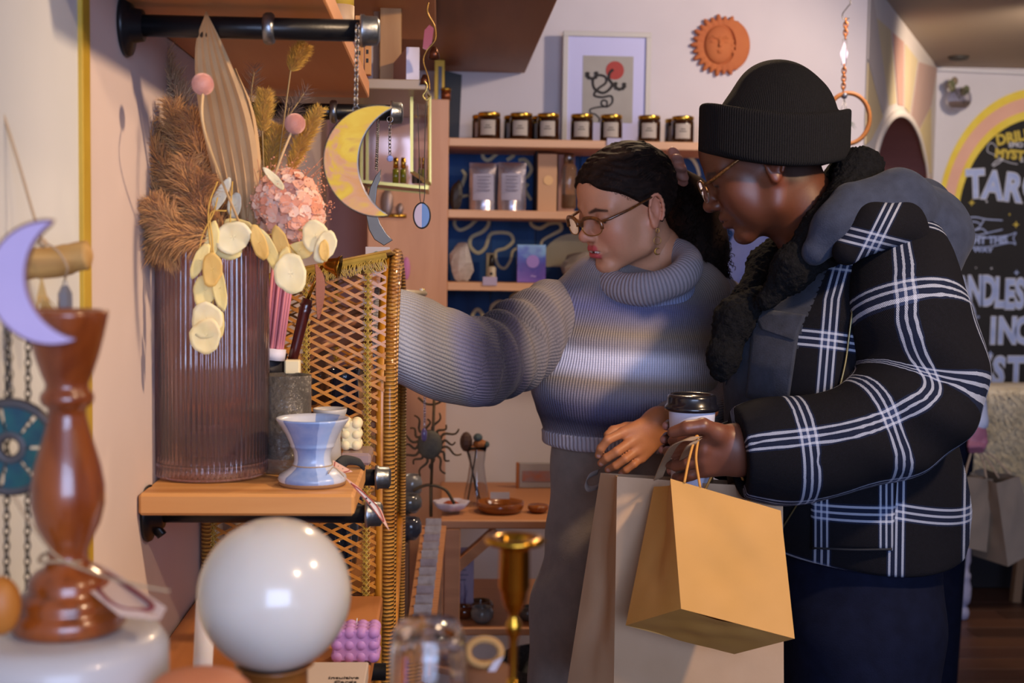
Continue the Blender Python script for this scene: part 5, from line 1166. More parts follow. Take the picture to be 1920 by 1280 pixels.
# tumbler
tY = .86; X_ = P(803, 1200, tY).x; tk = k(tY); tt = P(803, 1166, tY).z
t = thing('glass_tumbler', 'clear cut glass tumbler upside down at the bottom edge left of the brass candlestick', 'glass', (X_, tY, TZ))
G().lathe([(72 * tk, TZ + .0005), (76 * tk, TZ + .04), (73 * tk, tt - .02), (66 * tk, tt - .006), (56 * tk, tt), (0, tt), (0, tt - .006), (54 * tk, tt - .008), (62 * tk, tt - .02), (68 * tk, TZ + .04), (68 * tk, TZ + .0005)], (X_, tY, 0), 48, wob=lambda a, z: 1 + .02 * abs(sin(6 * a))).obj('glass_body', mat('clear_cut_glass', 'f4f4f6', .02, trans=1.0, ior=1.5), t)
# brass candlestick
bY = .92; X_ = P(963, 1100, bY).x; t = thing('brass_candlestick', 'slender polished brass candlestick in the foreground in front of the grey trousers', 'candlestick', (X_, bY, TZ))
bp = [(0, 1276), (8, 1276), (8, 1200), (11, 1190), (15, 1180), (15, 1168), (9, 1158), (9, 1150), (18, 1138), (24, 1120), (26, 1108), (30, 1100), (29, 1030), (34, 1022), (55, 1018), (60, 1012), (56, 1006), (40, 1006), (26, 1010), (24, 1090), (0, 1096)]
g = lathe_px(963, bY, bp[1:], 40); g.obj('stem', mat('polished_brass', 'b8862c', .18, 1), t)
zb_ = P(963, 1276, bY).z
G().lathe([(0, TZ + .0005), (.030, TZ + .0005), (.032, TZ + .004), (.020, TZ + .012), (.006, TZ + .022), (.004, zb_ + .002), (0, zb_ + .002)], (X_, bY, 0), 32).obj('foot', mat('polished_brass', 'b8862c', .18, 1), t)
t = thing('rope_ring', 'small tan rope ring with a white paper strip beside the brass candlestick', 'ring', P(910, 1225, .98))
c = P(908, 1222, .98); G().tube([c + Vector((.013 * cos(a), .004 * sin(a), .009 * sin(a))) for a in [2 * pi * i / 24 for i in range(24)]], .003, 8, closed=True).obj('rope', mat('rope_tan', 'a8804c', .8, bump=.5, bs=300), t)
G().ribbon([P(935, 1235, .97), P(915, 1270, .97), P(900, 1300, .98)], Vector((.004, 0, .002)), .0004).obj('paper_strip', mat('strip_pale', 'bdb6bf', .7), t, False)
o = G().lathe([(0, TZ + .0005), (.02, TZ + .0005), (.02, c.z - .012), (0, c.z - .012)], (c.x, .98, 0), 24).obj('cork_stand', mat('cork_brown', '6a4328', .8), None); tag(o, 'brown cork block carrying the rope ring', 'stand')
# yellow wooden bit at the left edge
o = G().ball(P(0, 1135, .86), (.014, .012, .020), 16, 12).obj('orange_ornament', mat('orange_wood', 'b06a24', .5), None); tag(o, 'orange wooden knob cut by the left edge beside the candlestick base', 'knob')
# ------------------------------------------------------------------ things hanging on the near left wall
t = thing('driftwood_hanger', 'piece of driftwood hanging on a cord with a small crystal at the left wall', 'hanger', P(110, 490, 1.12))
dm = wood('driftwood', 'a97f42', 'b98f50', '946a33', 'X', 14, .7)
G().tube(bez([P(40, 500, 1.12), P(70, 494, 1.12), P(110, 490, 1.12), P(150, 480, 1.12), P(172, 478, 1.12)], 5), [29 * k(1.12) * .9] * 5 + [29 * k(1.12)] * 8 + [27 * k(1.12)] * 6 + [20 * k(1.12), 10 * k(1.12)], 16).obj('driftwood', dm, t)
G().tube(bez([P(-10, 165, 1.10), P(30, 290, 1.10), P(62, 400, 1.10), P(80, 452, 1.09)], 6), .0013, 6).obj('cord', tw_, t)
G().tube(bez([P(80, 452, 1.09), P(108, 470, 1.088), P(126, 500, 1.088), P(122, 522, 1.10)], 6), .0011, 6).obj('cord', tw_, t)
G().ball(P(80, 456, 1.088), .004, 8, 6).obj('knot', tw_, t)
G().tube([P(122, 535, 1.09) + Vector((.0016 * cos(a), 0, .0045 * sin(a))) for a in [2 * pi * i / 12 for i in range(12)]], .0006, 5, closed=True).obj('metal_loop', steelc, t)
G().lathe([(0, -.021), (.005, -.017), (.0062, 0), (.006, .010), (.003, .016), (0, .017)], P(122, 572, 1.09), 6).obj('crystal', mat('smoky_crystal', '77747a', .08, .3, coat=.8), t, False)
g = G(); rr = random.Random(2)
for i in range(26): g.tube([P(78, 520, 1.10), P(78 + rr.uniform(-8, 10), 555, 1.10), P(80 + rr.uniform(-12, 40), 598 + rr.uniform(-8, 6), 1.09 + rr.uniform(-.01, .01))], .0006, 4)
o = g.obj('tassel', mat('raffia', 'bf9a5c', .8), t, False); o['kind'] = 'stuff'
t = thing('lilac_moon', 'blurred lilac crescent moon ornament very near the camera at the left edge', 'ornament', P(40, 520, .78))
crescent(96, 530, .78, 112, 120, 74, 0, .003, 10, mat('lilac_glass', 'a595bd', .4, c2='b5a2c6', ns=8), t, mat('copper_rim', '6a3f38', .4, .5))
for i, px in enumerate((14, 53)):
    t = thing('thin_chain', ['leftmost thin dark chain hanging down the grey wall', 'thin dark chain hanging down the grey wall left of the candlestick'][i], 'chain', P(px, 800, 1.06)); chainlinks(P(px, 600, 1.06), P(px - 2, 1130, 1.06), .0085, .0008, mat('dark_chain', '5b5753', .35, .9), t)
t = thing('teal_pendant', 'round teal stained glass pendant with a grey rim at the left edge', 'ornament', P(30, 840, .95)); c = P(20, 838, .95)
rp = 82 * k(.95); tm = mat('teal_glass', '0e5a56', .15, coat=.6, c2='0a3f50', ns=60)
for i in range(7):
    a0, a1 = 2 * pi * i / 7 + .06, 2 * pi * (i + 1) / 7 - .06
    G().prism([(rp * .35 * cos(a0), rp * .35 * sin(a0)), (rp * .93 * cos(a0), rp * .93 * sin(a0)), (rp * .97 * cos((a0 + a1) / 2), rp * .97 * sin((a0 + a1) / 2)), (rp * .93 * cos(a1), rp * .93 * sin(a1)), (rp * .35 * cos(a1), rp * .35 * sin(a1))], .003, c, (1, 0, 0), (0, 0, 1)).obj('glass_segment', tm, t, False)
G().tube([c + Vector((rp * cos(a), 0, rp * sin(a))) for a in [2 * pi * i / 32 for i in range(32)]], .004, 8, closed=True).obj('rim', mat('rim_grey', '57504e', .5, .5), t)
G().tube([c + Vector((rp * .3 * cos(a), 0, rp * .3 * sin(a))) for a in [2 * pi * i / 20 for i in range(20)]], .004, 8, closed=True).obj('rim', mat('rim_grey', '57504e', .5, .5), t)
chainlinks(c + Vector((0, 0, rp)), P(14, 600, .97), .0085, .0008, mat('dark_chain', '5b5753', .35, .9), t)
# ================================================================== people: shared builders
def head_field(p, g=0.0, neck=((-.03, 0, -.03), (-.05, 0, -.17), .054, .058), wide=1.0, nose=1.0, lips=1.0, jaw=1.0):
    """head in its own frame: x forward, y to its left, z up, origin between the ear canals"""
    x, y, z = p; ya = np.abs(y); q = (x, ya, z)
    d = ell(p, (-.008, 0, .045), (.094, .0755 * wide, .084))
    d = smin(d, ell(p, (.036, 0, .052), (.056, .060 * wide, .055)), .03)
    d = smin(d, ell(p, (.034, 0, -.022), (.060, .056 * wide, .068)), .03)
    d = smin(d, cap(q, (-.002, .054 * jaw, -.026), (.012, .047 * jaw, -.058), .015, .014), .025)
    d = smin(d, cap(q, (.012, .047 * jaw, -.058), (.070, .012, -.083), .014, .013), .02)
    d = smin(d, ell(p, (.076, 0, -.083), (.0175, .020, .0150)), .016)
    d = smin(d, ell(q, (.060, .036, -.016), (.025, .023, .024)), .022)          # cheeks
    d = smin(d, cap(q, (.083, .012, .029), (.070, .046, .030), .010, .010), .016)   # brow
    d = smax(d, -ell(q, (.105, .032, .011), (.020, .0175, .0125)), .014)        # socket
    d = smin(d, ell(q, (.0765, .0315, .011), (.0150, .0160, .0145)), .005)      # lids
    d = smax(d, -ell(q, (.092, .0325, .0035), (.007, .0125, .0016)), .003)     # lash crease, eyes cast down
    d = smin(d, ell(q, (.046, .034, -.042), (.030, .022, .030)), .02)
    # nose
    d = smin(d, chain(p, [(.086, 0, .022), (.096, 0, .004), (.1085 * (1 + .0 * nose), 0, -.014)], [.0075, .0078, .0095], .006), .012)
    d = smin(d, ell(p, (.1085, 0, -.0185), (.0115, .0110 * nose, .0098)), .008)
    d = smin(d, ell(q, (.0990, .0110 * nose, -.0225), (.0100, .0066, .0072)), .005)
    d = smax(d, -ell(q, (.1035, .0060 * nose, -.0292), (.0052, .0030, .0034)), .002)
    # mouth
    d = smin(d, ell(p, (.083, 0, -.048), (.0170, .026, .017)), .014)
    up = chain(q, [(.0965, 0, -.0445), (.0960, .008, -.0440), (.0855, .0250, -.0490)], [.0052 * lips, .0056 * lips, .0022], .003)
    lo = chain(q, [(.0950, 0, -.0580), (.0935, .009, -.0575), (.0855, .0235, -.0510)], [.0064 * lips, .0062 * lips, .0022], .003)
    d = smin(d, up, .006); d = smin(d, lo, .006)
    d = smax(d, -chain(q, [(.1030, 0, -.0508), (.0975, .012, -.0508), (.0875, .0250, -.0500)], [.0016 + .0022 * g, .0013 + .0018 * g, .0008], .002), .002)
    d = smax(d, -ell(p, (.0985, 0, -.0690), (.008, .016, .0040)), .008)
    d = smax(d, -ell(p, (.107, 0, -.036), (.004, .0026, .007)), .004)
    # ear
    ew = .0745 * wide
    e = ell(q, (-.009, ew, .004), (.0155, .0050, .028), ((.95, .15, .22), (-.15, .98, 0), (-.22, 0, .95)))
    e = smax(e, -ell(q, (-.006, ew + .0070, .008), (.0105, .0068, .0195)), .003)
    arc = [(-.010 + .0145 * cos(t) - .004 * sin(t) * .5, ew + .0042 + .0018 * (cos(t) < 0), .007 + .026 * sin(t)) for t in [R(20 + 22 * j) for j in range(11)]]
    e = smin(e, chain(q, arc, [.0026] * 11, .003), .004)
    e = smin(e, cap(q, (.002, ew + .001, -.001), (.003, ew + .001, -.008), .003, .003), .004)
    e = smin(e, ell(q, (-.001, ew + .001, -.0215), (.0062, .0040, .0080)), .007)
    d = smin(d, e, .006)
    d = smin(d, cap(p, neck[0], neck[1], neck[2], neck[3]), .03)
    return d
def head_colors(L, base, lip, brow, blush, dark):
    """skin tint of each vertex in head coordinates"""
    x, y, z = L[:, 0], L[:, 1], L[:, 2]; ya = np.abs(y); q = (x.astype(np.float32), ya.astype(np.float32), z.astype(np.float32))
    c = np.tile(lc(base), (len(L), 1)); 
    def mixc(col, w): nonlocal c; w = np.clip(w, 0, 1)[:, None]; c = c * (1 - w) + lc(col) * w
    mixc(blush, .5 * np.exp(-((x - .075) ** 2 + (ya - .04) ** 2 + (z + .02) ** 2) / .0006))
    mixc(blush, .6 * np.exp(-((x - .112) ** 2 + ya ** 2 + (z + .02) ** 2) / .00025))
    mixc(blush, .6 * np.exp(-((ya - .08) ** 2 + (x + .01) ** 2) / .0004) * (ya > .065))
    mixc(dark, .5 * np.exp(-((x - .085) ** 2 + (ya - .033) ** 2 + (z - .013) ** 2) / .00022))
    du = chain(q, [(.0975, 0, -.0440), (.0960, .008, -.0438), (.0855, .0250, -.0490)], [.0055, .0058, .0022], .003)
    dl = chain(q, [(.0965, 0, -.0580), (.0935, .009, -.0575), (.0855, .0238, -.0510)], [.0064, .0062, .0022], .003)
    mixc(lip, 1 - sstep(.0008, .0028, np.minimum(du, dl)))
    db = chain(q, [(.095, .0130, .0262), (.0915, .030, .0300), (.080, .050, .0265)], [.0014, .0022, .0008], .002)
    mixc(brow, .92 * (1 - sstep(.0000, .0030, db)))
    dlash = chain(q, [(.0925, .021, .0042), (.0935, .033, .0028), (.086, .044, .0048)], [.0010, .0014, .0009], .001)
    mixc('120b08', 1 - sstep(.0006, .0026, dlash))
    mixc(dark, .8 * np.exp(-((x - .104) ** 2 + (ya - .006) ** 2 + (z + .029) ** 2) / .00003))
    mixc('2a100c', (1 - sstep(.0012, .003, chain(q, [(.099, 0, -.0508), (.0945, .012, -.0508), (.0875, .022, -.0515)], [.0004] * 3, .001))))
    return c
class Frame:
    """head frame: forward yaw measured from the camera direction towards picture left, pitch down, roll"""
    def __init__(s, org, yawd, pitchd, rolld=0, scale=1.0):
        y_ = R(yawd); F = Vector((-sin(y_), -cos(y_), 0)); L = Vector((cos(y_), -sin(y_), 0)); U = Vector((0, 0, 1))
        p_ = R(pitchd); F2 = F * cos(p_) - U * sin(p_); U2 = U * cos(p_) + F * sin(p_); r_ = R(rolld)
        s.F = F2; s.L = L * cos(r_) + U2 * sin(r_); s.U = U2 * cos(r_) - L * sin(r_); s.o = Vector(org); s.s = scale
        s.M = np.array([s.F, s.L, s.U])      # rows: local axes in world
    def w(s, x, y, z): return s.o + (s.F * x + s.L * y + s.U * z) * s.s
    def W(s, V): return V @ s.M * s.s + np.array(s.o)
    def inv(s, p):
        """arrays world -> local"""
        q = [(p[i] - s.o[i]) / s.s for i in range(3)]; return tuple(q[0] * s.M[j][0] + q[1] * s.M[j][1] + q[2] * s.M[j][2] for j in range(3))
    def loc(s, p):
        q = (Vector(p) - s.o) / s.s; return (q.dot(s.F), q.dot(s.L), q.dot(s.U))
def skin_mat(name, rough=.5):
    m = bpy.data.materials.new(name); m.use_nodes = True; T = NT(m); a = T.add('ShaderNodeAttribute', attribute_name='Col')
    n = T.noise(T.coord('Object'), 260, 3); T.L(T.mix(.07, a.outputs[0], n, 'OVERLAY'), T.b.inputs['Base Color']); T.b.inputs['Roughness'].default_value = rough
    T.b.inputs['Subsurface Weight'].default_value = .12; T.b.inputs['Subsurface Radius'].default_value = (.012, .004, .002); T.b.inputs['Subsurface Scale'].default_value = .6
    T.bump(n, .12, .0006); return m
def merge(parts):
    V = []; F = []; C = []; n = 0
    for v, f, c in parts: V.append(v); F.append(f + n); C.append(c); n += len(v)
    return np.concatenate(V), np.concatenate(F), np.concatenate(C)
def hand_field(p, wrist, knuckles, fingers, thumb, rk=.0100, wr=(.020, .016), s=1.0):
    """wrist: two points across the wrist; knuckles: 4; fingers: 4 lists of joints after the knuckle; thumb: list of joints"""
    w0, w1 = Vector(wrist[0]), Vector(wrist[1]); d = cap(p, w0, w1, .017 * s, .015 * s)
    for i, kn in enumerate(knuckles):
        b = w0.lerp(w1, i / 3); d = smin(d, cap(p, b, kn, .015 * s, rk * 1.12 * s), .012 * s)
    d = smin(d, cap(p, w0, thumb[0], .016 * s, .0125 * s), .012 * s)
    t = chain(p, thumb, [.0125 * s, .0108 * s, .0098 * s, .0080 * s][:len(thumb)], .003); d = smin(d, t, .008 * s)
    fs = None
    for i, (kn, fj) in enumerate(zip(knuckles, fingers)):
        r_ = [rk * s, rk * .92 * s, rk * .85 * s, rk * .72 * s]; r_ = [v * (1, 1.03, .97, .85)[i] for v in r_]
        f_ = chain(p, [kn] + list(fj), r_[:len(fj) + 1], .002); 
        fs = f_ if fs is None else smin(fs, f_, .0015)
    return smin(d, fs, .004 * s)
def cloth_mat(name, c=None, rough=.85, pitch=None, ribh=.6, knit=False, weave=None, sheen=.08, darken=.4):
    """c None: colour from the vertex attribute Col; ribs follow the attribute u (metres)"""
    m = bpy.data.materials.new(name); m.use_nodes = True; T = NT(m); b = T.b; b.inputs['Roughness'].default_value = rough; b.inputs['Sheen Weight'].default_value = sheen; b.inputs['Specular IOR Level'].default_value = .2
    if c: colr = T.add('ShaderNodeRGB'); colr.outputs[0].default_value = lin(c); colr = colr.outputs[0]
    else: colr = T.add('ShaderNodeAttribute', attribute_name='Col').outputs[0]
    co_ = T.coord('Object'); nz = T.noise(co_, weave or 420, 3, .7)
    h = nz
    if pitch:
        u = T.add('ShaderNodeAttribute', attribute_name='u').outputs['Fac']; v_ = T.add('ShaderNodeAttribute', attribute_name='v').outputs['Fac']
        wv = T.math('ABSOLUTE', T.math('SINE', T.math('MULTIPLY', u, pi / pitch)))
        if knit: wv = T.math('MULTIPLY', wv, T.math('ADD', .75, T.math('MULTIPLY', T.math('ABSOLUTE', T.math('SINE', T.math('MULTIPLY', v_, pi / (pitch * .8)))), .25)))
        h = T.math('ADD', T.math('MULTIPLY', wv, ribh), T.math('MULTIPLY', nz, .5))
        colr = T.mix(T.math('MULTIPLY', T.math('SUBTRACT', 1, wv), darken), colr, '2a2730')
    colr = T.mix(T.math('MULTIPLY', T.math('SUBTRACT', nz, .35), .5 if not c else .08), colr, T.mix(.16, colr, 'ffffff'))
    T.L(colr, b.inputs['Base Color']); T.bump(h, .9, .0022); return m
def column(p, zf, z0, z1, rnd=.02):
    """zf(z) -> cx, cy, a, b (arrays)"""
    cx, cy, a, b, = zf(p[2]); d = (np.sqrt(((p[0] - cx) / a) ** 2 + ((p[1] - cy) / b) ** 2) - 1) * np.minimum(a, b)
    d = smax(d, p[2] - z1, rnd); return smax(d, z0 - p[2], .008)
def interp(z, zs, vs): return np.interp(z, zs, vs).astype(np.float32)
def arm_uv(V, pts, rs):
    """u around, v along a joint chain"""
    n = len(pts) - 1; best = np.full(len(V), 1e9); u = np.zeros(len(V)); v = np.zeros(len(V)); acc = 0; up = Vector((0, -1, 0))
    for i in range(n):
        a, b = np.array(pts[i]), np.array(pts[i + 1]); ba = b - a; L_ = np.linalg.norm(ba); t = np.clip(((V - a) @ ba) / L_ ** 2, 0 if i else -9, 1 if i < n - 1 else 9); c = a + np.clip(t, -.5, 1.5)[:, None] * ba; d = np.linalg.norm(V - c, axis=1)
        D_ = ba / L_; N = np.array((0, -1, 0.0)); N = N - D_ * (N @ D_); N /= np.linalg.norm(N); B = np.cross(D_, N); q = V - c
        an = np.arctan2(q @ B, q @ N); m_ = d < best - 1e-7; best = np.where(m_, d, best); rr = (rs[i] + rs[i + 1]) / 2
        u = np.where(m_, an * .058, u); v = np.where(m_, acc + t * L_, v); acc += L_
    return u, v
# ================================================================== the woman
WY = 2.30
woman = thing('person', 'person in a grey and blue ombre turtleneck sweater and glasses reaching into the rattan tower', 'person', P(1190, 1800, 2.35) * 1.0)
woman.location = Vector((P(1190, 600, 2.38).x, 2.38, 0))
WF = Frame(P(1181, 398, WY + .03), 65, 17, -3, .955)
nkw = [WF.loc(P(1212, 450, 2.36)), WF.loc(P(1232, 620, 2.42))]
wf = lambda p: head_field(p, 1.0, (nkw[0], nkw[1], .050, .060), .97, .95, 1.05, .95)
V, F = snet(wf, (-.14, -.12, -.19), (.14, .12, .15), .0020)
Cw = head_colors(V, 'c58a68', 'bf4a4c', '2d1a14', 'cf7f64', '8a5440')
parts = [(WF.W(V), F, Cw)]
# body under the clothes, arms and hands
shR, elR, wrR = P(1042, 584, 2.37), P(905, 683, 2.24), P(745, 627, 2.20)
shL, elL, wrL = P(1350, 580, 2.43), P(1392, 770, 2.33), P(1262, 782, 2.15)
hipz = .93
def wbody(p):
    d = column(p, lambda z: (woman.location.x, 2.39, interp(z, [.85, 1.0, 1.12, 1.35, 1.45], [.155, .15, .125, .145, .12]), interp(z, [.85, 1.0, 1.12, 1.35, 1.45], [.11, .105, .095, .105, .07])), .84, 1.44, .04)
    d = smin(d, cap(p, shR, shL, .045, .045), .05); d = smin(d, chain(p, [shR, elR, wrR, P(700, 612, 2.19)], [.045, .036, .026, .024], .02), .02); d = smin(d, chain(p, [shL, elL, wrL], [.045, .036, .024], .02), .02)
    for s_, xo in ((-1, -.075), (1, .075)): d = smin(d, chain(p, [(woman.location.x + xo, 2.39, .88), (woman.location.x + xo, 2.38, .48), (woman.location.x + xo * 1.1, 2.40, .08), ], [.078, .052, .038], .03), .04)
    return smin(d, cap(p, P(1222, 560, 2.40), P(1228, 470, 2.37), .055, .05), .03)
x0 = woman.location.x
V, F = snet(wbody, (-.30, 2.05, .02), (x0 + .38, 2.56, 1.62), .011); parts.append((V, F, np.tile(lc('bf8462'), (len(V), 1))))
# left hand in front of the sweater, relaxed, back of the hand to the camera
hY = 2.125
wk = [P(1168, 811, hY - .012), P(1182, 829, hY - .016), P(1193, 845, hY - .014), P(1202, 858, hY - .008)]
wfing = [[P(1140, 824, hY - .024), P(1127, 840, hY - .018), P(1122, 853, hY - .008)], [P(1157, 846, hY - .030), P(1138, 858, hY - .024), P(1127, 868, hY - .012)], [P(1172, 860, hY - .028), P(1154, 873, hY - .024), P(1140, 880, hY - .012)], [P(1188, 870, hY - .020), P(1174, 881, hY - .018), P(1165, 887, hY - .010)]]
wth = [P(1205, 800, hY + .014), P(1175, 802, hY + .022), P(1150, 808, hY + .016), P(1140, 815, hY + .010)]
hw = lambda p: smin(hand_field(p, (P(1232, 785, hY), P(1242, 812, hY + .004)), wk, wfing, wth, .0092, s=.92), cap(p, P(1236, 796, hY + .004), wrL, .022, .025), .02)
lo, hi = np.array(P(1100, 905, hY)) - (0, .06, 0), np.array(P(1290, 750, hY)) + (0, .08, 0)
V, F = snet(hw, lo, hi, .0023); ch = np.tile(lc('b8784f'), (len(V), 1))
def nails(V, C, tips, col, r_=.0052):
    for t_ in tips:
        d = np.linalg.norm(V - np.array(t_), axis=1); w_ = (1 - sstep(r_ * .7, r_, d))[:, None]; C[:] = C * (1 - w_) + lc(col) * w_
for kn in wk: 
    d = np.linalg.norm(V - np.array(kn), axis=1); w_ = (.45 * (1 - sstep(.004, .014, d)))[:, None]; ch = ch * (1 - w_) + lc('c07a60') * w_
nails(V, ch, [f_[-1] + Vector((0, -.006, 0)) for f_ in wfing], 'd0a090', .0045)
parts.append((V, F, ch))
# right hand inside the tower
r0_ = P(700, 612, 2.19)
kr = [r0_ + Vector((-.050, .004 + i * .0, .022 - i * .016)) for i in range(4)]
fr_ = [[k_ + Vector((-.030, -.004, -.006)), k_ + Vector((-.050, -.002, -.018)), k_ + Vector((-.058, 0, -.030))] for k_ in kr]
hr = lambda p: hand_field(p, (r0_ + Vector((0, 0, .012)), r0_ + Vector((0, 0, -.012))), kr, fr_, [r0_ + Vector((-.02, -.022, .012)), r0_ + Vector((-.045, -.030, .010)), r0_ + Vector((-.065, -.026, .0))], .0092, s=.92)
V, F = snet(hr, np.array(r0_) - (.14, .06, .08), np.array(r0_) + (.035, .05, .06), .003); parts.append((V, F, np.tile(lc('b8784f'), (len(V), 1))))
V, F, C = merge(parts); o = mesh('body', V, F, skin_mat('skin_light'), woman); vcol(o, 'Col', C)
# ---- sweater
Tn = P(1217, 508, 2.325)
def sweat_fold(p):
    return .003 * np.sin(p[0] * 38 + np.sin(p[2] * 17) * 1.2) * np.clip((1.32 - p[2]) * 6, 0, 1) + .003 * np.sin(p[2] * 45 + p[0] * 20)
hemz = P(1100, 850, 2.25).z
def sweat_body(p):
    z = p[2]; d = column(p, lambda z: (interp(z, [1.1, 1.3, 1.45], [x0 - .005, x0 - .012, x0 + .01]), 2.385, interp(z, [hemz - .02, hemz + .02, hemz + .06, 1.25, 1.36, 1.42, 1.5], [.158, .163, .178, .183, .170, .132, .09]), interp(z, [hemz - .02, hemz + .02, hemz + .06, 1.25, 1.36, 1.42, 1.5], [.118, .122, .140, .140, .130, .11, .08])), hemz, 1.475, .05)
    d = smin(d, chain(p, [shR + Vector((.01, 0, .002)), P(1120, 548, 2.37), P(1300, 552, 2.41), shL], [.052, .062, .062, .052], .03), .035)
    return d + sweat_fold(p)
hood_cut = lambda p: cap(p, WF.o + Vector((.03, .04, -.03)), P(1228, 560, 2.40), .048, .048)
V, F = snet(lambda p: smax(sweat_body(p), -hood_cut(p), .01), (x0 - .27, 2.19, hemz - .02), (x0 + .28, 2.58, 1.52), .0055)
sw_m = cloth_mat('ombre_knit', None, .9, .0052, .7, True)
def ombre(px, py):
    st = [(480, 'a09698'), (520, '857b7a'), (545, '6f6a78'), (575, '666894'), (598, '7b7890'), (622, '9c8c7a'), (648, 'a39aa0'), (668, 'f0eeff'), (692, 'dddcf2'), (716, 'a08e7c'), (742, '8c8694'), (768, '5b5876'), (798, '2c2746'), (822, '6d6878'), (838, 'cbc5cf'), (860, 'c0bac4')]
    ys = [a for a, _ in st]; cs = np.array([lc(c) for _, c in st]); return np.stack([np.interp(py, ys, cs[:, i]) for i in range(3)], 1)
def relax(F, a, n=10):
    e = np.concatenate([F[:, [0, 1]], F[:, [1, 2]], F[:, [2, 3]], F[:, [3, 0]]]); e = np.concatenate([e, e[:, ::-1]]); c = np.bincount(e[:, 0], minlength=len(a)) + 1
    for _ in range(n): a = (a + np.bincount(e[:, 0], a[e[:, 1]], minlength=len(a))) / c
    return a
def dress(o, V, u, v, C): attr(o, 'u', u); attr(o, 'v', v); vcol(o, 'Col', C)
zs_of = lambda V: 485 + (1.5 - V[:, 2]) / 2.26 * FPX
sweater = None
py_ = zs_of(V); C = ombre(0, py_ + 9 * vnoise(V, 9, 3) - 22 * (V[:, 0] - x0) / .17 * .3)
w_ = sstep(x0 + .02, x0 + .17, V[:, 0])[:, None] * .55; C = C * (1 - w_) + lc('94826e') * w_  # warm light on the right side, mixed into the knit colour
sweater = mesh('sweater', V, F, sw_m, woman); dress(sweater, V, np.arctan2(V[:, 0] - x0, -(V[:, 1] - 2.385)) * .155, V[:, 2], C)
# sleeves
spts = bez([shR, P(966, 650, 2.31), elR, P(840, 668, 2.22), wrR, P(712, 615, 2.19)], 3); srs = list(np.interp(range(len(spts)), [0, 3, 6, 9, 12, 15], [.058, .053, .050, .055, .053, .048]))
def sleeveR(p):
    d = chain(p, spts, srs, .05)
    ax = np.array(elR - shR); L2 = float(ax @ ax); t = sum((p[i] - shR[i]) * ax[i] for i in range(3)) / L2
    rip = np.sin(t * 34 + p[2] * 55) * .0065 * np.exp(-((t - .55) / .42) ** 2)
    return d + rip + .0015 * np.sin(p[0] * 60 + p[2] * 30)
V, F = snet(sleeveR, np.array((P(700, 600, 2.19).x, 2.10, 1.20)), np.array((shR.x + .08, 2.47, 1.52)), .005)
u, v = arm_uv(V, spts, srs); px, py = pxpy(V)
st = [(690, 'cbcbd4'), (760, 'c0bfc4'), (800, '9c9590'), (835, '9a9288'), (860, '7f7c92'), (885, '54526e'), (912, '2e2c42'), (945, '1b1930'), (975, '383248'), (1000, '7d7470'), (1040, '857b7a')]
C = np.stack([np.interp(px + 14 * vnoise(V, 16, 4) - .18 * (py - 640), [a for a, _ in st], [lc(c)[i] for _, c in st]) for i in range(3)], 1)
o = mesh('sleeve', V, F, sw_m, sweater); dress(o, V, u, v, C)
lpts = [shL, elL, P(1300, 800, 2.21), P(1256, 786, 2.145)]; lrs = [.062, .058, .044, .033]
V, F = snet(lambda p: smax(chain(p, lpts, lrs, .03) + .0015 * np.sin(p[0] * 90), -chain(p, [P(1262, 788, 2.15), P(1225, 796, 2.12)], [.024, .030], .01), .004), np.array((P(1225, 800, 2.13).x, 2.06, 1.12)), np.array((shL.x + .11, 2.50, 1.53)), .0045)
u, v = arm_uv(V, lpts, lrs); C = np.tile(lc('8f8a90'), (len(V), 1)); o = mesh('sleeve', V, F, sw_m, sweater); dress(o, V, u, v, C)
# turtleneck collar, rolled
tn = Vector((-.26, -.42, .87)).normalized(); ta = Vector((1, 0, 0)); ta = (ta - tn * ta.dot(tn)).normalized(); tb = tn.cross(ta)
def collar(p):
    q = [p[i] - Tn[i] for i in range(3)]; A_ = sum(q[i] * ta[i] for i in range(3)); B_ = sum(q[i] * tb[i] for i in range(3)); N2 = sum(q[i] * tn[i] for i in range(3))
    rr = np.sqrt((A_ / 1.06) ** 2 + (B_ / .95) ** 2); d = np.sqrt(((rr - .069) / 1.0) ** 2 + (N2 / 1.18) ** 2) - .0255
    tube_ = np.abs(rr - .062) - .010; tube_ = smax(tube_, N2 - .005, .01); tube_ = smax(tube_, -.055 - N2, .01)
    return smin(d, tube_, .012) + .0012 * np.sin(A_ * 70)
V, F = snet(collar, np.array(Tn) - (.11, .11, .085), np.array(Tn) + (.11, .11, .065), .0036)
q = V - np.array(Tn); an = np.arctan2(q @ np.array(tb), q @ np.array(ta))
C = np.tile(lc('9a9096'), (len(V), 1)); w_ = sstep(-.01, -.05, q @ np.array(tn))[:, None]; C = C * (1 - w_) + lc('8f9cc8') * w_
o = mesh('rolled_collar', V, F, cloth_mat('collar_knit', None, .9, .0075, .9, False), sweater); dress(o, V, an * .085, V[:, 2], C)
# hem band
V, F = snet(lambda p: np.maximum(smax(sweat_body(p) - .003, p[2] - (hemz + .026), .004), -(sweat_body(p) + .006)), (x0 - .2, 2.2, hemz - .01), (x0 + .2, 2.56, hemz + .04), .0042)
o = mesh('hem_band', V, F, cloth_mat('hem_knit', None, .9, .0085, .9, False), sweater); dress(o, V, np.arctan2(V[:, 0] - x0, -(V[:, 1] - 2.385)) * .155, V[:, 2], np.tile(lc('b9b2bb'), (len(V), 1)))
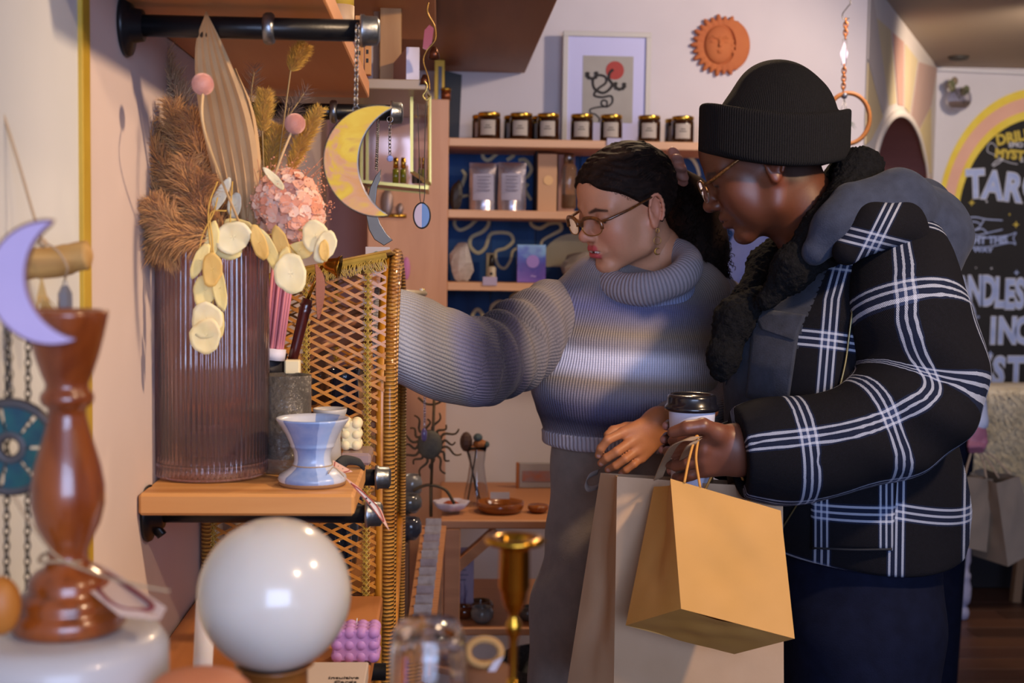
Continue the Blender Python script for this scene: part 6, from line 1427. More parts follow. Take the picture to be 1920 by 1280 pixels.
# trousers
def trou(p):
    d = column(p, lambda z: (x0, 2.385, interp(z, [.6, .85, 1.0, 1.2], [.18, .175, .160, .140]), interp(z, [.6, .85, 1.0, 1.2], [.13, .13, .12, .11])), .70, 1.175, .01)
    for xo in (-.088, .088): d = smin(d, chain(p, [(x0 + xo, 2.39, .86), (x0 + xo * 1.05, 2.385, .5), (x0 + xo * 1.1, 2.39, .04)], [.092, .082, .070], .03), .03)
    return smax(d, .03 - p[2], .01) + .0035 * np.sin(p[0] * 60 + 2 * np.sin(p[2] * 9)) + .002 * np.sin(p[2] * 40 + p[0] * 15)
V, F = snet(trou, (x0 - .24, 2.2, .02), (x0 + .24, 2.56, 1.2), .0085)
tr_m = mat('trouser_taupe', '8b7d72', .85, c2='7d7066', ns=30, bump=.3, bs=300, sheen=.2)
tr = mesh('trousers', V, F, tr_m, woman)
G().ribbon(bez([P(1122, 884, 2.22), P(1105, 892, 2.20), P(1098, 905, 2.19), P(1104, 916, 2.19), P(1120, 912, 2.20), P(1135, 900, 2.22)], 5), Vector((.002, .003, .0045)), .0006).obj('drawstring', mat('drawstring', 'a59a93', .8), tr)
for s_ in (-1, 1): G().ball((x0 + s_ * .095, 2.34, .042), (.045, .12, .04), 16, 10).obj('shoe', mat('dark_shoe', '1d1a1a', .6), woman)
# ---- hair
hair_m = bpy.data.materials.new('dark_hair'); hair_m.use_nodes = True; T = NT(hair_m); n = T.noise(T.coord('Object', (1, 1, 1)), 90, 5, .6, 1.5)
T.L(T.ramp(n, [(.3, '120a08'), (.6, '22150f'), (.8, '4a3020')]), T.b.inputs['Base Color']); T.b.inputs['Roughness'].default_value = .72; T.b.inputs['Specular IOR Level'].default_value = .15; T.bump(n, .6, .002)
def hair_f(q):
    x, y, z = q; ya = np.abs(y)
    d = smin(ell(q, (-.008, 0, .045), (.0985, .080, .0895)), ell(q, (.036, 0, .055), (.060, .0645, .0575)), .03)
    d = d + .0009 * np.sin((z - x * .3) * 420 + 3 * np.sin(x * 60)) + .0012 * np.sin(ya * 300 + x * 130) * np.sin(z * 150)
    hl = np.where(x > 0, (.006 + .80 * x) - z, (.006 + 1.3 * x) - z) + .004 * np.sin(ya * 110)
    d = smax(d, hl, .006)
    return smax(d, -ell((x, ya, z), (-.008, .084, .002), (.020, .016, .033)), .004)
V, F = snet(hair_f, (-.12, -.10, -.07), (.11, .10, .15), .0026)
hair = mesh('hair', WF.W(V), F, hair_m, woman)
# strands combed to the back and small loose curls at the hairline
knot = WF.w(-.088, .022, .050); r = random.Random(11); g = G()
for i in range(330):
    a = r.uniform(-1.25, 1.35); x_ = .082 * cos(a * .9) ; y_ = .076 * sin(a); z0_ = .012 + .80 * max(x_, 0) + r.uniform(0, .05)
    n_ = 7; pts = []
    for j in range(n_):
        t = j / (n_ - 1); X_ = x_ * (1 - t) + -.088 * t; Y_ = y_ * (1 - t * t) + .02 * t; Z_ = z0_ * (1 - t) + .055 * t + .02 * sin(pi * t)
        q = Vector((X_ + .008, Y_, Z_ - .045)); L_ = sqrt((q.x / .0990) ** 2 + (q.y / .0808) ** 2 + (q.z / .0900) ** 2)
        if X_ > .02: L_ = L_ / 1.0
        q2 = q / max(L_, .01); pts.append(WF.w(q2.x - .008, q2.y, q2.z + .045) + Vector((r.gauss(0, 1), r.gauss(0, 1), r.gauss(0, 1))) * .0007)
    g.tube(pts, .00075, 3, cap=False)
for i in range(90):
    a = r.uniform(.2, 1.3); x_ = .085 * cos(a * .95); y_ = .078 * sin(a); z_ = .010 + .80 * x_; c = WF.w(x_ * 1.0 + .002, y_, z_ + r.uniform(-.002, .008)); rad = r.uniform(.002, .0045); ph = r.uniform(0, 6)
    g.tube([c + WF.L * .0012 + (WF.F * cos(ph + t) + WF.U * sin(ph + t)) * rad for t in [j * .75 for j in range(7)]], .0003, 3, cap=False)
o = g.obj('combed_strands', hair_m, hair); o['kind'] = 'stuff'
# ponytail of tight curls
tail = [P(1272, 330, 2.41), P(1292, 372, 2.44), P(1305, 425, 2.45), P(1318, 480, 2.45), P(1328, 520, 2.44)]; trs = [.022, .043, .056, .050, .026]
V, F = snet(lambda p: chain(p, tail, [q * .84 for q in trs], .04), np.array(P(1200, 560, 2.33)) - (0, .0, .02), np.array(P(1400, 290, 2.33)) + (.06, .24, .02), .0048)
pony = mesh('ponytail', V, F, hair_m, woman)
g = G(); cc = bez(tail, 12); N = len(cc)
for i in range(1000):
    t = r.random() ** .8; j = min(int(t * (N - 1)), N - 1); rr_ = np.interp(t, [0, .25, .5, .75, 1], trs); a = r.uniform(0, 2 * pi)
    d = Vector((cos(a), sin(a) * 1.0, r.uniform(-.3, .3))).normalized(); s_ = cc[j] + d * rr_ * r.uniform(.75, 1.02); L_ = r.uniform(.022, .05); rad = r.uniform(.0022, .0036); ph = r.uniform(0, 6); dn = (Vector((0, 0, -1)) + d * .25 + Vector((r.gauss(0, .15), r.gauss(0, .15), 0))).normalized(); n1 = dn.orthogonal().normalized(); n2 = dn.cross(n1); m_ = 15
    g.tube([s_ + dn * L_ * q / m_ + (n1 * cos(ph + q * 1.15) + n2 * sin(ph + q * 1.15)) * rad for q in range(m_ + 1)], .00085, 3, cap=False)
o = g.obj('curls', hair_m, pony); o['kind'] = 'stuff'
sc_ = P(1270, 312, 2.375)
o = mesh('scrunchie', *snet(lambda p: np.sqrt((np.sqrt((p[2] - sc_.z) ** 2 + (p[1] - sc_.y) ** 2) * (1 + .12 * np.sin(9 * np.arctan2(p[2] - sc_.z, p[1] - sc_.y))) - .021) ** 2 + ((p[0] - sc_.x) + .35 * (p[2] - sc_.z)) ** 2) - .0115, np.array(sc_) - .05, np.array(sc_) + .05, .003), mat('scrunchie_pink', 'c98f7c', .5, c2='b07a6a', ns=40), woman)
# ---- glasses
tort = mat('tortoise', '1f0d07', .3, c2='7a4416', ns=110, coat=.6); lens_m = mat('lens', 'f6f4f6', .02, trans=1.0, ior=1.08); thin_gold = mat('thin_gold', 'a9803c', .3, .9)
def glasses(FR, par, mt, low, dz=0, dx=0, w_=.0245, h_=.0185, tz=.026, xl=.1045, temple_end=(-.004, .0775, .030), bb=.0019):
    gl_ = mesh('glasses', [FR.w(xl - .004, 0, .012)], [], None, par); gl_.name = 'glasses'
    bpy.data.objects.remove(gl_)
    root = None
    for s_ in (1, -1):
        ring = []
        for i in range(28):
            t = 2 * pi * i / 28; yy = w_ * (abs(cos(t)) ** .8) * (1 if cos(t) > 0 else -1); zz = h_ * (abs(sin(t)) ** .85) * (1 if sin(t) > 0 else -1); Y_ = .0325 + yy; ring.append(FR.w(xl - 3.2 * Y_ ** 2 + .0035, s_ * Y_, .0065 + dz + zz))
        topb = ring[27:] + ring[:14] + ring[14:15]
        o = G().tube(ring, .0010, 6, closed=True).obj('glasses' if root is None else 'rim', low, par if root is None else root)
        if root is None: root = o
        G().tube(topb[0:16], bb, 8).obj('brow_bar', mt, root)
        c = sum(ring, Vector()) / len(ring)
        mesh('lens', [c] + ring, [(0, 1 + i, 1 + (i + 1) % 28) for i in range(28)], lens_m, root)
        a = FR.w(xl - 3.2 * .057 ** 2 + .0025, s_ * .0575, .015 + dz); e = FR.w(temple_end[0], s_ * temple_end[1], temple_end[2])
        G().tube([a, FR.w(xl - .022, s_ * .068, .0165 + dz * .8), (a + e) / 2 + FR.L * s_ * .009, e], [.0026, .0028, .0024, .0020], 8).obj('temple', mt, root)
    G().tube(bez([FR.w(xl, .0095, .012 + dz), FR.w(xl + .003, 0, .0145 + dz), FR.w(xl, -.0095, .012 + dz)], 4), .0013, 6).obj('bridge', low, root)
    return root
glasses(WF, woman, tort, thin_gold, dz=-.003, xl=.111, w_=.0262, h_=.0170, bb=.0035)
# earring
e0 = WF.w(.001, .0835, -.028); gE = thin_gold
ear = G().tube([e0 + Vector((.0028 * cos(a), 0, -.004 + .004 * sin(a))) for a in [2 * pi * i / 12 for i in range(12)]], .0006, 5, closed=True).obj('earring', gE, woman)
G().tube([e0 + Vector((.0065 * cos(a), .001 * cos(a), -.022 + .0068 * sin(a))) for a in [2 * pi * i / 20 for i in range(20)]], .0006, 5, closed=True).obj('ring', gE, ear)
G().tube([e0 + Vector((.001 + .0052 * cos(a), 0, -.041 + .0055 * sin(a))) for a in [.9 + 4.6 * i / 16 for i in range(17)]], [.0004 + .0013 * sin(pi * i / 16) for i in range(17)], 6).obj('crescent', gE, ear)
# teeth between the lips
g = G()
for i in range(-3, 4): g.ball(WF.w(.0945 - 10 * (i * .0054) ** 2, i * .0054, -.0498), (.0034, .0034, .0045), 8, 6)
g.obj('teeth', mat('teeth', 'd9cdc4', .3), woman)
# ================================================================== the person in the plaid coat
MY = 2.0
man = thing('person', 'person in a black beanie and navy plaid coat holding a coffee cup and paper bags', 'person', (P(1600, 600, 2.05).x, 2.08, 0))
mx = man.location.x
MF = Frame(P(1440, 318, MY + .07), 103, 24, 0, .99)
mk = [MF.loc(P(1478, 355, MY + .07)), MF.loc(P(1570, 500, MY + .08))]
mf = lambda p: head_field(p, .6, (mk[0], mk[1], .062, .068), 1.0, 1.22, 1.30, 1.02)
V, F = snet(mf, (-.15, -.12, -.17), (.14, .12, .15), .0024)
C = head_colors(V, '57301f', '4a2420', '160c08', '6a3524', '2c1711')
# short shaved hair behind and above the ear
hz_ = sstep(-.004, .012, -(V[:, 0] + .012 - .25 * (V[:, 2] + .03))) * sstep(-.050, -.030, V[:, 2]) * (np.abs(V[:, 1]) < .074); C = C * (1 - .75 * hz_[:, None]) + lc('15100e') * .75 * hz_[:, None]
parts = [(MF.W(V), F, C)]
SL, EL, WL_ = P(1700, 500, 1.95), P(1752, 762, 1.90), P(1400, 852, 1.87)
SR, ER, WR = P(1640, 510, 2.24), P(1560, 760, 2.26), P(1330, 850, 2.01)
def mbody(p):
    d = column(p, lambda z: (interp(z, [.9, 1.2, 1.45], [mx + .02, mx, mx + .02]), 2.09, interp(z, [.85, 1.0, 1.2, 1.4], [.10, .10, .115, .10]), interp(z, [.85, 1.0, 1.2, 1.4], [.15, .15, .16, .13])), .84, 1.42, .04)
    d = smin(d, chain(p, [SL, EL, WL_], [.05, .042, .028], .02), .02); d = smin(d, chain(p, [SR, ER, WR], [.05, .042, .028], .02), .02)
    for yo in (-.08, .08): d = smin(d, chain(p, [(mx + .02, 2.09 + yo, .88), (mx + .03, 2.09 + yo, .46), (mx + .05, 2.09 + yo, .08)], [.085, .06, .042], .03), .04)
    return smin(d, cap(p, P(1580, 520, 2.09), P(1500, 400, 2.08), .06, .055), .03)
V, F = snet(mbody, (.25, 1.78, .02), (mx + .32, 2.40, 1.56), .011); parts.append((V, F, np.tile(lc('57301f'), (len(V), 1))))
# left hand: thumb along the near side of the cup, fingers curled round behind and under the bag handles
hy = 1.845
mkn = [P(1326, 822, hy - .012), P(1320, 842, hy - .010), P(1318, 862, hy - .006), P(1322, 880, hy)]
mfi = [[P(1298, 826, hy + .004), P(1278, 828, hy + .022), P(1262, 826, hy + .040)], [P(1290, 846, hy + .004), P(1266, 848, hy + .022), P(1252, 846, hy + .042)], [P(1290, 868, hy + .002), P(1268, 872, hy + .020), P(1256, 870, hy + .042)], [P(1296, 890, hy + .006), P(1280, 896, hy + .022), P(1268, 894, hy + .040)]]
mth = [P(1345, 812, hy - .018), P(1318, 798, hy - .030), P(1288, 802, hy - .030), P(1262, 810, hy - .020)]
mh = lambda p: smin(hand_field(p, (P(1384, 822, hy + .004), P(1386, 868, hy + .004)), mkn, mfi, mth, .0102, s=1.06), cap(p, P(1375, 842, hy + .004), WL_, .027, .028), .02)
def boxw(x0, y0, x1, y1, Y, dn, df): 
    a, b = np.array(P(x0, y1, Y)), np.array(P(x1, y0, Y)); return (a[0], Y - dn, a[2]), (b[0], Y + df, b[2])
V, F = snet(mh, *boxw(1235, 760, 1420, 930, hy, .075, .085), .0024); c2 = np.tile(lc('6a3f2e'), (len(V), 1))
for kn in mkn + [mth[1]]:
    d = np.linalg.norm(V - np.array(kn), axis=1); w_ = (.5 * (1 - sstep(.004, .013, d)))[:, None]; c2 = c2 * (1 - w_) + lc('4e2b1f') * w_
parts.append((V, F, c2))
# right hand: behind the cup, finger tips showing at its left side
ry = 1.975
rkn = [P(1290, 800, ry), P(1286, 822, ry + .002), P(1284, 845, ry + .002), P(1286, 868, ry)]
rfi = [[P(1268, 798, ry - .006), P(1256, 796, ry - .022), P(1250, 798, ry - .046)], [P(1264, 818, ry - .004), P(1252, 820, ry - .022), P(1246, 824, ry - .044)], [P(1260, 842, ry - .002), P(1248, 842, ry - .02), P(1243, 843, ry - .040)], [P(1264, 866, ry - .002), P(1254, 872, ry - .018), P(1258, 884, ry - .036)]]
rth = [P(1310, 792, ry - .004), P(1320, 778, ry - .012), P(1335, 772, ry - .016)]
rh = lambda p: smin(hand_field(p, (P(1335, 820, ry + .01), P(1338, 862, ry + .01)), rkn, rfi, rth, .0098, s=1.0), cap(p, P(1335, 840, ry + .01), WR, .026, .028), .02)
V, F = snet(rh, *boxw(1225, 745, 1350, 915, ry, .075, .06), .0026); c3 = np.tile(lc('5a3426'), (len(V), 1)); nails(V, c3, [f_[-1] + Vector((-.006, -.004, 0)) for f_ in rfi], 'a8746a', .008); parts.append((V, F, c3))
V, F, C = merge(parts); o = mesh('body', V, F, skin_mat('skin_dark', .42), man); vcol(o, 'Col', C)
# ---- beanie
bX = lambda px, py, Y=2.07: P(px, py, Y)
bc_ = bX(1452, 235)
def beanie(p):
    d = smin(ell(p, bX(1453, 246), (.102, .090, .066)), ell(p, bX(1466, 192), (.074, .068, .056)), .05)
    d = smin(d, ell(p, bX(1452, 156), (.044, .045, .031)), .035)
    d = smax(d, bX(1450, 292).z - p[2], .006)
    # folded cuff
    tz_ = p[2] - bX(1450, 272).z + .02 * (p[0] - bc_.x) - 1.6 * (p[0] - bc_.x) ** 2; rr = np.sqrt(((p[0] - bc_.x + .0) / 1.17) ** 2 + ((p[1] - 2.07)) ** 2)
    q = np.sqrt(np.maximum(np.abs(rr - .0925) - .0045, 0) ** 2 + np.maximum(np.abs(tz_) - .033, 0) ** 2) - .0075
    q = smin(q, np.maximum(rr - .094, np.abs(tz_) - .028), .01)
    d = smin(d, q, .006)
    inner = ell(p, bX(1450, 315), (.093, .080, .055)); return smax(d, -inner, .004)
V, F = snet(beanie, np.array(bX(1290, 350)) - (0, .13, 0), np.array(bX(1620, 90)) + (0, .13, 0), .0034)
o = mesh('beanie', V, F, cloth_mat('beanie_knit', '060607', .95, .0036, .5, False, sheen=.0, darken=.3), man); attr(o, 'u', np.arctan2(V[:, 0] - bc_.x, 2.07 - V[:, 1]) * .098); attr(o, 'v', V[:, 2])
# ---- glasses of thin metal with patterned temple
def slim(): 
    return glasses(MF, man, mat('temple_bronze', '8a6238', .35, .6, c2='4a2c14', ns=300), mat('rim_silver', 'a8a6a4', .2, .9), dz=.0, w_=.0235, h_=.0185, xl=.1105, temple_end=(-.004, .079, .038))
slim()
# ---- coat
def plaid_mat(name, ph=(0, 0), pu=.118, pv=.122):
    m = bpy.data.materials.new(name); m.use_nodes = True; T = NT(m); b = T.b; b.inputs['Roughness'].default_value = .9; b.inputs['Sheen Weight'].default_value = 0; b.inputs['Specular IOR Level'].default_value = .15
    u = T.add('ShaderNodeAttribute', attribute_name='u').outputs['Fac']; v = T.add('ShaderNodeAttribute', attribute_name='v').outputs['Fac']; tw_ = T.math('ABSOLUTE', T.math('SINE', T.math('MULTIPLY', T.math('ADD', u, v), 1500)))
    def trip(c, per, ph_):
        f = T.math('MULTIPLY', T.math('SUBTRACT', T.math('FRACT', T.math('DIVIDE', T.math('ADD', c, ph_), per)), .5), per)   # metres from the stripe centre
        o_ = None
        for off in (-.0105, 0, .0105):
            q = T.math('LESS_THAN', T.math('ABSOLUTE', T.math('SUBTRACT', f, off)), .0019); o_ = q if o_ is None else T.math('MAXIMUM', o_, q)
        return o_, T.math('LESS_THAN', T.math('ABSOLUTE', f), .0150)
    a, A_ = trip(u, pu, ph[0]); c, C_ = trip(v, pv, ph[1])
    base = T.mix(T.noise(T.coord('Object'), 300, 2), '09090e', '12121a')
    base = T.mix(T.math('MULTIPLY', T.math('MAXIMUM', A_, C_), .55), base, '18233f')
    base = T.mix(T.math('MULTIPLY', T.math('MULTIPLY', A_, C_), .4), base, '3b4c78')
    w_ = T.math('MULTIPLY', T.math('ADD', T.math('MULTIPLY', a, .5), T.math('MULTIPLY', c, .5)), T.math('ADD', .45, T.math('MULTIPLY', tw_, .55)))
    w_ = T.math('MINIMUM', T.math('MULTIPLY', w_, 1.55), 1)
    T.L(T.mix(w_, base, 'a9b1c6'), b.inputs['Base Color']); T.bump(T.math('ADD', tw_, T.noise(T.coord('Object'), 500, 2)), .5, .001); return m
coat_m = plaid_mat('plaid_wool', (.0, .035)); char_m = mat('charcoal_wool', '2b2e38', .92, c2='333744', ns=60, bump=.4, bs=400, sheen=.05, spec=.2)
cz0 = P(1600, 1072, 1.93).z; T0 = P(1560, 560, 2.07)
def coat_sdf(p, grow=0):
    d = column(p, lambda z: (interp(z, [.9, 1.05, 1.2, 1.34, 1.42, 1.5, 1.6], [P(1635, 1060, 2.05).x, P(1633, 960, 2.05).x, P(1590, 800, 2.05).x, P(1570, 640, 2.05).x, P(1590, 560, 2.05).x, P(1640, 470, 2.05).x, P(1640, 400, 2.05).x]), 2.08,
        interp(z, [.9, 1.02, 1.1, 1.2, 1.34, 1.42, 1.5, 1.6], [.158, .160, .180, .190, .185, .165, .115, .07]), interp(z, [.9, 1.1, 1.3, 1.42, 1.5, 1.6], [.175, .175, .178, .165, .12, .08])), cz0, 1.60, .04)
    d = smin(d, cap(p, P(1668, 470, 1.99), P(1640, 480, 2.19), .058, .058), .06)
    d = smin(d, ell(p, P(1690, 450, 2.07), (.065, .10, .06)), .05)
    return d + .0035 * np.sin(p[2] * 32 + p[0] * 22) - grow
neck_cut = lambda p: chain(p, [P(1440, 330, 2.07), P(1500, 430, 2.07), P(1470, 560, 2.07), P(1385, 690, 2.07)], [.085, .066, .050, .022], .03)
V, F = snet(lambda p: smax(coat_sdf(p), -neck_cut(p), .01), (.30, 1.86, cz0 - .02), (mx + .27, 2.32, 1.66), .0055)
px, py = pxpy(V)
# charcoal front facing: everything ahead of the line from the collar to the lower chest
fx = np.interp(py, [380, 455, 520, 620, 700, 800, 920, 1080], [1640, 1560, 1545, 1500, 1478, 1465, 1440, 1440]); near = (V[:, 1] < 2.10)
isch = (px < fx) & near
fm_ = isch[F].sum(1) >= 2
coat = mesh('coat', V, F, coat_m, man); coat.data.materials.append(char_m); coat.data.polygons.foreach_set('material_index', fm_.astype(np.int32))
ucoat = np.interp(px + (py - 700) * .02, [1340, 1545, 1700, 1798, 1900], [-.5 * .118 - .118, .5 * .118 - .118 + .0, .5 * .118, 1.5 * .118, 2.2 * .118]); 
u_t = (px - np.interp(py, [380, 560, 740, 1080], [1610, 1560, 1545, 1540])) * k(1.93) * 1.05 + .059
attr(coat, 'u', u_t); attr(coat, 'v', V[:, 2] + .02 * np.sin(V[:, 0] * 9))
# phase so that stripes run at the photograph's heights
def phase_for(zs_, per): return per * .5 - (zs_ % per)
zst = P(1540, 692, 1.93).z
# sleeves
def mk_sleeve(pts, rs, bulge, nm, vph):
    f = lambda p: chain(p, pts, rs, .045) + bulge(p)
    lo = np.min([np.array(q) for q in pts], 0) - .12; hi = np.max([np.array(q) for q in pts], 0) + .12
    e = Vector(pts[-1]); dirn = (Vector(pts[-1]) - Vector(pts[-2])).normalized()
    g_ = lambda p: smax(smax(f(p), (p[0] - e.x) * dirn.x + (p[1] - e.y) * dirn.y + (p[2] - e.z) * dirn.z, .004), -cap(p, e - dirn * .03, e + dirn * .08, rs[-1] - .006, rs[-1] - .006), .003)
    V, F = snet(g_, lo, hi, .0052); u, v = arm_uv(V, [tuple(q) for q in pts], rs); u, v = relax(F, u, 14), relax(F, v, 30); o = mesh(nm, V, F, coat_m, coat); attr(o, 'u', u * 1.35 + .03); attr(o, 'v', v + vph); return o, f
lp = [P(1688, 468, 1.985), P(1704, 600, 1.925), P(1736, 745, 1.895), P(1600, 822, 1.865), P(1480, 842, 1.86), P(1384, 852, 1.858)]; lp = bez(lp, 3); lr = list(np.interp(range(len(lp)), [0, 3, 6, 9, 12, 15], [.062, .079, .071, .062, .060, .052]))
bul = lambda p: .006 * np.sin((p[0] * .5 + p[2]) * 60) * np.exp(-((p[0] - EL.x + .04) ** 2 + (p[2] - EL.z) ** 2) / .012) + .003 * np.sin(p[0] * 40 - p[2] * 25)
slv, slf = mk_sleeve(lp, lr, bul, 'sleeve', .038)
rp_ = [SR, ER, P(1450, 820, 2.14), P(1352, 850, 2.02)]; mk_sleeve(rp_, [.075, .066, .055, .045], lambda p: 0 * p[0], 'sleeve', .0)
# pocket with flap, zips, hood
def shell(f, poly, th, nm, m_, par, uvf=None, Yh=1.9, h=.0045, sides=None):
    """patch of cloth lying on the surface f inside a pixel polygon"""
    xs, ys = [q[0] for q in poly], [q[1] for q in poly]; g = G(); nx, ny = 26, 26; pts = {}; 
    def inside(x, y):
        c = False
        for i in range(len(poly)):
            x1, y1 = poly[i]; x2, y2 = poly[i - 1]
            if (y1 > y) != (y2 > y) and x < (x2 - x1) * (y - y1) / (y2 - y1) + x1: c = not c
        return c
    P4 = poly
    V = []; F = []
    for i in range(nx + 1):
        for j in range(ny + 1):
            a = i / nx; b_ = j / ny; top = Vector((*P4[0], 0)).lerp(Vector((*P4[1], 0)), a); bo = Vector((*P4[3], 0)).lerp(Vector((*P4[2], 0)), a); q = top.lerp(bo, b_); h_ = rmarch(f, q.x, q.y) or P(q.x, q.y, Yh); V.append(h_ - ray(q.x, q.y) * (th * (1 if 0 < i < nx and 0 < j < ny else .15)))
    for i in range(nx):
        for j in range(ny): q = i * (ny + 1) + j; F.append((q, q + 1, q + ny + 2, q + ny + 1))
    o = mesh(nm, V, F, m_, par); VV = np.array([tuple(v) for v in V]); attr(o, 'u', (pxpy(VV)[0] - 1540) / 122 * .118 + .059); attr(o, 'v', VV[:, 2] + .004); return o
pk = shell(coat_sdf, [(1521, 905), (1682, 900), (1674, 1032), (1519, 1030)], .010, 'pocket', coat_m, coat)
for pl_ in ([(1521, 905), (1519, 1030), (1674, 1032), (1682, 900)],):
    pass
def seam(f, pts, rad, m_, nm, par, off=.002, n=8):
    c = [];
    for q in bez([Vector((x, y, 0)) for x, y in pts], n):
        h_ = rmarch(f, q.x, q.y)
        if h_: c.append(h_ - ray(q.x, q.y) * off)
    return G().tube(c, rad, 6).obj(nm, m_, par)
zipm = mat('zip_teeth', '8d8460', .35, .8); zipd = mat('zip_tape', '1a1b22', .8)
zp = seam(coat_sdf, [(1640, 455), (1608, 520), (1596, 600), (1585, 680), (1566, 760)], .0016, zipm, 'zipper', coat, .004)
seam(coat_sdf, [(1520, 905), (1470, 985), (1462, 1000)], .0014, zipm, 'zipper', coat, .003)
seam(coat_sdf, [(1476, 458), (1440, 500), (1400, 570), (1380, 640), (1360, 720)], .0015, mat('zip_silver', '9aa0b0', .3, .9), 'zipper', coat, .003)
seam(coat_sdf, [(1524, 1026), (1600, 1030), (1672, 1029)], .0022, zipd, 'pocket_hem', coat, .008)
ch = shell(coat_sdf, [(1412, 585), (1500, 612), (1478, 760), (1398, 745)], .009, 'chest_pocket', char_m, coat)
fl_ = shell(lambda p: coat_sdf(p) - .006, [(1405, 575), (1512, 590), (1490, 640), (1428, 618)], .006, 'pocket_flap', char_m, coat)
def hood(p):
    d = chain(p, [P(1600, 385, 1.95), P(1680, 385, 1.97), P(1735, 430, 2.05), P(1720, 400, 2.16), P(1640, 380, 2.20)], [.030, .046, .062, .05, .035], .04)
    d = smin(d, chain(p, [P(1530, 470, 1.93), P(1580, 415, 1.93), P(1640, 392, 1.95)], [.024, .034, .038], .03), .03)
    d = smin(d, ell(p, P(1735, 470, 2.05), (.055, .09, .065)), .04); d = smin(d, ell(p, P(1718, 440, 2.035), (.05, .05, .06)), .04)
    return d + .0022 * np.sin(p[0] * 48 + p[2] * 66) + .001 * np.sin(p[1] * 60)
V, F = snet(hood, np.array(P(1490, 540, 1.8)) , np.array(P(1860, 320, 2.3)), .0055)
hd = mesh('hood', V, F, mat('hood_navy', '2b3142', .92, c2='343b4e', ns=50, bump=.4, bs=400, sheen=.05, spec=.2), coat)
# plaid edge folded over the shoulder and white fleece peeking out
def plaidyoke(p): return chain(p, [P(1588, 470, 1.90), P(1640, 425, 1.905), P(1690, 422, 1.93), P(1722, 462, 1.94)], [.022, .03, .030, .024], .03)
V, F = snet(plaidyoke, np.array(P(1560, 560, 1.8)), np.array(P(1800, 360, 2.1)), .005)
o = mesh('shoulder_fold', V, F, coat_m, coat); px, py = pxpy(V); attr(o, 'u', ((px - 1650) + .5 * (py - 430)) * k(1.9) + .059); attr(o, 'v', ((py - 452) - .25 * (px - 1640)) * k(1.9) + .026)
fle = lambda p: ell(p, P(1640, 348, 1.985), (.032, .02, .012)) + .002 * np.sin(p[0] * 400) * np.sin(p[2] * 380)
V, F = snet(fle, np.array(P(1590, 375, 1.95)), np.array(P(1690, 320, 2.03)), .0035); mesh('fleece_lining', V, F, mat('cream_fleece', 'b9b8a4', .95, bump=1, bs=200), coat)
# ---- black woolly scarf
def scarf(p):
    d = chain(p, [P(1612, 318, 2.03), P(1585, 400, 1.985), P(1540, 452, 1.97), P(1490, 500, 1.965), P(1440, 560, 1.98)], [.030, .040, .036, .027, .018], .03)
    d = smin(d, chain(p, [P(1612, 318, 2.03), P(1600, 330, 2.12), P(1540, 400, 2.18), P(1450, 500, 2.15), P(1400, 560, 2.08)], [.030, .038, .04, .036, .026], .03), .03)
    d = smin(d, chain(p, [P(1420, 560, 2.03), P(1375, 600, 2.02), P(1358, 670, 2.01), P(1350, 700, 2.01)], [.022, .027, .021, .010], .03), .03)
    n_ = np.sin(p[0] * 330 + 2 * np.sin(p[2] * 160)) * np.sin(p[2] * 310 + 2 * np.sin(p[1] * 170)) * np.sin(p[1] * 300 + 1.3)
    return d - .0028 * n_ + .002 * np.sin(p[0] * 60 + p[2] * 45)
V, F = snet(scarf, np.array(P(1320, 740, 1.88)), np.array(P(1690, 250, 2.26)), .004)
mesh('scarf', V, F, mat('black_wool', '0b0b0d', .95, c2='151518', ns=120, bump=1.0, bs=260, bd=.004, sheen=0, spec=.15), man)
# ---- trousers and shirt hem
def mtr(p):
    d = column(p, lambda z: (P(1620, 1100, 2.05).x + 0 * z, 2.09, .138 + 0 * z, .158 + 0 * z), .72, 1.15, .02)
    for yo, xo in ((-.085, 0), (.085, .01)): d = smin(d, chain(p, [(mx + .02 + xo, 2.09 + yo, .90), (mx + .015 + xo, 2.09 + yo, .5), (mx + .03 + xo, 2.09 + yo, .05)], [.118, .095, .075], .03), .04)
    return smax(d, .03 - p[2], .01) + .003 * np.sin(p[2] * 30 + p[0] * 26)
V, F = snet(mtr, (mx - .2, 1.85, .02), (mx + .26, 2.33, 1.2), .0085); mt_ = mesh('trousers', V, F, mat('navy_trousers', '0d1020', .92, c2='111528', ns=40, bump=.3, bs=400, spec=.1), man)
for s_ in (-1, 1): G().ball((mx - .03, 2.09 + s_ * .085, .042), (.13, .048, .04), 16, 10).obj('shoe', mat('dark_shoe', '1d1a1a', .6), man)
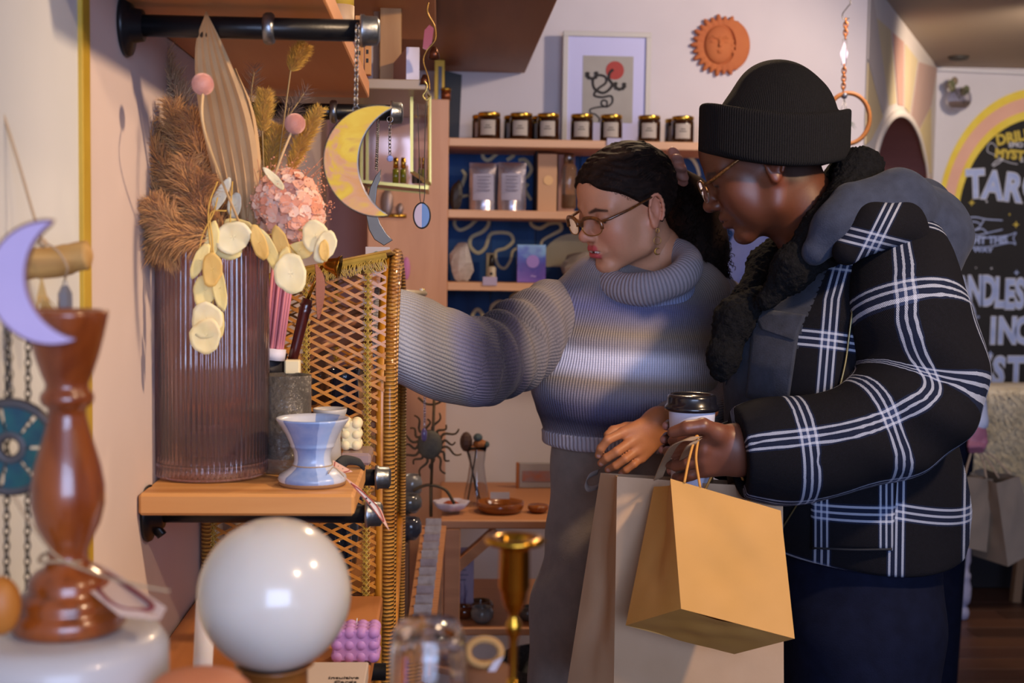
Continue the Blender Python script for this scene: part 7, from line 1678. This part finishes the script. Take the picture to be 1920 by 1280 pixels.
# ================================================================== coffee cup and bags
cY = 1.915
t = thing('coffee_cup', 'white paper coffee cup with a black lid held in the hand', 'cup', P(1297, 905, cY))
lathe_px(1296, cY, [(0, 915), (35, 915), (36, 912), (44, 768), (44, 762), (0, 762)], 36).obj('paper_cup', mat('cup_white', 'c9cbe0', .55), t)
lathe_px(1297, cY, [(46, 770), (51, 768), (52, 764), (50, 760), (47, 757), (46, 745), (45, 741), (41, 738), (38, 740), (37, 743), (0, 743)], 40).obj('lid', mat('lid_black', '14131a', .25, coat=.4), t)
G().lathe([(44 * kk_, z_) for kk_, z_ in ((k(cY) * .86, P(1297, 850, cY).z), (k(cY) * .905, P(1297, 822, cY).z))], (P(1296, 840, cY).x, cY, 0), 32).obj('printed_band', mat('cup_print', '39477f', .5, c2='b6bee0', ns=220), t)
def paperbag(name, lab, c, m_, thick=.0009, sub=16, grp=None, seed=1, crease=.003):
    """c: dict of corners ftl ftr fbr fbl btl btr bbr bbl as points"""
    r = random.Random(seed); t = thing(name, lab, 'bag', c['fbl'], grp)
    faces = (('front_panel', 'fbl', 'fbr', 'ftr', 'ftl'), ('back_panel', 'bbr', 'bbl', 'btl', 'btr'), ('side_gusset', 'bbl', 'fbl', 'ftl', 'btl'), ('side_gusset', 'fbr', 'bbr', 'btr', 'ftr'), ('bag_bottom', 'bbl', 'bbr', 'fbr', 'fbl'))
    for nm, a, b, d_, e in faces:
        A_, B_, C_, D_ = (Vector(c[q]) for q in (a, b, d_, e)); n = (B_ - A_).cross(D_ - A_).normalized(); V = []; F = []; N = sub; ph = [r.uniform(0, 6) for _ in range(4)]
        for i in range(N + 1):
            for j in range(N + 1):
                u, v = i / N, j / N; p = A_.lerp(B_, u).lerp(D_.lerp(C_, u), v); w_ = (sin(pi * u) * (1 if nm == 'bag_bottom' else (sin(pi * v) if v < .5 else 1)))
                off = crease * w_ * (sin(5 * u + ph[0] + 3 * v) + sin(9 * v + ph[1] - 4 * u) * .6 + (1.4 * abs(2 * ((u * 1.7 + v * 2.3 + ph[2]) % 1) - 1) - .7) + (1.2 * abs(2 * ((u * 1.3 - v * 1.9 + ph[3]) % 1) - 1) - .6))
                if nm == 'side_gusset': off -= .016 * (1 - abs(2 * u - 1)) * v
                V.append(p + n * off)
        for i in range(N):
            for j in range(N): q = i * (N + 1) + j; F.append((q, q + N + 1, q + N + 2, q + 1))
        mesh(nm, V, F, m_, t, True)
    return t
kr1 = mat('kraft_golden', 'c08f4e', .7, c2='b5853f', ns=7, bump=.12, bs=70); kr2 = mat('kraft_tan', 'b8997a', .75, c2='ad8d6c', ns=6, bump=.15, bs=60)
cs_ = dict(ftl=P(1257, 897, 1.77), ftr=P(1464, 957, 1.755), fbr=P(1490, 1197, 1.69), fbl=P(1277, 1141, 1.70), btl=P(1226, 912, 1.875), btr=P(1425, 955, 1.865), bbr=P(1377, 1226, 1.80), bbl=P(1173, 1172, 1.81))
sb = paperbag('paper_bag', 'small golden kraft paper bag hanging in front of the larger bag', cs_, kr1, seed=3, crease=.0012)
hc = mat('golden_cord', 'c08538', .6)
hold = P(1306, 824, 1.822)
G().tube(bez([P(1283, 905, 1.768), P(1292, 860, 1.785), P(1303, 822, 1.80), P(1309, 822, 1.80), P(1305, 860, 1.785), P(1313, 915, 1.767)], 8), .0020, 7).obj('handle', hc, sb)
G().tube(bez([P(1318, 925, 1.872), P(1350, 870, 1.88), P(1385, 882, 1.88), P(1408, 952, 1.868)], 8), .0020, 7).obj('handle', hc, sb)
cb_ = dict(ftl=P(1157, 893, 1.90), ftr=P(1468, 915, 1.89), fbr=P(1470, 1345, 1.89), fbl=P(1150, 1345, 1.89), btl=P(1126, 886, 2.01), btr=P(1445, 905, 2.0), bbr=P(1400, 1330, 1.99), bbl=P(1056, 1330, 1.99))
lb_ = paperbag('paper_bag', 'large tan paper bag held behind the small golden bag', cb_, kr2, seed=7, crease=.0028, sub=14)
rib_m = mat('kraft_handle', '94795c', .7)
G().ribbon(bez([P(1234, 897, 1.898), P(1246, 868, 1.88), P(1262, 838, 1.82), P(1284, 824, 1.795), P(1308, 822, 1.79)], 6), Vector((.0068, .0, .003)), .0008).obj('handle', rib_m, lb_, False)
G().ribbon(bez([P(1272, 899, 1.898), P(1280, 865, 1.86), P(1293, 838, 1.80), P(1308, 824, 1.795)], 6), Vector((.0065, 0, .002)), .0008).obj('handle', rib_m, lb_, False)
G().ribbon(bez([P(1330, 905, 1.995), P(1332, 880, 1.97), P(1345, 866, 1.92), P(1365, 872, 1.92), P(1372, 905, 1.995)], 6), Vector((.006, 0, .002)), .0008).obj('handle', rib_m, lb_, False)
# ================================================================== right background
def hanging(px, Y, ytop): return P(px, ytop, Y)
hp = thing('hanging_hoop', 'wooden hoop with a tiny air plant hanging on copper chain links from the ceiling', 'planter', P(1588, 30, 3.3)); HY = 3.3
cop = mat('copper_chain', 'a8642e', .35, .8)
G().tube(bez([P(1580, -60, HY), P(1594, 0, HY), P(1590, 12, HY), P(1580, 26, HY), P(1582, 36, HY), P(1592, 34, HY)], 6), .0014, 6).obj('s_hook', mat('dark_steel', '5f5a56', .3, .9), hp)
def links(x0, y0, x1, y1, n, r_):
    for i in range(n):
        t = (i + .5) / n; c = P(x0 + (x1 - x0) * t, y0 + (y1 - y0) * t, HY); s_ = 1 if i % 2 else .35
        G().tube([c + Vector((r_ * .62 * s_ * cos(a), r_ * .62 * (1 - s_) * cos(a), r_ * sin(a))) for a in [2 * pi * j / 14 for j in range(14)]], .0017, 6, closed=True).obj('chain_link', cop, hp)
links(1586, 36, 1585, 72, 5, .0085); links(1583, 122, 1581, 172, 7, .0085)
for dx in (-3.5, 4): G().tube([P(1584 + dx, 72, HY), P(1582 + dx, 122, HY)], .0007, 4).obj('wire', mat('wire_grey', '8d8986', .3, .8), hp)
G().add([P(1575, 100, HY), P(1583, 78, HY), P(1590, 100, HY + .004), P(1582, 128, HY)], [(0, 1, 2, 3)]).obj('price_tag', mat('tag_lilac2', 'cbbfd6', .7), hp, False).modifiers.new('s', 'SOLIDIFY').thickness = .0006
c = P(1590, 222, HY); rr = 41 * k(HY)
G().tube([c + Vector((rr * cos(a), 0, rr * 1.15 * sin(a))) for a in [2 * pi * i / 48 for i in range(48)]], .0058, 10, closed=True).obj('hoop', mat('hoop_wood', 'a5662e', .5, c2='95581f', ns=20), hp)
G().ball(P(1583, 179, HY), .009, 12, 8).obj('knot', mat('grey_knot', '77777f', .3, .5), hp)
for a, b in (((1583, 184), (1572, 225)), ((1583, 184), (1592, 225)), ((1583, 184), (1586, 262)), ((1572, 225), (1592, 225)), ((1572, 225), (1586, 262)), ((1592, 225), (1586, 262))): G().tube([P(*a, HY), P(*b, HY)], .0008, 4).obj('wire', mat('wire_grey', '8d8986', .3, .8), hp)
g = G(); r = random.Random(5)
for i in range(22):
    a = r.uniform(0, pi * 1.2) - .3; L_ = r.uniform(8, 17); b = P(1590, 236, HY); e = P(1590 + L_ * cos(a), 236 - L_ * sin(a) * .8, HY + r.uniform(-.01, .01)); g.tube([b, (b + e) / 2 + Vector((0, 0, .004)), e + Vector((0, 0, -.004))], [.0010, .0008, .0002], 4)
g.obj('air_plant', mat('air_plant', '5d6b54', .7), hp, False)
# glass wall terrarium
tr_ = thing('wall_terrarium', 'round glass wall vase with green cuttings on the far wall', 'vase', P(1799, 185, 5.86)); c = P(1799, 186, 5.80)
G().ball(c, 22 * k(5.8), 28, 18).obj('glass_ball', mat('terrarium_glass', 'f0eef2', .03, trans=1.0, ior=1.12), tr_); G().lathe([(0, -.03), (.035, -.028), (.045, -.012), (0, -.010)], c, 24).obj('pebbles', mat('pebbles', '7d6a62', .6, c2='a9988f', ns=60), tr_)
g = G()
for x, y in ((1782, 158), (1790, 152), (1812, 168), (1806, 172), (1786, 166)): g.ball(P(x, y, 5.8), (.016, .006, .020), 8, 6)
for x, y in ((1785, 160), (1808, 170)): g.tube(bez([c, P((x + 1799) / 2, 172, 5.8), P(x, y, 5.8)], 5), .002, 5)
g.obj('cuttings', mat('cutting_green', '4d5f3a', .6, c2='8a7460', ns=30), tr_)
o = G().lathe([(0, 0), (.045, 0), (.04, -.012), (.02, -.016), (0, -.016)], (P(1797, 117, 5.6).x, 5.6, CEIL - .0005), 24).obj('ceiling_fitting', mat('fitting_dark', '3a3633', .5), None); tag(o, 'small dark round fitting on the ceiling above the far wall', 'fitting')
struct(G().tube([P(1738, 126, 5.88), P(1760, 130, 5.88), P(1920, 137, 5.88), P(2000, 140, 5.88)], .008, 6).obj('trim_5', trim_white))
# table with turned leg, draped with sheep fleece
TY = 5.25
tx0 = P(1800, 900, TY).x; ztt = P(1850, 728, TY).z
tb = thing('white_table', 'white wooden table with turned legs below the chalkboard', 'table', (tx0 + .4, TY + .2, 0)); wp = mat('white_paint', 'a9a6c0', .5)
G().box((tx0 - .02, TY - .03, ztt - .16), (tx0 + 1.1, TY + .5, ztt - .13), .004).obj('tabletop', wp, tb, False)
zf = P(1810, 1172, TY).z; zf = .001
legp = [(0, 0), (.016, 0), (.026, .008), (.030, .03), (.024, .05), (.016, .06), (.030, .075), (.034, .10), (.034, .14), (.026, .17), (.030, .18), (.030, .195), (.022, .205), (.022, .23), (.028, .25), (.024, .42), (.030, .60), (.034, ztt - .16)]
for x in (tx0 + .03, tx0 + 1.0):
    for y in (TY, TY + .44): G().lathe(legp, (x, y, .0008), 20).obj('leg', wp, tb)
fz1, fz0 = P(1850, 722, TY - .06).z, P(1850, 905, TY - .06).z
fl2 = thing('fur_throw', 'cream fluffy sheepskin throw hanging over the white table', 'throw', (tx0 + .35, TY - .05, fz0))
fur_m = mat('cream_fur', 'd2c9b8', .9, c2='b9ab8e', ns=5, sheen=.3)
G().box((tx0 - .05, TY - .075, fz0), (tx0 + .9, TY - .035, fz1 - .02), .012).box((tx0 - .05, TY - .04, ztt - .129), (tx0 + .9, TY + .3, fz1 - .02), .012).obj('hide', fur_m, fl2)
r = random.Random(8); V = []; F = []
for i in range(30000):
    x = tx0 - .06 + r.random() * .72; z = fz0 + r.random() * (fz1 - fz0 - .03); y = TY - .078; d = Vector((r.gauss(0, .6), -.8, r.gauss(-.5, .5))).normalized(); L_ = r.uniform(.03, .07); s_ = Vector((.0016, 0, .0008)) * r.uniform(.6, 1.4); p = Vector((x, y, z))
    q = len(V); V += [p - s_, p + s_, p + d * L_ * .6 + s_, p + d * L_ * .6 - s_, p + d * L_ + Vector((0, .004, -.008))]; F += [(q, q + 1, q + 2, q + 3), (q + 3, q + 2, q + 4)]
o = mesh('wool', V, F, fur_m, fl2, False); o['kind'] = 'stuff'
# dark box put in as the shade under the table, easel leg
o = G().box((P(1800, 1080, 5.6).x, 5.76, .14), (P(1990, 1080, 5.6).x, 5.86, .62), .004).obj('table_shade_box', mat('table_shade_box', '171318', .8), None, False)
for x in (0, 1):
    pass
o.location.z -= .138; tag(o, 'dark box standing in for the shade under the white table', 'shade box')
st_ = thing('wooden_stand', 'plain light wooden stand leg at the right edge on the floor', 'stand', P(1905, 1130, 5.0)); c = PZ(1903, 1128, .001)
for dx, dy in ((0, 0), (.42, 0), (.21, .10)): G().tube([(c.x + dx, c.y + dy, .001), (c.x + dx + (.06 if dx == 0 else -.06 if dx > .3 else 0), c.y + dy - (.04 if dy else -.03), .62)], .026, 4).obj('leg', mat('stand_wood', '8a6a4c', .6), st_, False)
G().box((c.x - .02, c.y - .06, .62), (c.x + .46, c.y + .12, .65), .004).obj('seat', mat('stand_wood', '8a6a4c', .6), st_, False)
# third person standing behind, holding paper bags
pY = 4.22
tp_ = thing('person', 'person in a white sweatshirt mostly hidden behind the plaid coat, holding paper bags', 'person', (P(1735, 600, pY).x, pY, 0)); qx = tp_.location.x
sh_, el_, wr_ = Vector((qx + .10, pY, 1.33)), P(1808, 690, pY - .02), P(1829, 800, pY - .10)
def p3(p):
    d = column(p, lambda z: (qx, pY, interp(z, [.85, 1.1, 1.4], [.13, .11, .12]), interp(z, [.85, 1.1, 1.4], [.11, .10, .09])), .84, 1.40, .04)
    d = smin(d, chain(p, [sh_, el_, wr_], [.045, .036, .026], .02), .02); d = smin(d, chain(p, [(qx - .10, pY, 1.33), (qx - .08, pY - .08, 1.1), (qx - .05, pY - .15, 1.0)], [.045, .036, .026], .02), .02)
    for s_ in (-1, 1): d = smin(d, chain(p, [(qx + s_ * .08, pY, .88), (qx + s_ * .09, pY, .48), (qx + s_ * .09, pY, .07)], [.08, .055, .038], .03), .04)
    d = smin(d, cap(p, (qx, pY, 1.36), (qx, pY, 1.48), .05, .045), .03); return d
V, F = snet(p3, (qx - .3, pY - .25, .02), (qx + .4, pY + .2, 1.55), .014); parts = [(V, F, np.tile(lc('b58a80'), (len(V), 1)))]
F3 = Frame((qx + .0, pY, 1.56), -10, 8, 0, .95); V, F = snet(lambda p: head_field(p), (-.14, -.12, -.19), (.14, .12, .15), .006); parts.append((F3.W(V), F, head_colors(V, 'b98a78', 'a85a58', '3a2418', 'c07f70', '8a5a4a')))
kn3 = [P(1820 + 7 * i, 822 + 1 * i, pY - .11) for i in range(4)]; fi3 = [[P(1819 + 7 * i, 836, pY - .125), P(1820 + 7 * i, 845, pY - .110), P(1822 + 6 * i, 842, pY - .09)] for i in range(4)]
V, F = snet(lambda p: smin(hand_field(p, (P(1822, 805, pY - .10), P(1838, 805, pY - .10)), kn3, fi3, [P(1842, 815, pY - .10), P(1846, 828, pY - .115), P(1843, 838, pY - .12)], .0095), cap(p, wr_, P(1829, 812, pY - .10), .024, .024), .02), np.array(P(1800, 860, pY - .1)) - (0, .08, 0), np.array(P(1860, 785, pY - .1)) + (0, .07, 0), .004); parts.append((V, F, np.tile(lc('a8687c'), (len(V), 1))))
hb = Vector((qx - .05, pY - .16, .985)); kb = [hb + Vector((-.004 + .001 * i, -.062 + .004 * i, .024 - .016 * i)) for i in range(4)]; fb = [[q + Vector((.010, -.026, -.004)), q + Vector((.020, -.040, -.010)), q + Vector((.030, -.044, -.016))] for q in kb]
V, F = snet(lambda p: hand_field(p, (hb + Vector((0, 0, .012)), hb + Vector((0, 0, -.012))), kb, fb, [hb + Vector((.012, -.03, .024)), hb + Vector((.018, -.055, .032)), hb + Vector((.024, -.07, .030))], .0092), np.array(hb) - (.07, .14, .08), np.array(hb) + (.08, .05, .08), .004); parts.append((V, F, np.tile(lc('b58a80'), (len(V), 1))))
V, F, C = merge(parts); o = mesh('body', V, F, skin_mat('skin_third'), tp_); vcol(o, 'Col', C)
def p3s(p):
    d = column(p, lambda z: (qx, pY, interp(z, [.95, 1.4], [.145, .14]), interp(z, [.95, 1.4], [.13, .11])), .93, 1.44, .05)
    d = smin(d, chain(p, [sh_, el_, P(1830, 790, pY - .09)], [.068, .058, .040], .03), .03); return smin(d, chain(p, [(qx - .10, pY, 1.33), (qx - .08, pY - .08, 1.1), (qx - .06, pY - .12, 1.02)], [.068, .058, .042], .03), .03)
V, F = snet(p3s, (qx - .3, pY - .25, .9), (qx + .42, pY + .2, 1.5), .009); mesh('sweatshirt', V, F, mat('white_sweat', 'c9cfe6', .85, bump=.2, bs=200), tp_)
V, F = snet(lambda p: smin(column(p, lambda z: (qx + 0 * z, pY, .155 + 0 * z, .12 + 0 * z), .8, 1.0, .02), np.minimum(cap(p, (qx - .085, pY, .9), (qx - .09, pY, .05), .09, .06), cap(p, (qx + .085, pY, .9), (qx + .09, pY, .05), .09, .06)), .03), (qx - .2, pY - .15, .02), (qx + .2, pY + .15, 1.02), .014); mesh('trousers', V, F, mat('navy_trousers', '11131c', .9), tp_)
V, F = snet(lambda q: smax(smin(ell(q, (-.008, 0, .045), (.10, .082, .092)), ell(q, (-.04, 0, -.02), (.07, .075, .10)), .03), np.where(q[0] > 0, (.03 + .7 * q[0]) - q[2], q[0]), .006), (-.13, -.10, -.13), (.12, .10, .15), .007); mesh('hair', F3.W(V), F, mat('brown_hair', '2a1b12', .6), tp_)
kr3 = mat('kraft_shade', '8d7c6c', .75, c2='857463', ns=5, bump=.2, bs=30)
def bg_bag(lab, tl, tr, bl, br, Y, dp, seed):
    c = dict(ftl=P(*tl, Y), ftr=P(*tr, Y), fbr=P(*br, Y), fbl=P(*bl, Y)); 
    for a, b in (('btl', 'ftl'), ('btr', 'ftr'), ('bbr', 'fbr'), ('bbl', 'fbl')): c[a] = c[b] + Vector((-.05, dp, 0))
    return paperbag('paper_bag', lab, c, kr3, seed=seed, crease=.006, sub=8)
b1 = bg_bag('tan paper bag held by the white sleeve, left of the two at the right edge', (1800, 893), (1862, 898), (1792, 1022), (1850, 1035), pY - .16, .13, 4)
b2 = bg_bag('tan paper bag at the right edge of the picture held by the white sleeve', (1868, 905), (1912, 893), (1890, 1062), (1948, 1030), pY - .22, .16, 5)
for b_, xs_ in ((b1, (1808, 1850)), (b2, (1873, 1900))):
    Yb = pY - .16
    G().tube(bez([P(xs_[0], 896, Yb), P((xs_[0] + 1829) / 2 - 1, 860, pY - .12), P(1829 + (xs_[0] - 1840) * .1, 838, pY - .105), P((xs_[1] + 1833) / 2, 860, pY - .12), P(xs_[1], 897, Yb)], 6), .0035, 6).obj('handle', mat('cord_tan', 'a58f7a', .7), b_)
# ================================================================== clutter on the low table behind
LY = 3.15; LZ = P(900, 975, LY).z
lt = thing('low_table', 'orange pine low display table along the back wall', 'table', (P(900, 975, LY).x, LY + .3, 0)); pineo = wood('orange_table', 'b87c50', 'c4875a', 'ab7046', 'X', 6, .5)
lx0, lx1 = P(826, 985, LY).x, P(1120, 985, LY).x
G().box((lx0, LY, LZ - .022), (lx1, LY + .55, LZ), .003).obj('tabletop', pineo, lt, False)
for x in (lx0 + .03, lx1 - .03):
    for y in (LY + .02, LY + .52): G().box((x - .02, y - .02, .001), (x + .02, y + .02, LZ - .022), .002).obj('leg', pineo, lt, False)
G().tube([(lx0 + .03, LY + .015, LZ - .13), (lx0 + .14, LY + .015, LZ - .03)], .018, 4).obj('corner_brace', pineo, lt, False)
lz2 = P(1000, 1160, LY + .1).z
G().box((lx0 + .04, LY + .02, lz2 - .02), (lx1 - .04, LY + .52, lz2), .003).obj('lower_shelf', pineo, lt, False)
# sloping rack of cards at the left of it
rk = thing('card_rack', 'long sloping wooden rack holding a row of small cards', 'rack', (P(800, 1080, 2.8).x, 2.8, 0))
ra, rb_ = P(808, 1205, 2.62), P(832, 985, 3.12)
dirk = (rb_ - ra); nk = 13; wdt = .038
for s_, xx in (('side_rail', 0), ('side_rail', -wdt - .01)): G().tube([ra + Vector((xx, 0, -.006)), rb_ + Vector((xx, 0, -.006))], .009, 4).obj(s_, pineo, rk, False)
for s_ in (0, 1): 
    e = (ra, rb_)[s_]; G().box((e.x - .045, e.y, .001), (e.x, e.y + .02, e.z - .02), .002).obj('leg', pineo, rk, False)
cardm = [mat('rack_card_%d' % i, a, .7, c2=b, ns=60) for i, (a, b) in enumerate([('b4a7a4', '9c8e8c'), ('a8989a', '8e7f82'), ('bcb0ac', 'a39690')])]
for i in range(nk):
    p = ra + dirk * (i + .5) / nk; o = G().obox(p + Vector((-wdt / 2 - .005, 0, .006)), (1, 0, 0), (0, .35, .94), (0, -.94, .35), (wdt / 2, .021, .001), .0004).obj('rack_card', cardm[i % 3], None, False); tag(o, 'small printed card in the sloping rack beside the rattan tower', 'card', 'cards in the sloping rack')
# sun sculpture
sY = 3.0; sn = thing('sun_sculpture', 'rusty metal sun candle sculpture with wavy rays on the low table', 'sculpture', P(808, 930, sY)); rus = mat('rusty_metal', '4b4030', .6, .4, c2='6d5230', ns=40)
G().tube([P(815, 722, sY), P(808, 925, sY)], .0035, 8).obj('rod', rus, sn)
sc0 = P(806, 833, sY); G().ball(sc0, (24 * k(sY), .012, 28 * k(sY)), 20, 14).obj('sun_disc', mat('sun_disc', '4c4538', .7, c2='5f5644', ns=60, bump=.5, bs=120), sn)
for i in range(16):
    a = 2 * pi * i / 16 + .1; L_ = 62 if i % 2 else 48; pts = []
    for j in range(9):
        t = j / 8; rr_ = 22 + (L_ - 22) * t; sw = sin(t * 2 * pi) * 5; pts.append(P(806 + rr_ * cos(a) - sw * sin(a), 833 - rr_ * sin(a) - sw * cos(a), sY))
    G().tube(pts, [.0036 - .0002 * j for j in range(9)], 6).obj('ray', rus, sn)
G().tube(bez([P(784, 745, sY), P(800, 757, sY), P(820, 756, sY), P(838, 742, sY), P(845, 725, sY)], 6), .003, 6).obj('arc', rus, sn); G().tube(bez([P(775, 920, sY), P(790, 912, sY), P(808, 909, sY), P(835, 918, sY), P(852, 944, sY)], 6), .004, 6).obj('arc', rus, sn)
G().tube([P(808, 912, sY), P(808, 968, sY)], .004, 6).obj('rod', rus, sn)
# glass hourglass vase with crossed rods and stones on top
v1 = thing('glass_vase', 'tall thin glass vase with crossed rods and copper stones on its rim', 'vase', P(893, 960, 3.35)); vY = 3.35
lathe_px(893, vY, [(24, 962), (24, 930), (17, 895), (14, 870), (17, 845), (20, 836), (19, 836), (15.5, 848), (13, 870), (16, 895), (23, 930), (23, 961)], 28).obj('glass_body', mat('clear_glass', 'e8e8ea', .05, trans=1.0, ior=1.3), v1)
for a, b in (((876, 845), (905, 955)), ((893, 845), (875, 950)), ((880, 850), (898, 950))): G().tube([P(*a, vY), P(*b, vY)], .0022, 6).obj('rod', mat('dark_steel', '5f5a56', .3, .9), v1)
for x, y, w_, h_, c_ in ((874, 828, 12, 19, '4a3024'), (900, 832, 14, 9, '9a5a26'), (896, 820, 9, 8, '48565a'), (912, 833, 6, 6, '3d5052')): G().ball(P(x, y, vY), (w_ * k(vY), .02, h_ * k(vY)), 10, 7).obj('stone', mat('stone_' + c_, c_, .6, bump=.5), v1, False)
# dishes, cards, jars
d1 = thing('shell_dish', 'white shell shaped dish with orange crumbs on the low table', 'dish', P(846, 968, 3.2)); c = P(846, 962, 3.2)
G().lathe([(0, .006), (.02, .006), (.038, .016), (.045, .030), (.042, .031), (.034, .020), (.018, .012), (0, .011)], (c.x, 3.24, LZ), 36, wob=lambda a, z: 1 + .10 * sin(7 * a)).obj('dish_body', mat('shell_white', 'c3b9c4', .5), d1); G().ball((c.x, 3.24, LZ + .022), (.022, .02, .010), 10, 6).obj('orange_crumbs', mat('crumbs_orange', '98401c', .8, bump=1, bs=80), d1, False)
d2 = thing('amber_dish', 'shallow amber brown dish on the low table', 'dish', P(940, 970, 3.22)); X_ = P(938, 960, 3.25).x
G().lathe([(0, .001), (.052, .001), (.060, .012), (.062, .026), (.059, .027), (.056, .014), (.048, .007), (0, .006)], (X_, 3.26, LZ), 36).obj('dish_body', mat('amber_wood', '7a3f12', .25, coat=.5, c2='96531c', ns=20), d2)
o = G().box((X_ - .024, 3.30, LZ + .0275), (X_ + .026, 3.302, LZ + .045)).obj('white_slip', mat('slip_white', 'c3bbb6', .7), None, False); o.location.z -= .002; tag(o, 'small white paper slip standing on the amber dish', 'card')
o = G().lathe([(0, .001), (.02, .001), (.028, .012), (.026, .02), (0, .02)], (P(1012, 960, 3.2).x, 3.25, LZ), 20).obj('brown_bowl', mat('amber_wood', '7a3f12', .25), None); tag(o, 'small brown bowl partly hidden by the grey trousers', 'bowl')
pf = thing('picture_frame', 'small leaning picture with an orange side on the low table', 'picture', P(995, 960, 3.6)); a, b = P(972, 966, 3.6), P(1060, 868, 3.6)
G().box((a.x, 3.6, LZ + .0005), (b.x, 3.612, b.z), .002).obj('frame', mat('frame_pale', 'aaa29c', .6, c2='9f9791', ns=8), pf, False); G().box((a.x - .008, 3.598, LZ + .0005), (a.x, 3.614, b.z), .001).obj('frame_edge', mat('edge_orange', 'a4622e', .6), pf, False)
G().box((a.x + .01, 3.5985, LZ + .02), (b.x - .01, 3.5998, LZ + .05)).obj('printed_shore', mat('shore_orange', 'a9684e', .7, c2='8a7f86', ns=30), pf, False)
fy = thing('flyer', 'lilac printed flyer standing under the low table', 'flyer', P(857, 1110, 3.3)); a, b = P(826, 1118, 3.3), P(889, 1026, 3.3)
G().box((a.x, 3.3, lz2 + .0005), (b.x, 3.303, b.z), 0).obj('sheet', mat('flyer_lilac', 'a597ab', .7, c2='9c8da3', ns=6), fy, False)
for i in range(6): G().box((a.x + .012 + .004 * (i % 3), 3.2990, b.z - .022 - i * .013), (b.x - .014 - .006 * (i % 2), 3.2997, b.z - .019 - i * .013)).obj('printed_line', mat('lilac_ink', '6f6a7c', .7), fy, False)
g = G(); r = random.Random(3)
for i in range(14): x = a.x + .01 + r.random() * (b.x - a.x - .02); g.tube([(x, 3.2988, lz2 + .01), (x + r.uniform(-.015, .015), 3.2985, lz2 + r.uniform(.04, .10))], [.0016, .0005], 4)
g.obj('printed_grass', mat('grass_purple', '5e3a5c', .7), fy, False)
jm = mat('jar_grey', '8d8681', .1, trans=.6)
for i, (px, w_, h_, Y, c_) in enumerate(((768, 22, 40, 2.75, '4d4b50'), (766, 24, 34, 2.9, '6b675f'), (770, 20, 46, 3.05, '8a857e'), (905, 22, 30, 3.2, '8b8780'), (872, 20, 24, 3.18, '7a3c1a'), (905, 26, 22, 3.18, '7a4a20'), (992, 20, 26, 3.22, '77756c'))):
    Xb = P(px, 1100, Y).x; zb_ = lz2 + .0005 if i > 2 else None
    if zb_ is None: zb_ = (P(px, (1010, 960, 935)[i], Y).z)
    if i <= 2:
        q = G().box((Xb - .045, Y - .04, .001), (Xb - .004, Y + .04, zb_ - .0005), .003).obj('plinth', mat('plinth_brown', '5d3f2c', .6), None, False); tag(q, ['low brown plinth under the dark glass bowl beside the rattan tower', 'middle brown plinth beside the rattan tower', 'rear brown plinth near the sun sculpture'][i], 'plinth')
    o = G().lathe([(0, 0), (w_ * .6 * k(Y), 0), (w_ * k(Y), h_ * .35 * k(Y)), (w_ * k(Y), h_ * .7 * k(Y)), (w_ * .8 * k(Y), h_ * k(Y)), (w_ * .72 * k(Y), h_ * k(Y)), (w_ * .9 * k(Y), h_ * .6 * k(Y)), (w_ * .5 * k(Y), h_ * .1 * k(Y)), (0, .004)], (Xb, Y if i < 3 else Y + .06 * (i % 3) + (.02), zb_), 24).obj('glass_bowl', mat('bowl_' + c_, c_, .12, trans=.35, coat=.4), None)
    tag(o, ['dark glass bowl on the front plinth beside the rattan tower', 'greyish glass bowl on the middle plinth beside the rattan tower', 'clear glass bowl on the rear plinth below the sun sculpture', 'round grey glass jar on the lower table shelf behind the brass candlestick', 'small brown bowl left on the lower table shelf', 'wide brown bowl in front on the lower table shelf', 'grey glass bowl at the right of the lower table shelf'][i], 'bowl')
bs = thing('wicker_basket', 'dark woven basket on the floor under the low table', 'basket', P(1000, 1230, 3.1)); a = P(985, 1230, 3.3)
G().lathe([(0, .001), (.13, .001), (.15, .10), (.155, lz2 - .16), (.145, lz2 - .16), (.14, .02), (0, .012)], (a.x + .09, 3.42, 0), 40, wob=lambda an, z: 1 + .012 * sin(an * 40)).obj('basket_body', mat('dark_wicker', '2a2522', .8, c2='5a554e', ns=90, bump=.8, bs=120), bs)
